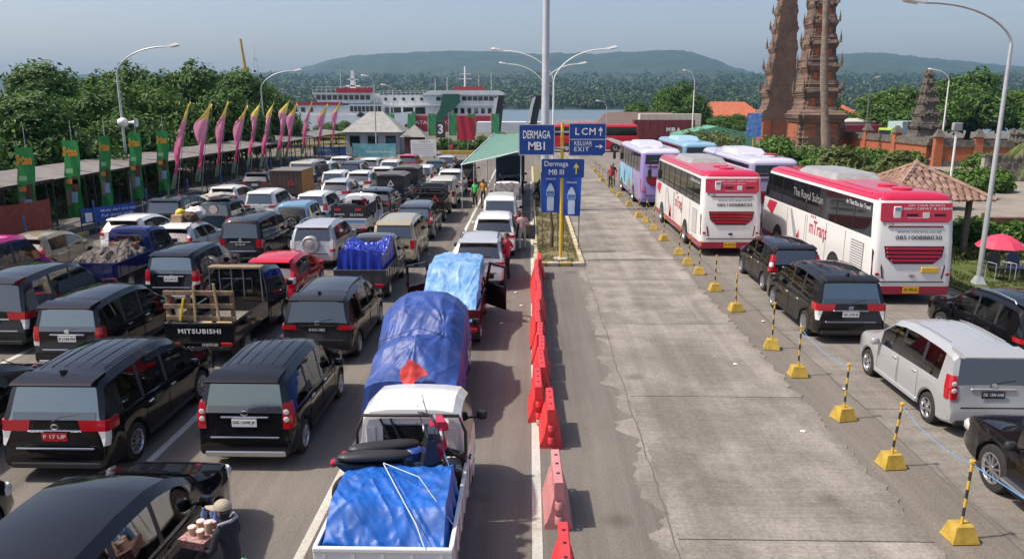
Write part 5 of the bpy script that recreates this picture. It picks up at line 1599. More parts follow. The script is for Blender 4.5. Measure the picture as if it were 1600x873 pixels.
# ---------------------------------------------------------------- signs
M_SIGN = mat('sign blue', (.008, .055, .26), .4)
M_SIGNW = mat('sign white', (.80, .80, .80), .4)
M_YPOLE = mat('pole yellow', (.70, .46, .03), .45, var=.1)
sp_ = empty('sign_post', (1.26, 30.2, .1), 0, 'yellow pole carrying blue direction boards on the median tip', 'sign post')
MB().cyl((0, 0, 0), (0, 0, 5.35), .062, .062, 14).build('pole', M_YPOLE, sp_, smooth=40)
MB().lathe([(.30, 0), (.30, .05), (.20, .07), (.001, .07)], 16).build('footing', mat('footing concrete', (.45, .43, .38), .9), sp_, (0, 0, .0))
def board(par, x0, x1, z0, z1, y=-.09, cut=0.0, nm='sign_board', rnd_=.04):
    mb = MB()
    if cut: pr = [(x0, z0), (x1 - cut, z0), (x1, z0 + cut), (x1, z1), (x0, z1)]
    else: pr = [(x0 + rnd_, z0), (x1 - rnd_, z0), (x1, z0 + rnd_), (x1, z1 - rnd_), (x1 - rnd_, z1), (x0 + rnd_, z1), (x0, z1 - rnd_), (x0, z0 + rnd_)]
    mb.prism(pr[::-1], y - .02, y + .0, axis='y')
    o = mb.build(nm, M_SIGN, par)
    return o
def edge(par, x0, x1, z0, z1, y, t=.015):
    for a in ((x0, x1, z0, z0 + t), (x0, x1, z1 - t, z1), (x0, x0 + t, z0 + t, z1 - t), (x1 - t, x1, z0 + t, z1 - t)):
        MB().box(a[0], a[1], y - .003, y, a[2], a[3]).build('border_strip', M_SIGNW, par)
sa_ = board(sp_, -1.68, -.30, 4.11, 5.28, rnd_=.02)
edge(sa_, -1.67, -.31, 4.12, 5.27, -.1105, .014)
text('DERMAGA', M_SIGNW, sa_, (-.99, -.111, 4.90), REAR, width=1.06, height=.31, bold=.015)
for q_, x_ in zip('MBI', (-1.17, -.90, -.70)): text(q_, M_SIGNW, sa_, (x_, -.111, 4.47), REAR, height=.31, bold=.015)
sb_ = board(sp_, .25, 1.68, 4.09, 5.33, cut=.16)
MB().box(.26, 1.67, -.1135, -.1105, 4.71, 4.73).build('divider', M_SIGNW, sb_)
for a_ in ((.26, 1.5, 4.10, 4.112), (.26, 1.67, 5.308, 5.32), (.26, .272, 4.112, 5.308), (1.658, 1.67, 4.27, 5.308)): MB().box(a_[0], a_[1], -.1135, -.1105, a_[2], a_[3]).build('border_strip', M_SIGNW, sb_)
for q_, x_ in zip('LCM', (.57, .85, 1.15)): text(q_, M_SIGNW, sb_, (x_, -.111, 5.02), REAR, height=.26, bold=.015)
text('KELUAR', M_SIGNW, sb_, (.80, -.111, 4.58), REAR, width=.68, height=.15, bold=.01, spacing=1.2)
MB().box(.46, 1.14, -.1135, -.1105, 4.455, 4.465).build('divider', M_SIGNW, sb_)
text('EXIT', M_SIGNW, sb_, (.74, -.111, 4.34), REAR, width=.56, height=.15, bold=.01, spacing=1.3)
def arrow(par, x, z, s, up, m, y=-.111):
    pr = [(-.055, -.5), (.055, -.5), (.055, .12), (.22, .0), (.22, .16), (0, .5), (-.22, .16), (-.22, 0), (-.055, .12)]
    if not up: pr = [(b, -a) for a, b in pr]
    MB().prism([(x + a * s, z + b * s) for a, b in pr][::-1], y - .003, y, axis='y').build('arrow', m, par)
arrow(sb_, 1.46, 5.02, .34, True, M_SIGNW)
arrow(sb_, 1.42, 4.45, .30, False, M_SIGNW)
sc_ = board(sp_, -.80, .86, 3.25, 3.97, y=-.10)
text('Dermaga', M_SIGNW, sc_, (-.22, -.121, 3.76), REAR, width=.92, height=.26)
text('MB III', M_SIGNW, sc_, (-.22, -.121, 3.47), REAR, width=.58, height=.20)
arrow(sc_, .55, 3.61, .42, True, mat('arrow yellow', (.75, .60, .10), .4), -.121)
for z in (5.0, 4.4, 3.6): MB().cbox(-.5, .5, -.085, -.055, z - .03, z + .03, .005).build('bracket', M_GALV, sp_)
# bottle banners
for k, (x0, x1, z0, z1, a) in enumerate(((.46, 1.28, 1.72, 3.4, .05), (1.34, 2.16, 1.58, 3.4, -.08))):
    r_ = empty('bottle_banner', ((x0 + x1) / 2, 32, .1), a, ['blue banner with water bottle picture, on the lane side of the yellow pole', 'blue banner with water bottle picture, on the coach side of the yellow pole'][k], 'banner', 'water bottle banners')
    w = (x1 - x0) / 2
    pts = [[(-w + 2 * w * i / 10 + .04 * (1 - j / 10) * (1 if k == 0 else -1), .03 * math.sin(i * .7 + j * .4), z0 - .1 + (z1 - z0) * j / 10) for j in range(11)] for i in range(11)]
    cl = MB().grid(pts).build('cloth', mat('banner blue', (.012, .075, .42), .5), r_, smooth=60)
    y = -.05
    zb = z0 - .02
    bt = [(-.13, 0), (.13, 0), (.14, .55), (.12, .62), (.16, .68), (.16, .92), (.10, 1.10), (.05, 1.18), (.05, 1.24), (-.05, 1.24), (-.05, 1.18), (-.10, 1.10), (-.16, .92), (-.16, .68), (-.12, .62), (-.14, .55)]
    bo = MB().prism([(p[0] * 1.05, zb + p[1] * .92) for p in bt][::-1], y - .004, y, axis='y').build('bottle_print', mat('bottle print', (.42, .55, .75), .5, col2=(.68, .74, .82), vscale=4), cl)
    MB().box(-.15, .15, y - .008, y - .005, zb + .60, zb + .66).build('label_band', mat('teal band', (.02, .30, .40), .5), bo)
    MB().box(-.15, .15, y - .008, y - .005, zb + .68, zb + .82).build('label_band', mat('band blue', (.10, .2, .5), .5), bo)
    MB().box(-.05, .05, y - .008, y - .005, zb + 1.14, zb + 1.2).build('cap', mat('cap navy', (.01, .03, .2), .5), bo)
    text('MINUM', M_SIGNW, cl, (0, y - .004, zb + 1.32), REAR, width=.4, height=.08)
    for s in (-.8, .8): MB().cyl((s * w, .05, 0), (s * w * 1.0, .05, z1), .022, .022, 6).build('stake', mat('bamboo', (.16, .13, .08), .8), r_)
tr_ = MB().tube([(.0, 0, 0), (.05, .02, .8), (-.04, 0, 1.5), (.02, .04, 2.2)], [.10, .07, .05, .03], 8).build('young_tree_trunk', mat('bark', (.12, .09, .065), .9, var=.3, bump=.6, bscale=14), None, (.95, 32.7, .1)); props(tr_, 'thin bare tree stem standing behind the bottle banners', 'tree trunk')

# ---------------------------------------------------------------- lamp posts
M_LHEAD = mat('lamp head', (.72, .72, .70), .4)
M_LENS = mat('lamp lens', (.60, .60, .56), .25)
def lamp_head(par, p, d, tilt=.2):
    """p: end of the arm, d: horizontal unit direction"""
    d = Vector(d).normalized()
    a = math.atan2(d.y, d.x)
    h = MB().prism([(-.05, -.05), (.55, -.13), (.72, -.10), (.72, .10), (.55, .13), (-.05, .05)], -.02, .12, top=[(-.03, -.03), (.5, -.08), (.6, -.06), (.6, .06), (.5, .08), (-.03, .03)])
    o = h.build('lamp_head', M_LHEAD, par, p, (0, -tilt, a))
    MB().prism([(.22, -.09), (.66, -.09), (.66, .09), (.22, .09)][::-1], -.085, -.021, top=[(.28, -.1), (.68, -.1), (.68, .1), (.28, .1)][::-1]).build('lens', M_LENS, o)
def lamp(name, label, x, y, h, arms, r=.075, m=None, group='street lamps', base=0.0):
    m = m or M_GALV
    o = empty(name, (x, y, base), 0, label, 'street lamp', group)
    MB().tube([(0, 0, 0), (0, 0, h * .55), (0, 0, h)], [r, r * .85, r * .62], 12).build('pole', m, o, smooth=40)
    MB().prism([(-.2, -.2), (.2, -.2), (.2, .2), (-.2, .2)], 0, .3, top=[(-.08, -.08), (.08, -.08), (.08, .08), (-.08, .08)]).build('base', M_GALV, o)
    for (dx, dy, ln, rise) in arms:
        pts = []
        for k in range(11):
            t = k / 10
            a = t * math.pi / 2
            # bend upward then outward
            pts.append((dx * ln * t ** 1.6, dy * ln * t ** 1.6, h - .02 + rise * math.sin(a)))
        MB().tube(pts, r * .45, 8).build('arm', m, o, smooth=60)
        lamp_head(o, pts[-1], (dx, dy, 0), .18)
    return o
lamp('street_lamp', 'grey street lamp leaning over the parked coaches beside the lawn', 15.75, 26.6, 8.1, [(-1, .05, 2.9, 1.3)], .09)
lamp('street_lamp', 'grey street lamp with horn speaker behind the walkway', -24.2, 46, 7.9, [(1, .1, 3.0, 1.5)], .09)
lamp('street_lamp', 'grey street lamp behind the pink flags', -24.3, 71, 7.5, [(1, .1, 3.0, 1.5)], .09)
mst = empty('high_mast', (.88, 45, .1), 0, 'thick grey mast rising out of the picture behind the signs', 'mast')
MB().tube([(0, 0, 0), (0, 0, 6), (0, 0, 6.05), (0, 0, 20)], [.25, .225, .215, .16], 14).build('pole', M_GALV, mst, smooth=40)
MB().lathe([(.5, 0), (.5, .06), (.27, .08), (.27, .4)], 16).build('base', M_GALV, mst)
for k in range(6):
    a = k * 1.047
    lamp_head(mst, (.4 * math.cos(a), .4 * math.sin(a), 19.6), (math.cos(a), math.sin(a), 0), 0)
lamp('street_lamp', 'white double-armed lamp just beside the thick mast', 1.55, 52, 7.6, [(-1, 0, 3.4, 1.9), (1, 0, 3.4, 2.0)], .085, M_WHITE)
lamp('street_lamp', 'white double-armed lamp behind the thick mast, lower in the picture', 1.3, 76, 7.8, [(-1, 0, 3.6, 2.0), (1, 0, 3.4, 2.0)], .085, M_WHITE)
lamp('street_lamp', 'single white lamp in front of the wooded slope above orange roofs', 21.5, 104, 8.8, [(-1, -.2, 1.0, 1.4)], .10, M_WHITE)
lamp('street_lamp', 'small grey lamp on the waterfront in front of mangroves', 11.5, 118, 5.6, [(-1, 0, 1.0, .8)], .07)
lamp('street_lamp', 'white lamp rising beside the dark stone shrine', 47.5, 91, 8.6, [(-1, 0, 1.8, 1.2)], .10, M_WHITE)
lamp('street_lamp', 'slim lamp with dark head in front of the big trees', 42.5, 100, 8.4, [(.5, -.8, .6, .8)], .08)
lamp('street_lamp', 'slim pale lamp at the ferry landing beside the dark mast', -19.5, 112, 8, [(-1, 0, 1.0, .6)], .08)
lamp('street_lamp', 'dark-headed lamp post in front of the booth roof', -18.2, 92, 8.2, [(-1, 0, .8, 1.0)], .09)
wpole = MB().tube([(0, 0, 0), (0, 0, 5.0)], .05, 8).build('white_post', M_WHITE, None, (18.6, 34.5, 0)); props(wpole, 'plain white post between the lawn and tiled pavilion', 'post')
MB().cbox(-.2, .2, -.1, .1, 5.0, 5.35, .03).build('post_box', M_GREYP, wpole)
# horn speaker
hs = empty('horn_speaker', (-23.75, 45.8, 5.05), 0, 'white horn loudspeaker on the walkway lamp', 'loudspeaker')
MB().lathe([(.05, -.5), (.08, -.3), (.14, -.05), (.26, .0)], 18, 0, axis='x').build('horn', M_WHITE, hs, (.5, 0, 0), smooth=50)
MB().lathe([(.001, -.3), (.2, -.25), (.28, -.08), (.28, .08), (.2, .22), (.001, .28)], 18, 0, axis='x').build('driver', M_WHITE, hs, (-.3, 0, 0), smooth=50)
MB().cbox(-.35, -.2, -.05, .4, -.08, .0, .02).build('bracket', M_GALV, hs)

# black guard frame and stamped ribs behind the white cab
cy_ = 2.35
MB().tube([(-.80, cy_, .8), (-.80, cy_, 1.5), (-.70, cy_ + .03, 1.74), (.70, cy_ + .03, 1.74), (.80, cy_, 1.5), (.80, cy_, .8)], .026, 8).build('guard_frame', M_BLACKP, wp, smooth=60)
for x in (-.45, -.30): MB().tube([(x, cy_, 1.70), (x + .35, cy_ - .06, .9)], .018, 6).build('guard_bar', M_BLACKP, wp)
for k in range(6): MB().cbox(-.5 + .17 * k, -.39 + .17 * k, 2.385, 2.43, .98, 1.16, .02).build('cab_stiffener', paint(WHT), wp)
# ---------------------------------------------------------------- walkway, flags
M_ROOFS = mat('grey roof sheet', (.20, .18, .165), .7, var=.18, vscale=.8)
M_ROOFD = mat('grey roof sheet, stained', (.17, .152, .14), .75, var=.25, vscale=1.5)
M_DKST = mat('dark painted steel', (.022, .024, .028), .55)
M_BLST = mat('blue painted steel', (.04, .10, .30), .55)
ww = empty('covered_walkway', (-22.0, 18, 0), 0, 'long covered walkway with grey sheet roof and dark posts', 'walkway')
nb_ = 22
for k in range(nb_):
    y = 3.4 * k
    rs = []
    for i in range(9):
        x = .12 - 2.75 * i / 8
        rs.append([(x, y + 3.4 * j / 4 * .995, 2.78 + .33 * i / 8 + .006 * math.sin(j * 2.2 + i) + .012 * math.sin(k * 2.1)) for j in range(5)])
    mb = MB().grid(rs)
    mb.build('roof_sheet', M_ROOFD if k % 3 == 1 else M_ROOFS, ww)
    for x, h in ((0, 2.74), (-2.45, 3.04)):
        MB().cyl((x, y, .12), (x, y, h), .045, .045, 8).build('post', M_DKST, ww, smooth=40)
    MB().tube([(.1, y, 2.74), (-2.6, y, 3.06)], .03, 6).build('rafter', M_DKST, ww)
    # railing: bars between two rails
    rl = MB().tube([(-2.4, y, 1.15), (-2.4, y + 3.4, 1.15)], .022, 6).build('rail', M_DKST, ww)
    MB().tube([(-2.4, y, .3), (-2.4, y + 3.4, .3)], .02, 6).build('lower_rail', M_DKST, rl)
    if k < 16:
        q = MB()
        for j in range(14): q.cyl((-2.4, y + .12 + .24 * j, .3), (-2.4, y + .12 + .24 * j, 1.15), .011, .011, 4)
        o = q.build('railing_bars', M_DKST, rl); o['kind'] = 'stuff'
    MB().tube([(.05, y, .55), (.05, y + 3.4, .55)], .025, 6).build('front_rail', M_GALV, ww)
    MB().tube([(.05, y, .95), (.05, y + 3.4, .95)], .02, 6).build('front_rail', M_DKST, ww)
for i in (0, -2.45): MB().box(i - .04, i + .04, 0, 3.4 * nb_, 2.66 - i * .12, 2.74 - i * .12).build('eave_beam', M_DKST, ww)
sheet('walkway_pavement', -24.7, -21.35, 10, 94, .12, mat('pavement', (.16, .15, .14), .9, var=.25, vscale=1.2))
ks = empty('pavement_kerb', (-21.25, 12, 0)); ks['kind'] = 'structure'
kb1 = MB().cbox(-.12, .12, .01, .99, 0, .2, .03).mesh('kerb_stone', KY); kb2 = MB().cbox(-.12, .12, .01, .99, 0, .2, .03).mesh('kerb_stone', mat('kerb dark', (.035, .035, .035), .8))
for k in range(80): link('kerb_stone', kb1 if k % 2 else kb2, ks, (0, k, 0))
for k in range(12):
    y = 26 + 5.2 * k
    o = MB().cyl((0, 0, 0), (0, 0, 1.5), .05, .05, 8).build('blue_post', M_BLST, None, (-21.0, y, .1), smooth=40)
    props(o, 'short blue steel post on the walkway kerb, %s from the picture edge' % words[k], 'post', 'blue posts along the walkway kerb')

# green banners
M_GREEN = mat('banner green', (.02, .24, .05), .55)
M_YTX = mat('banner yellow', (.80, .62, .03), .5); M_RTX = mat('banner red', (.60, .03, .02), .5)
gb = ['beside the red banner', 'over the beige hatchback', 'above the blue banner', 'in front of the lamp post', 'farthest along the walkway']
for k, (y, zt, zbm, w, turn) in enumerate(((32.6, 4.25, .9, .72, .15), (36, 4.38, .75, .76, .0), (38.9, 4.45, .9, .52, .5), (42, 4.5, .9, .66, .1), (45.2, 4.5, 1.0, .66, .1))):
    r_ = empty('tall_banner', (-21.5, y, .1), turn, 'tall green drink banner, ' + gb[k], 'banner', 'green banners along the walkway')
    MB().cyl((0, .03, 0), (.05, .03, zt + .9), .02, .014, 6).build('pole', M_GALV, r_)
    n = 20
    lean = -.12
    pts = [[(w * (i / 8 - .5) + lean * (1 - j / n) * 1.6 + .03 * math.sin(j * .5), -.02 + .05 * math.sin(i * .9 + j * .55) * (1 - j / n * .6), zbm + (zt - zbm) * j / n) for j in range(n + 1)] for i in range(9)]
    cl = MB().grid(pts).build('cloth', M_GREEN, r_, smooth=60)
    wt = w * .92
    rt = (R(90), 0, 0)
    text('S·tee', M_YTX, cl, (-.05, -.085, zt - .52), rt, width=wt, height=.44, bold=.045, shear=.2)
    text('S·tee', M_RTX, cl, (-.05, -.089, zt - .52), rt, width=wt * .95, height=.38, bold=.0, shear=.2)
    def pan(x0, x1, z0, z1, m, nm='print_patch'):
        mb = MB()
        f = lambda z: lean * (1 - (z - zbm) / (zt - zbm)) * 1.6
        mb.prism([(x0 * w + f(z0), z0), (x1 * w + f(z0), z0), (x1 * w + f(z1), z1), (x0 * w + f(z1), z1)][::-1], -.088, -.084, axis='y')
        mb.build(nm, m, cl)
    h = zt - zbm
    pan(-.35, .1, zt - .42 * h, zt - .36 * h, mat('print pale green', (.25, .5, .25), .6))
    pan(-.40, .35, zt - .56 * h, zt - .50 * h, mat('print orange', (.70, .22, .04), .6))
    pan(.0, .36, zt - .66 * h, zt - .46 * h, mat('print maroon', (.10, .03, .03), .6))
    pan(-.15, .3, zt - .80 * h, zt - .66 * h, mat('print sky', (.25, .45, .6), .6))
    pan(-.42, -.1, zt - .84 * h, zt - .62 * h, mat('print brown', (.28, .2, .12), .6))
# pink feather flags
def flagmat():
    m = bpy.data.materials.new('feather flag cloth'); N, Lk = nt(m)
    b = N['Principled BSDF']; b.inputs['Roughness'].default_value = .6
    tc = N.new('ShaderNodeTexCoord'); sx = N.new('ShaderNodeSeparateXYZ'); Lk.new(tc.outputs['Generated'], sx.inputs[0])
    cr = N.new('ShaderNodeValToRGB'); e = cr.color_ramp.elements
    e[0].position = 0; e[0].color = (.22, .42, .20, 1)
    e[1].position = .16; e[1].color = (.38, .40, .36, 1)
    for p, c in ((.19, (.70, .09, .22, 1)), (.40, (.74, .16, .34, 1)), (.62, (.76, .30, .46, 1)), (.76, (.78, .34, .48, 1)), (.80, (.82, .62, .22, 1)), (.9, (.86, .74, .20, 1))):
        q = e.new(p); q.color = c
    Lk.new(sx.outputs['Z'], cr.inputs['Fac']); Lk.new(cr.outputs['Color'], b.inputs['Base Color'])
    t = N.new('ShaderNodeBsdfTranslucent'); Lk.new(cr.outputs['Color'], t.inputs['Color'])
    mx = N.new('ShaderNodeMixShader'); mx.inputs['Fac'].default_value = .35
    Lk.new(b.outputs['BSDF'], mx.inputs[1]); Lk.new(t.outputs['BSDF'], mx.inputs[2]); Lk.new(mx.outputs['Shader'], N['Material Output'].inputs['Surface'])
    return m
M_FLAG = flagmat()
fw_ = ['first from the green banners', 'second from the green banners', 'third from the green banners', 'fourth from the green banners', 'fifth, in front of the lamp', 'sixth in the row', 'seventh in the row', 'eighth in the row', 'ninth in the row', 'tenth in the row', 'last, beside the white ferry']
for k, y in enumerate((46.2, 49.8, 52.8, 55.8, 58.7, 61.8, 66, 68.2, 73.2, 78.5, 83.8)):
    rr = random.Random(40 + k)
    r_ = empty('feather_flag', (-21.45, y, .1), 0, 'pink and yellow feather flag, ' + fw_[k], 'flag', 'pink feather flags along the walkway')
    H_ = 6.4 + rr.uniform(-.15, .25)
    ln = 1.25 + rr.uniform(-.15, .2)
    px = lambda z: ln * (z / H_) ** 1.3
    MB().tube([(px(z), 0, z) for z in [H_ * q / 10 for q in range(11)]], [.03 - .02 * q / 10 for q in range(11)], 6).build('pole', mat('flag pole', (.35, .33, .28), .6), r_, smooth=60)
    z0, z1 = 1.2 + rr.uniform(-.2, .3), H_ - .25
    n = 26
    pts = []
    mw = .62 + rr.uniform(-.1, .22)
    ph = rr.random() * 6
    for i in range(7):
        row = []
        for j in range(n + 1):
            v = j / n
            z = z0 + (z1 - z0) * v
            w_ = mw * lt([(0, .55), (.1, .5), (.3, .42), (.5, .62), (.72, .95), (.84, .85), (1, .03)], v)
            bl_ = -w_ * i / 6
            row.append((px(z) + bl_ * (.85 + .25 * math.sin(v * 7 + ph)) - .12 * (1 - v) * 1.2, .22 * math.sin(i * 1.0 + v * 11 + ph) * (i / 6), z - .10 * (i / 6) ** 2 * (1 if v > .8 else .3) * 2))
        pts.append(row)
    MB().grid(pts).build('cloth', M_FLAG, r_, smooth=60)
# hanging banners on the walkway
def hbanner(name, label, x, y, w, h, z, m, rz=0., txt=(), group=None, posts=True, sag=.06):
    r_ = empty(name, (x, y, 0), rz, label, 'banner', group)
    pts = [[(-w / 2 + w * i / 16, .04 * math.sin(i * .8 + j * .5), z + h * j / 6 - sag * math.sin(math.pi * i / 16)) for j in range(7)] for i in range(17)]
    cl = MB().grid(pts).build('cloth', m, r_, smooth=60)
    for tx, tx_x, tz, tw, th, tm in txt: text(tx, tm, cl, (tx_x, -.065, tz), REAR, width=tw, height=th, bold=.01, shear=.1)
    if posts:
        for s in (-1, 1): MB().cyl((s * w / 2, .05, 0), (s * w / 2, .05, z + h), .03, .03, 6).build('stake', M_DKST, r_)
    return r_
hbanner('hanging_banner', 'blue banner with white lettering hung on the walkway rail', -20.7, 37.2, 2.9, .72, .55, mat('banner royal', (.015, .08, .40), .5), R(62), [('Mulai dari sini saja', .45, 1.05, 1.9, .16, M_SIGNW), ('Tol derya anda...', .45, .80, 1.9, .18, M_SIGNW)], sag=.02)
MB().box(-1.3, -.95, -.07, -.066, .62, 1.05).build('white_square', M_SIGNW, [c for o in C.objects if o.name == 'hanging_banner' for c in o.children if c.name.startswith('cloth')][0])
hbanner('hanging_banner', 'rust red creased cloth banner behind the pink minibus', -21.6, 31.5, 3.4, 1.25, .85, mat('rust cloth', (.22, .045, .03), .8, var=.3, vscale=5, bump=.7, bscale=5), R(70))
hbanner('hanging_banner', 'teal and green printed banner on the booth wall', -17.7, 88.2, 5.0, 1.5, .2, mat('banner teal', (.05, .32, .42), .5, col2=(.30, .55, .55), vscale=.8), 0, [('PELABUHAN GILIMANUK', .6, .75, 3.0, .25, M_SIGNW)])
hbanner('hanging_banner', 'blue banner with white print beside the booth', -23.3, 90, 3.8, 1.0, .25, mat('banner blue print', (.06, .16, .5), .5, col2=(.2, .3, .6), vscale=1.2), 0, [('SELAMAT DATANG', 0, .78, 2.6, .25, M_SIGNW)])

# ---------------------------------------------------------------- awning
aw = empty('awning', (0, 0, 0), 0, 'green tarpaulin awning on thin poles over the queue', 'awning')
ac_ = [(-3.95, 44.4, 2.72), (-.55, 44.4, 3.50), (-.55, 60, 3.98), (-2.75, 60, 3.9)]
pts = []
for i in range(25):
    row = []
    for j in range(13):
        u, v = i / 24, j / 12
        a = Vector(ac_[0]).lerp(Vector(ac_[3]), u); b = Vector(ac_[1]).lerp(Vector(ac_[2]), u)
        p = a.lerp(b, v); p.z -= .07 * math.sin(math.pi * v) + .04 * abs(math.sin(u * 12))
        row.append(tuple(p))
    pts.append(row)
MB().grid(pts).build('cloth', mat('awning green', (.11, .225, .165), .55, var=.12), aw, smooth=60)
MB().tube([ac_[0], ac_[1]], .03, 6).build('front_bar', M_WHITE, aw)
MB().tube([ac_[0], ac_[3]], .03, 6).build('side_bar', M_WHITE, aw)
for x, y, z in ((-3.9, 44.4, 2.72), (-3.4, 47, 2.9), (-2.9, 53, 3.2), (-.5, 44.5, 3.5), (-.45, 52, 3.7), (-.45, 59.5, 3.95), (-3.0, 59.5, 3.7)):
    MB().cyl((x, y, 0), (x, y, z), .03, .03, 8).build('pole', M_GALV, aw)

# ---------------------------------------------------------------- vegetation
M_BARK = MATS['bark']
def crown_mesh(name, clumps, nleaf, size, m, seed, flat=.5):
    rr = random.Random(seed)
    mb = MB()
    vs, fs = [], []
    tot = sum(c[3] ** 2 for c in clumps)
    for (cx, cy, cz, r) in clumps:
        k = int(nleaf * r * r / tot)
        for q in range(k):
            # shell-biased point
            d = Vector((rr.gauss(0, 1), rr.gauss(0, 1), rr.gauss(0, 1)))
            if d.length < 1e-3: continue
            d.normalize()
            if d.z < -.55: d.z *= -.6
            rad = r * (.62 + .42 * rr.random() ** .6) * (1 + .35 * fbm(d.x * 2.2 + cx, d.y * 2.2 + cy, d.z * 2.2 + seed))
            p = Vector((cx, cy, cz)) + Vector((d.x * rad, d.y * rad, d.z * rad * .82))
            nrm = (d + Vector((0, 0, flat)) + Vector((rr.gauss(0, .5), rr.gauss(0, .5), rr.gauss(0, .5)))).normalized()
            t = nrm.orthogonal().normalized()
            t.rotate(Matrix.Rotation(rr.random() * 6.28, 3, nrm))
            b = nrm.cross(t)
            s = size * (.6 + .8 * rr.random())
            n0 = len(vs)
            vs += [p - t * s, p - b * s * .45 + nrm * s * .08, p + t * s - nrm * s * .18, p + b * s * .45 + nrm * s * .08]
            fs.append((n0, n0 + 1, n0 + 2, n0 + 3))
    mb.add(vs, fs)
    return mb.mesh(name, m)

def clump_set(rx, ry, rz, n, rc, seed, zbase):
    rr = random.Random(seed)
    out = []
    for k in range(n):
        a = rr.random() * 6.28; q = math.sqrt(rr.random()); h = rr.random()
        out.append((rx * q * math.cos(a), ry * q * math.sin(a), zbase + rz * (h * (1 - .55 * q)) * 1.0, rc * (.7 + .6 * rr.random())))
    return out

TREES = {}
def tree(name, label, x, y, h, rx, key, cat='tree', group=None, seed=0, nleaf=9000, leaf=.24, m=None, rz=None, trunk_r=.22, ncl=16, low=.35, ry=None, base=0., rc=None):
    r_ = empty(name, (x, y, base), seed * 1.3, label, cat, group)
    if key not in TREES:
        zb = h * low
        cl = clump_set(rx * .78, (ry or rx) * .78, h - zb - (rc or rx * .3), ncl, rc or rx * .36, seed, zb)
        cm = crown_mesh('crown', cl, nleaf, leaf, m or M_LEAF, seed)
        tb = MB()
        rr = random.Random(seed + 1)
        tb.tube([(0, 0, 0), (.1, .05, zb * .5), (.0, .1, zb), (.05, 0, zb + (h - zb) * .6)], [trunk_r * 1.3, trunk_r, trunk_r * .8, trunk_r * .25], 9)
        for c in cl[:9]:
            tb.tube([(.03, .08, zb * .8), (c[0] * .5, c[1] * .5, (zb * .9 + c[2]) * .5 + .2), (c[0], c[1], c[2])], [trunk_r * .5, trunk_r * .3, trunk_r * .08], 6)
        TREES[key] = (cm, tb.mesh('trunk', M_BARK, 50), h, rx)
    cm, tm, h0, r0 = TREES[key]
    s = (rx / r0, rx / r0, h / h0)
    link('trunk', tm, r_, scale=s); link('crown', cm, r_, scale=s)
    return r_
gt = 'trees behind the covered walkway'
tl_ = [(-29, 27.5, 7.6, 4.8, 'A'), (-30.5, 36, 8.4, 5.2, 'B'), (-29, 44.5, 7.9, 4.9, 'A'), (-30, 52.5, 8.2, 5.2, 'C'), (-31, 60.5, 10.2, 6.0, 'B'), (-30, 69, 11.0, 6.2, 'C'), (-29.5, 78, 10.8, 6.0, 'A'), (-31.5, 86, 11.6, 5.6, 'B'), (-38, 33, 9.5, 6, 'C'), (-39, 47, 9.8, 6.2, 'B'), (-40, 63, 10.8, 6.4, 'A'), (-41, 79, 11.5, 6.5, 'C'), (-48, 42, 11, 7, 'A'), (-50, 62, 11.5, 7, 'B')]
tlab = ['round green tree behind the red banner', 'round green tree behind the second green banner', 'round green tree behind the horn speaker', 'round green tree behind the first pink flag', 'tall dense tree behind the third pink flag', 'tallest dense tree behind the pink flags', 'tall tree behind the farther street lamp', 'last tree of the row, next to the white ferry', 'tree in the second row behind the red banner', 'tree in the second row behind the horn speaker', 'tree in the second row behind the first pink flags', 'tree in the second row near the ferry', 'tree in the third row, nearest the picture edge', 'tree in the third row, behind the tall dense trees']
for k, (x, y, h, rx, key) in enumerate(tl_):
    far = k >= 8
    tree('broadleaf_tree', tlab[k], x, y, h, rx, key, group=gt, seed={'A': 3, 'B': 8, 'C': 15}[key], nleaf=34000, leaf=.175, m={'A': M_LEAF, 'B': M_LEAF2, 'C': M_LEAF}[key], ncl=26, low=.20, rc=rx * .33)
tree('broadleaf_tree', 'low tree at the walkway end hiding the ferry hull', -37, 112, 6.2, 4.6, 'A', group=gt)
tree('broadleaf_tree', 'low tree between walkway end and ticket booth', -29.5, 118, 4.6, 3.6, 'B', group=gt)
# undergrowth
def shrub(name, label, x, y, h, rx, key, seed=0, m=None, nleaf=2600, leaf=.16, group=None, cat='shrub', ncl=10, base=0., ry=None, flowers=0):
    r_ = tree(name, label, x, y, h, rx, key, cat, group, seed, nleaf, leaf, m or M_LEAF2, trunk_r=.06, ncl=ncl, low=.12, base=base, ry=ry, rc=rx * .42)
    if flowers:
        rr = random.Random(seed)
        for k in range(flowers):
            a = rr.random() * 6.28
            MB().lathe([(.001, .0), (.07, .02), (.001, .05)], 6).build('blossom', mat('blossom', (.6, .25, .22), .6), r_, (rx * .8 * math.cos(a), rx * .8 * math.sin(a), h * (.5 + .4 * rr.random())))
    return r_
for k in range(9):
    shrub('shrub', ['yellow-green shrub under the trees behind the walkway, %s' % w for w in ('nearest', 'second', 'third', 'fourth', 'fifth', 'sixth', 'seventh', 'eighth', 'ninth')][k], -26.3 - (k % 3) * .8, 26 + 4.2 * k, 1.7 + .3 * (k % 2), 2.2, 'yg', 21, M_LEAF3, 3200, .13, group='shrubs behind the walkway')
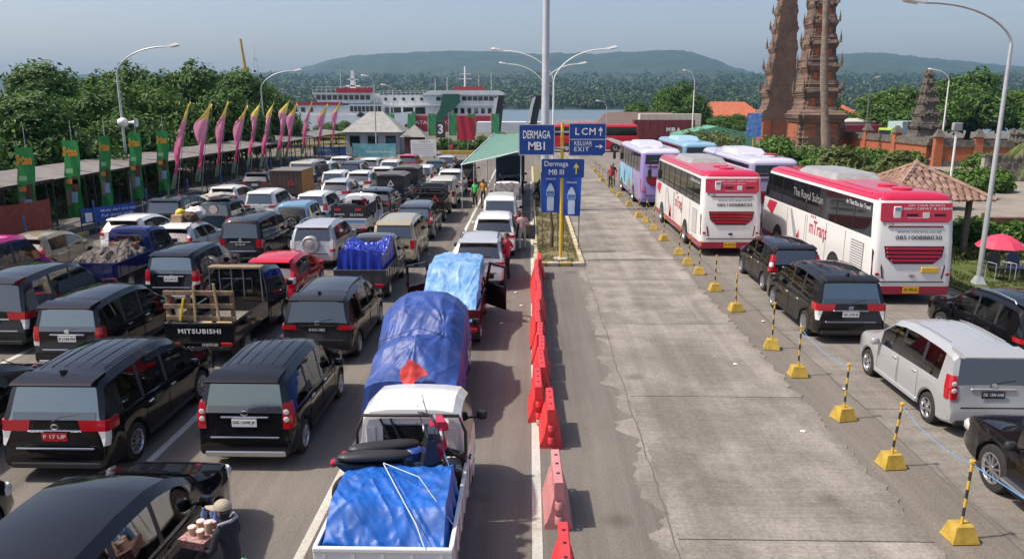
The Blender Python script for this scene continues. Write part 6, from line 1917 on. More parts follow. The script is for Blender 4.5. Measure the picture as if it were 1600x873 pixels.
# frangipani hedge and bushes on the right
shrub('frangipani_bush', 'wide dark green bush in front of the split temple gate', 18.6, 58, 4.3, 3.2, 'fA', 31, M_LEAF2, 9000, .2, flowers=7, ncl=16)
shrub('frangipani_bush', 'leafy bush behind the roof of the white coach, gate side', 19.6, 46, 5.2, 2.6, 'fB', 33, M_LEAF3, 7000, .2)
shrub('frangipani_bush', 'leafy bush behind the tiled pavilion roof', 23.6, 47.5, 4.6, 2.4, 'fB', 33, M_LEAF3, 7000, .2)
for k, (x, y, h, rx) in enumerate(((27.5, 66, 3.2, 2.4), (31, 70, 3.0, 2.6), (35, 72, 2.6, 2.2), (27, 84, 3.6, 2.6), (41.5, 71, 2.4, 2.0), (29.5, 52, 2.6, 2.0), (33.5, 56, 2.2, 1.8), (44, 68, 2.2, 2.0))):
    shrub('garden_shrub', 'leafy green garden shrub between coach roof and temple wall, %s' % ['before the gate palm', 'left of the wall corner', 'below the brick wall', 'at the gate foot', 'below the stone shrine', 'behind the tiled roof', 'right behind the tiled roof', 'before the ornamental gate'][k], x, y, h, rx, 'fD', 52, M_LEAF2, 4200, .2, group='garden shrubs before the temple wall')
shrub('frangipani_tree', 'thin-branched flowering tree behind the pale blue coach', 16.8, 76, 5.0, 3.6, 'fC', 36, M_LEAF3, 4200, .22, cat='tree', ncl=12)
shrub('shrub', 'dark green shrub beside the street lamp on the lawn', 19.6, 33.5, 2.3, 1.7, 'sD', 39, M_LEAF, 4200, .13)
shrub('shrub', 'dark shrub in the shade beside the coach rear', 17.2, 33.2, 1.6, 1.3, 'sD', 39, M_LEAF, 4200, .13)
for k in range(4):
    shrub('low_hedge', ['yellow flowering low hedge nearest the coach', 'yellow flowering low hedge behind the lamp base', 'yellow flowering low hedge behind the umbrella', 'yellow flowering low hedge at the picture edge'][k], 16.2 + 1.7 * k, 31.4, .6, 1.0, 'hedge', 41, M_LEAF3, 1800, .08, group='low hedges on the lawn', cat='hedge')
sheet('lawn', 14.6, 40, 22, 32, .03, M_GRASSG)
grass('lawn_grass', 'mown green grass on the lawn beside the coach', 14.7, 22, 23, 31.5, .03, 9000, .06, M_GRS, 8)
sheet('yard', 14.6, 70, 32, 96, .02, mat('yard paving', (.24, .21, .17), .9, var=.2, vscale=.6))
# big trees beyond
gr_ = 'large trees beyond the temple wall'
rt_ = [(61, 128, 12.2, 8.5, 'B', 'broad tree behind the dark stone shrine'), (74, 134, 13.4, 9, 'C', 'tallest broad tree behind the street lamp pole'), (87, 132, 13, 9, 'B', 'broad tree at the picture edge behind the antenna'), (50, 138, 9.5, 7, 'A', 'low broad tree beside the orange roof'), (72, 108, 7.4, 5, 'B', 'pale round tree in front of the tallest broad tree'), (84, 112, 6.4, 5, 'A', 'brownish low tree in front of the picture-edge trees')]
for k, (x, y, h, rx, key, lab) in enumerate(rt_): tree('broadleaf_tree', lab, x, y, h, rx, key, group=gr_, seed=9)
tree('broadleaf_tree', 'dark spreading tree standing alone before the wooded slope', 30, 158, 11.8, 6.2, 'C', group='trees along the waterfront')
tree('broadleaf_tree', 'low dark tree left of the spreading tree by the water', 22, 160, 7.2, 6, 'A', group='trees along the waterfront')
tree('broadleaf_tree', 'low round tree between the houses', 38, 150, 5.4, 5, 'B', group='trees along the waterfront')
tree('broadleaf_tree', 'low tree in front of the orange roofed house', 52, 165, 6, 5.5, 'A', group='trees along the waterfront')
for k in range(5):
    shrub('shrub', ['clipped shrub by the ferry landing sign', 'clipped shrub behind the yellow rail, second', 'clipped shrub behind the yellow rail, third', 'yellow-green arching tree by the ferry landing', 'clipped shrub next to the awning'][k], -12.5 + 2.4 * k, 104 + (k % 2) * 3, 2.2 + (1.2 if k == 3 else 0), 2.0, 'lg' if k != 3 else 'lg2', 45, M_LEAF if k != 3 else M_LEAF3, 2500, .2, group='shrubs at the ferry landing')

def palm(name, label, x, y, h, nf, L, seed, droop=.9, m=None, lean=0., tr=.24):
    rr = random.Random(seed)
    r_ = empty(name, (x, y, 0), 0, label, 'palm tree', None)
    pts = [(.22 * math.sin(k * .6 + seed) + lean * k / 8, .1 * k / 6, h * k / 8) for k in range(9)]
    MB().tube(pts, [tr * (1 - .4 * k / 8) * (1 + .14 * math.sin(k * 2.3)) for k in range(9)], 10).build('trunk', mat('palm bark', (.21, .165, .13), .95, var=.35, vscale=3, bump=.8, bscale=9), r_, smooth=50)
    tx, ty, tz = pts[-1]
    for k in range(nf):
        a = 2 * math.pi * k / nf + rr.uniform(-.2, .2)
        el = rr.uniform(-.1, .9)
        mb = MB()
        P = []
        for q in range(13):
            t = q / 12
            d = L * t
            P.append(Vector((tx + math.cos(a) * d * math.cos(el) * (1 - .15 * t), ty + math.sin(a) * d * math.cos(el), tz + d * math.sin(el) - droop * L * .55 * t * t)))
        mb.tube(P, [.035 - .03 * q / 12 for q in range(13)], 5)
        side = Vector((-math.sin(a), math.cos(a), 0))
        for q in range(1, 60):
            t = q / 60
            i = int(t * 12); p = P[i].lerp(P[min(i + 1, 12)], t * 12 - i)
            fw = (P[min(i + 1, 12)] - P[i]).normalized() if i < 12 else Vector((0, 0, -1))
            l = L * .26 * math.sin(math.pi * min(1, t * .9 + .12)) + .12
            for s in (-1, 1):
                tip = p + side * s * l * .75 + fw * l * .5 + Vector((0, 0, -l * (.35 + .4 * rr.random())))
                mb.add([p - fw * .03, p + fw * .03, tip], [(0, 1, 2)])
        mb.build('frond', m or M_LEAF3, r_)
    return r_
palm('coconut_palm', 'coconut palm at the picture edge with drooping fronds', 29.6, 42.5, 8.2, 13, 3.6, 3, 1.1)
palm('coconut_palm', 'young low palm at the picture edge below the tall one', 22.8, 33.6, 4.4, 12, 2.6, 6, 1.3)
palm('coconut_palm', 'tall palm trunk rising in front of the temple gate', 33.3, 88, 22.5, 14, 4.0, 9, .9, lean=-1.9, tr=.5)

# ---------------------------------------------------------------- temple gate
def brickmat(name, c1, c2, mortar, scale=1.0, dirt=(.05, .042, .035)):
    m = bpy.data.materials.new(name); N, Lk = nt(m)
    b = N['Principled BSDF']; b.inputs['Roughness'].default_value = .9; b.inputs['Specular IOR Level'].default_value = .2
    tc = N.new('ShaderNodeTexCoord'); sx = N.new('ShaderNodeSeparateXYZ'); Lk.new(tc.outputs['Object'], sx.inputs[0])
    ad = N.new('ShaderNodeMath'); ad.operation = 'ADD'; Lk.new(sx.outputs['X'], ad.inputs[0]); Lk.new(sx.outputs['Y'], ad.inputs[1])
    cx = N.new('ShaderNodeCombineXYZ'); Lk.new(ad.outputs[0], cx.inputs['X']); Lk.new(sx.outputs['Z'], cx.inputs['Y'])
    bk_ = N.new('ShaderNodeTexBrick'); Lk.new(cx.outputs[0], bk_.inputs['Vector'])
    bk_.inputs['Color1'].default_value = (*c1, 1); bk_.inputs['Color2'].default_value = (*c2, 1); bk_.inputs['Mortar'].default_value = (*mortar, 1)
    bk_.inputs['Scale'].default_value = scale; bk_.inputs['Mortar Size'].default_value = .02; bk_.inputs['Brick Width'].default_value = .5; bk_.inputs['Row Height'].default_value = .2
    nz = N.new('ShaderNodeTexNoise'); nz.inputs['Scale'].default_value = .55; nz.inputs['Detail'].default_value = 10; nz.inputs['Roughness'].default_value = .7
    Lk.new(tc.outputs['Object'], nz.inputs['Vector'])
    r = N.new('ShaderNodeValToRGB'); r.color_ramp.elements[0].position = .40; r.color_ramp.elements[1].position = .72
    Lk.new(nz.outputs['Fac'], r.inputs['Fac'])
    mx = N.new('ShaderNodeMix'); mx.data_type = 'RGBA'; Lk.new(r.outputs['Color'], mx.inputs['Factor'])
    Lk.new(bk_.outputs['Color'], mx.inputs['A']); mx.inputs['B'].default_value = (*dirt, 1)
    Lk.new(mx.outputs['Result'], b.inputs['Base Color'])
    bp = N.new('ShaderNodeBump'); bp.inputs['Strength'].default_value = .8; bp.inputs['Distance'].default_value = .08
    Lk.new(nz.outputs['Fac'], bp.inputs['Height']); Lk.new(bp.outputs['Normal'], b.inputs['Normal'])
    MATS[name] = m
    return m
M_BRK = brickmat('old dark brick', (.25, .155, .115), (.19, .12, .092), (.15, .115, .09), .8, (.085, .072, .06))
M_BRO = brickmat('orange brick', (.42, .13, .055), (.36, .11, .048), (.30, .12, .07), 1.2, (.28, .10, .055))
M_BRR = brickmat('red brick', (.30, .115, .07), (.25, .10, .062), (.2, .1, .07), 1.2, (.19, .085, .055))
M_STN = mat('carved grey stone', (.07, .062, .052), .95, col2=(.17, .15, .125), vscale=2.5, bump=.9, bscale=5)

def spike(par, x, y, z, h, w, m, dx=0, dy=0, nm='antefix'):
    pts = [(x, y, z), (x + dx * .25 * h, y + dy * .25 * h, z + h * .25), (x + dx * .42 * h, y + dy * .42 * h, z + h * .5), (x + dx * .30 * h, y + dy * .30 * h, z + h * .8), (x + dx * .36 * h, y + dy * .36 * h, z + h * 1.15)]
    MB().tube(pts, [w, w * .85, w * .7, w * .3, w * .05], 6).build(nm, m, par)

def candi(name, label, x, y, w, d, h, cut, cat='gate tower', ntier=7, panel=True, m=None, group=None, tap=.885):
    """half of a split gate: flat on the side y=0 (cut=+1: body extends to +y, cut=-1: to -y)"""
    m = m or M_BRK
    r_ = empty(name, (x, y, 0), 0, label, cat, group)
    prof = []   # (z, fraction)
    z = 0.0
    base_h = h * .24
    prof += [(0, 1.10), (base_h * .10, 1.10), (base_h * .12, 1.02), (base_h * .2, 1.02), (base_h * .22, .93), (base_h * .74, .92), (base_h * .76, 1.0), (base_h * .82, 1.02), (base_h * .84, 1.09), (base_h * .93, 1.13), (base_h * .95, 1.02), (base_h, 1.0)]
    z = base_h
    hh = h - base_h
    f = .93
    tz = []
    for t in range(ntier):
        th = hh * (.215 - .018 * t) / sum(.215 - .018 * q for q in range(ntier))
        f2 = f * (tap if t else tap - .045)
        tz.append((z, th, f2))
        prof += [(z + th * .03, f * .98), (z + th * .06, f2 * 1.04), (z + th * .18, f2 * 1.02), (z + th * .20, f2 * .95), (z + th * .52, f2 * .93), (z + th * .54, f2 * .97), (z + th * .60, f2 * .99), (z + th * .62, f2 * 1.02), (z + th * .68, f2 * 1.03), (z + th * .70, f2 * 1.06), (z + th * .78, f2 * 1.07), (z + th * .80, f2 * 1.02), (z + th * .88, f2 * 1.0), (z + th * .90, f2 * .97), (z + th * .98, f2 * .95)]
        z += th; f = f2
    prof += [(h + .02, f * .6), (h + h * .04, f * .25), (h + h * .055, .02)]
    dn = []
    for (za, fa_), (zb_, fb_) in zip(prof, prof[1:]):
        dn.append((za, fa_))
        nn = int((zb_ - za) / .28)
        for q in range(1, nn):
            t_ = q / nn
            dn.append((za + (zb_ - za) * t_, (fa_ + (fb_ - fa_) * t_) * (1.018 if q % 2 else .985)))
    prof = dn + [prof[-1]]
    rings = []
    for zz, ff in prof:
        a = w / 2 * ff
        dd = d * (.25 + .75 * ff) if ff < 1 else d * ff
        y0, y1 = (0, dd) if cut > 0 else (-dd, 0)
        q = min(a, dd) * .16
        # notched corners on the carved side
        if cut > 0: p = [(-a, y0), (a, y0), (a, y1 - q), (a - q, y1 - q), (a - q, y1), (-a + q, y1), (-a + q, y1 - q), (-a, y1 - q)]
        else: p = [(-a, y0 + q), (-a + q, y0 + q), (-a + q, y0), (a - q, y0), (a - q, y0 + q), (a, y0 + q), (a, y1), (-a, y1)]
        jr = random.Random(int(zz * 97) + int(x))
        rings.append([(px_ * (1 + jr.uniform(-.012, .02)), py_ * (1 + jr.uniform(-.012, .02)), zz) for px_, py_ in p])
    mb = MB()
    n = 8
    vs = [v for r in rings for v in r]
    fs = []
    for i in range(len(rings) - 1):
        for k in range(n): fs.append((i * n + k, i * n + (k + 1) % n, (i + 1) * n + (k + 1) % n, (i + 1) * n + k))
    fs.append(tuple(range(n - 1, -1, -1))); fs.append(tuple((len(rings) - 1) * n + k for k in range(n)))
    mb.add(vs, fs)
    mb.build('masonry', m, r_)
    yo = 1 if cut > 0 else -1
    if panel:
        # orange brick panels on base and tiers, facing outwards and sideways
        z0, z1 = base_h * .24, base_h * .72
        a = w / 2 * .925
        dd = d * .94
        for s in (-1, 1):
            x0, x1 = sorted((s * (a + .05), s * (a - .1)))
            ys_ = sorted((yo * dd * .08, yo * dd * .80))
            MB().box(x0, x1, ys_[0], ys_[1], z0, z1).build('brick_panel', M_BRO, r_)
        ya, yb = sorted((yo * (dd + .05), yo * (dd - .1)))
        for s in (-1, 1):
            x0, x1 = sorted((s * a * .78, s * a * .30))
            MB().box(x0, x1, ya, yb, z0, z1).build('brick_panel', M_BRO, r_)
        # corner pilasters seen on the cut face
        yc0, yc1 = sorted((-yo * .07, yo * .1))
        for s in (-1, 1):
            x0, x1 = sorted((s * a * 1.02, s * a * .56))
            MB().box(x0, x1, yc0, yc1, z0 * .3, base_h * .75).build('brick_panel', M_BRO, r_)
        MB().box(-a * .55, a * .55, yc0 * .5, yc1, z0 * .3, base_h * .74).build('brick_panel', M_BRR, r_)
    for t, (zz, th, f2) in enumerate(tz):
        a = w / 2 * f2
        dd = d * (.25 + .75 * f2)
        if panel:
            for s in (-1, 1):
                x0, x1 = sorted((s * (a * .90 + .04), s * (a * .8)))
                ys_ = sorted((yo * dd * .25, yo * dd * .65))
                MB().box(x0, x1, ys_[0], ys_[1], zz + th * .21, zz + th * .51).build('brick_panel', M_BRO, r_)
            ya, yb = sorted((yo * (dd * .985 + .04), yo * dd * .8))
            for s in (-.5, .42):
                MB().box(s * a - a * .12, s * a + a * .12, ya, yb, zz + th * .21, zz + th * .51).build('brick_panel', M_BRO, r_)
        for s in ((-1,) if cut > 0 else (-1, 1)):
            for yy in (yo * .12 * dd, yo * dd * 1.0):
                spike(r_, s * a * 1.10, yy, zz + th * .78, th * .5, .2 * f2 + .06, M_STN, s * .06, 0)
        jr = random.Random(t + int(x))
        for q_ in range(9):
            u_ = jr.uniform(-1, 1); zc_ = zz + th * jr.choice((.60, .72, .84))
            if jr.random() < .5: px_, py_ = u_ * a, yo * dd * 1.03
            else: px_, py_ = jr.choice((-1, 1)) * a * 1.03, yo * dd * abs(u_)
            s_ = jr.uniform(.10, .24)
            MB().prism([(-s_, -s_), (s_, -s_), (s_, s_), (-s_, s_)], 0, s_ * 2.2, top=[(-s_ * .3, -s_ * .3), (s_ * .3, -s_ * .3), (s_ * .3, s_ * .3), (-s_ * .3, s_ * .3)]).build('carved_block', m, r_, (px_, py_, zc_))
        spike(r_, 0, yo * dd * 1.1, zz + th * .8, th * .4, .15 * f2 + .06, M_STN, 0, yo * .3)
    return r_
candi('split_gate', 'far half of the tall split temple gate, plain brick face towards the queue', 33.2, 104.5, 4.8, 4.2, 21.5, +1, group='halves of the split temple gate')
candi('split_gate', 'near half of the tall split temple gate, carved side towards the lawn', 35.0, 99.5, 5.3, 5.0, 21.5, -1, group='halves of the split temple gate')
candi('stone_shrine', 'dark grey tiered stone shrine in front of the large trees', 46.8, 95, 4.4, 3.6, 9.6, -1, 'shrine', 6, False, M_STN, tap=.74)
candi('stone_shrine', 'small grey stone gate pillar beside the white ornamental gate', 47.8, 78, 1.6, 1.6, 3.4, -1, 'pillar', 3, False, M_STN)
candi('stone_shrine', 'small grey stone gate pillar on the far side of the ornamental gate', 51.2, 78, 1.6, 1.6, 3.6, -1, 'pillar', 3, False, M_STN)
# temple wall in bays
def bay_wall(name, label, pts, h, base=0.):
    r_ = empty(name, (0, 0, base), 0, label, 'wall', 'temple walls')
    for (x0, y0), (x1, y1) in zip(pts, pts[1:]):
        L_ = math.hypot(x1 - x0, y1 - y0); a = math.atan2(y1 - y0, x1 - x0)
        for nm, m, t, z0, z1 in (('plinth', M_STN, .30, 0, h * .22), ('brick_panel', M_BRO, .2, h * .22, h * .74), ('coping', M_STN, .34, h * .74, h * .86), ('coping', M_STN, .22, h * .86, h)):
            MB().box(.35 if nm == 'brick_panel' else 0, L_ - (.35 if nm == 'brick_panel' else 0), -t, t, z0, z1).build(nm, m, r_, (x0, y0, 0), (0, 0, a))
        MB().prism([(-.4, -.4), (.4, -.4), (.4, .4), (-.4, .4)], 0, h * 1.12, top=[(-.36, -.36), (.36, -.36), (.36, .36), (-.36, .36)]).build('pillar', M_BRO, r_, (x0, y0, 0), (0, 0, a))
        MB().prism([(-.5, -.5), (.5, -.5), (.5, .5), (-.5, .5)], h * 1.12, h * 1.4, top=[(-.15, -.15), (.15, -.15), (.15, .15), (-.15, .15)]).build('pillar_cap', M_STN, r_, (x0, y0, 0), (0, 0, a))
    return r_
bay_wall('temple_wall', 'orange brick temple wall with stone coping beside the split gate', [(39.5, 100), (39.8, 93), (40, 86), (40.2, 79)], 2.7)
bay_wall('temple_wall', 'brick and stone temple wall running behind the pavilion', [(40.4, 78), (44, 77.5), (47.2, 77)], 2.6)
bay_wall('temple_wall', 'brick and stone temple wall near the picture edge', [(52, 77), (57, 76), (64, 75)], 3.0)
og = empty('ornamental_gate', (48.4, 77.6, 0), 0, 'white ornamental metal gate between the stone pillars', 'gate')
for k in range(9): MB().cyl((.12 + .28 * k, 0, 0), (.12 + .28 * k, 0, 2.6 + .5 * math.sin(math.pi * k / 8)), .05, .05, 6).build('bar', mat('cream paint', (.5, .46, .38), .6), og)
for z in (.3, 1.4, 2.4): MB().box(0, 2.5, -.04, .04, z, z + .1).build('rail', MATS['cream paint'], og)
# rubble retaining wall
def stonewall(name, label, x0, x1, y, h):
    m = bpy.data.materials.get('rubble stone')
    r_ = empty(name, (x0, y, 0), 0, label, 'wall')
    MB().box(0, x1 - x0, .05, .5, 0, h).build('mortar', mat('pale mortar', (.32, .29, .24), .9), r_)
    rr = random.Random(3)
    sm_ = [mat('rubble stone %d' % k, c, .9, var=.25, vscale=3, bump=.6, bscale=8) for k, c in enumerate(((.12, .10, .085), (.17, .145, .12), (.09, .08, .07)))]
    meshes = []
    for v in range(6):
        n = 7; q = random.Random(v)
        p = [(.27 * (.75 + .45 * q.random()) * math.cos(6.283 * k / n), .23 * (.75 + .45 * q.random()) * math.sin(6.283 * k / n)) for k in range(n)]
        meshes.append(MB().prism(p, 0, .09, axis='y', top=[(a * .8, b * .8) for a, b in p]).mesh('stone', sm_[v % 3]))
    k = 0
    nz_ = int(h / .48)
    for j in range(nz_):
        i = 0
        xx = .3 + .27 * (j % 2)
        while xx < x1 - x0 - .2:
            o = link('stone', meshes[rr.randrange(6)], r_, (xx, .05, .25 + .48 * j), (0, rr.random() * 6, math.pi)); k += 1
            xx += .56
    MB().box(-.1, x1 - x0 + .1, -.1, .6, h, h + .15).build('coping', M_STN, r_)
    return r_
stonewall('stone_wall', 'rubble stone retaining wall at the picture edge behind the lamp pole', 36.5, 46, 63, 2.0)
MB_ = MB().box(0, 12, 0, .35, 0, .9).build('low_wall', mat('red brown wall', (.14, .055, .04), .8, var=.2), None, (20.5, 36.5, 0)); props(MB_, 'low red-brown wall behind the umbrella and chairs', 'wall')
for k in range(4): MB().box(.8 + 2.4 * k, 1.1 + 2.4 * k, -.05, .0, 0, 1.15).build('pier', mat('pier pale', (.3, .2, .13), .8), MB_)

# tiled pavilion
pv = empty('tiled_pavilion', (16.1, 32.6, 0), R(3), 'small pavilion with hipped clay tile roof behind the coach', 'pavilion')
M_TILE = [mat('clay tile %d' % k, c, .85, var=.35, vscale=5) for k, c in enumerate(((.22, .125, .09), (.17, .10, .078), (.28, .18, .135)))]
ez, az_, hw = 2.42, 3.68, 2.15
for s in (-1, 1):
    for q in (-1, 1): MB().cyl((s * 1.5, q * 1.5, 0), (s * 1.5, q * 1.5, ez), .12, .12, 8).build('post', M_STN, pv)
cr_ = MB()
for (a, b) in (((-hw, -hw), (hw, -hw)), ((hw, -hw), (hw, hw)), ((hw, hw), (-hw, hw)), ((-hw, hw), (-hw, -hw))):
    cr_.add([(a[0], a[1], ez), (b[0], b[1], ez), (0, 0, az_)], [(0, 1, 2)])
cr_.build('roof_deck', mat('roof deck', (.10, .06, .045), .9), pv)
def tile_mesh(m):
    pts = []
    for i in range(6):
        u = i / 5
        pts.append([(-.125 + .25 * u, 0, .045 * math.sin(u * math.pi * 1.0) + .012), (-.125 + .25 * u, .30, .045 * math.sin(u * math.pi) + .0)])
    mb = MB().grid(pts)
    for i in range(5):
        u0, u1 = i / 5, (i + 1) / 5
        mb.add([(-.125 + .25 * u0, 0, -.01), (-.125 + .25 * u1, 0, -.01), (-.125 + .25 * u1, 0, .045 * math.sin(u1 * math.pi) + .012), (-.125 + .25 * u0, 0, .045 * math.sin(u0 * math.pi) + .012)], [(0, 1, 2, 3)])
    return mb.mesh('tile', m, 40)
tms = [tile_mesh(m) for m in M_TILE]
slope = math.atan2(az_ - ez, hw); Ls = math.hypot(az_ - ez, hw)
rr = random.Random(2)
for face in (0, 3):
    for c_ in range(10):
        t = c_ / 10
        wd = hw * (1 - t)
        nt_ = max(1, int(2 * wd / .27))
        for k in range(nt_):
            xx = -wd + (k + .5) * 2 * wd / nt_
            yy = -hw + hw * t; zz = ez + (az_ - ez) * t + .02
            az2 = {0: 0, 3: R(-90)}[face]
            p = Matrix.Rotation(az2, 3, 'Z') @ Vector((xx, yy, zz))
            e = (Matrix.Rotation(az2, 3, 'Z') @ Matrix.Rotation(slope + .05, 3, 'X')).to_euler()
            link('tile', tms[rr.randrange(3)], pv, p, e)
for (a, b) in ((-1, -1), (1, -1), (1, 1), (-1, 1)):
    MB().tube([(a * hw, b * hw, ez + .05), (0, 0, az_ + .06)], .10, 6).build('hip_ridge', M_TILE[2], pv)
MB().lathe([(.2, 0), (.14, .12), (.05, .2), (.001, .3)], 10).build('finial', M_TILE[2], pv, (0, 0, az_))

# ---------------------------------------------------------------- houses, trucks, small buildings
def house(name, label, x, y, w, d, hw_, rh, roof=(.42, .12, .06), wall=(.45, .42, .36), rz=0., ridge=.5, group=None, nwin=4, cat='house'):
    r_ = empty(name, (x, y, 0), rz, label, cat, group)
    MB().box(-w / 2, w / 2, 0, d, 0, hw_).build('wall', mat('house wall %s' % (wall,), wall, .8, var=.12), r_)
    o = .5
    rl = w / 2 * ridge
    mb = MB().add([(-w / 2 - o, -o, hw_ - .1), (w / 2 + o, -o, hw_ - .1), (w / 2 + o, d + o, hw_ - .1), (-w / 2 - o, d + o, hw_ - .1), (-rl, d / 2, hw_ + rh), (rl, d / 2, hw_ + rh)], [(0, 1, 5, 4), (1, 2, 5), (2, 3, 4, 5), (3, 0, 4), (3, 2, 1, 0)])
    mb.build('roof', mat('house roof %s' % (roof,), roof, .85, var=.2, vscale=2), r_)
    for k in range(nwin):
        xx = -w / 2 + w * (k + .5) / nwin
        wn_ = MB().box(xx - w / nwin * .28, xx + w / nwin * .28, -.06, .02, hw_ * .35, hw_ * .8).build('window', M_BLACKP, r_)
        MB().box(xx - w / nwin * .24, xx + w / nwin * .24, -.075, -.061, hw_ * .39, hw_ * .76).build('pane', M_GLASS, wn_)
    return r_
house('house', 'orange roofed house among the trees beside the temple gate', 43.5, 170, 13, 9, 3.4, 3.0, group='orange roofed houses', ridge=.55)
house('house', 'smaller orange roofed wing in front of the larger house', 50.5, 166, 7, 7, 2.6, 2.2, group='orange roofed houses', ridge=.2)
house('house', 'small orange pyramid roof left of the larger house', 33.5, 166, 6.5, 6.5, 2.6, 2.4, group='orange roofed houses', ridge=.02)
house('house', 'orange pyramid roof to the lawn side of the temple gate', 60.5, 150, 8, 8, 3.0, 2.8, group='orange roofed houses', ridge=.02)
house('ticket_booth', 'ticket booth with grey hipped roof behind the banners', -19.2, 95, 6.6, 5.5, 2.8, 2.3, (.30, .30, .28), (.35, .38, .42), ridge=.25, cat='booth', nwin=3)
house('small_hut', 'small dark hut with curved grey roof beside the booth', -13.9, 93, 2.2, 2.2, 2.3, 1.3, (.25, .24, .22), (.10, .03, .03), ridge=.02, cat='hut', nwin=1)
house('waterfront_shed', 'brown roofed shed on the waterfront behind the red bus', 22, 150, 18, 7, 2.2, 2.2, (.14, .10, .085), (.2, .18, .16), ridge=.8, cat='shed')
house('waterfront_shed', 'low grey roofed shed by the water behind the signs', 9, 152, 14, 6, 1.6, 1.3, (.17, .17, .17), (.2, .2, .2), ridge=.85, cat='shed')
house('white_building', 'pale flat-roofed building behind the white truck', 52, 128, 22, 6, 3.3, .4, (.45, .44, .40), (.42, .41, .37), ridge=.95, cat='building', nwin=6)
# billboard
bb_ = empty('billboard', (-12.1, 88.5, 0), 0, 'white notice billboard on legs in front of the small hut', 'billboard')
MB().cbox(-1.45, 1.45, -.05, .05, .25, 2.05, .02).build('panel', M_WHITE, bb_)
text('1 KOP 1', M_INK, bb_, (.1, -.056, 1.88), REAR, width=1.2, height=.18)
for k in range(5): MB().box(-1.25, 1.25 - .2 * (k % 2), -.058, -.052, 1.55 - .25 * k, 1.58 - .25 * k).build('text_line', M_GREYP, bb_)
for s in (-1, 1): MB().box(s * 1.2 - .06, s * 1.2 + .06, .05, .12, 0, 2.0).build('leg', M_DKST, bb_)
s3 = empty('landing_sign', (-10.4, 91, 0), 0, 'dark sign with white figure three above the shrubs', 'sign')
MB().cbox(-.55, .55, -.1, .1, 2.2, 4.1, .03).build('panel', mat('sign dark', (.05, .045, .045), .5), s3)
text('3', M_WHITE, s3, (0, -.106, 3.2), REAR, height=1.1, bold=.03)
MB().cyl((0, .15, 0), (0, .15, 3), .08, .08, 8).build('leg', M_DKST, s3)
# green banners at the landing
for k, x in enumerate((-16.8, -14.4, -11.8, -9.4, -7.0, -4.2)):
    b_ = empty('landing_banner', (x * 1.07, 101 + k % 2, 0), 0, 'green drink banner at the ferry landing, %s from the booth' % words[k], 'banner', 'green banners at the landing')
    pts = [[(-.5 + i / 5 + .0, .08 * math.sin(i + j), 2.0 + 2.8 * j / 8) for j in range(9)] for i in range(6)]
    MB().grid(pts).build('cloth', mat('banner green far', (.03, .26, .09), .6, col2=(.10, .34, .14), vscale=1.5), b_, smooth=60)
    MB().cyl((-.55, 0, 0), (-.55, 0, 5), .03, .03, 6).build('pole', M_GALV, b_)
hbanner('hanging_banner', 'tall red banner cloth at the ferry landing', -8.1, 99, 2.2, 2.9, 1.6, mat('banner crimson', (.42, .02, .05), .6), 0, sag=.1)
# yellow gantry rails by the walkway end and barrier at the landing
yr_ = empty('yellow_railing', (-33, 98, 0), 0, 'yellow steel railings at the end of the covered walkway', 'railing')
for z in (.5, .95, 1.4, 1.9): MB().box(0, 13, -.04, .04, z, z + .1).build('rail', M_YEL, yr_)
for k in range(9): MB().box(1.6 * k - .05, 1.6 * k + .05, -.05, .05, 0, 2.0).build('post', M_YEL, yr_)
yr2 = empty('yellow_barrier', (-9.6, 84, 0), 0, 'long yellow barrier across the lane beside the billboard', 'barrier')
MB().cbox(0, 8.2, -.12, .12, .75, 1.15, .03).build('beam', M_YEL, yr2)
for k in range(4): MB().box(.4 + 2.4 * k, .55 + 2.4 * k, -.08, .08, 0, .75).build('leg', M_YEL, yr2)
# trucks in the distance
def far_truck(name, label, x, y, col, boxc, L=8, H=3.4, rz=0., txt=None):
    r_ = empty(name, (x, y, 0), rz, label, 'truck', 'distant trucks')
    MB().cbox(-1.15, 1.15, L - 1.9, L, .6, 2.7, .12).build('cab', paint(col), r_, smooth=30)
    MB().cbox(-1.0, 1.0, L - .02, L + .02, 1.6, 2.4, .05).build('windscreen', M_GLASS, r_)
    MB().cbox(-1.2, 1.2, 0, L - 2.0, .95, H, .03).build('cargo_body', boxc, r_)
    for k in range(9): MB().box(-1.225, -1.2, .1 + (L - 2.3) * k / 8, .22 + (L - 2.3) * k / 8, 1.0, H - .05).build('body_rib', boxc, r_)
    MB().box(-.5, .5, .2, L - .3, .55, .93).build('chassis', M_UNDER, r_)
    for yy in (1.4, 2.5, L - .9):
        for s in (-1, 1): add_wheel(r_, s * 1.0, yy, .48, .26, 'steel')
    for q_, c_ in enumerate(txt or ''): text(c_, M_WHITE, r_, (-1.235, (L - 2) * .35 + .75 * (1 - q_), H * .62), LEFT, width=.6, height=.6, bold=.05)
    return r_
far_truck('freight_truck', 'maroon freight truck with white letters behind the red bus', 24.5, 118, (.3, .03, .03), mat('maroon planks', (.16, .035, .035), .7, var=.2), 11, 3.7, R(90), 'MBA')
cn = MB().box(0, 12, 0, 2.4, 0, 4.2); cn = MB()
for k in range(24): cn.box(.5 * k, .5 * k + .44, 0, 2.4, .6, 4.2)
far_truck('container_truck', 'cream container truck standing behind the maroon truck', 28, 130, (.3, .3, .3), mat('container cream', (.55, .52, .42), .6, var=.1), 12, 4.4, R(90))
far_truck('freight_truck', 'white truck facing the queue beside the temple gate', 42.3, 118, (.7, .7, .68), mat('truck white box', (.68, .68, .66), .6), 7, 3.5, R(180))
far_truck('freight_truck', 'maroon truck behind the temple wall', 53, 120, (.3, .02, .03), mat('maroon body', (.20, .02, .035), .6), 8, 2.9, R(90))
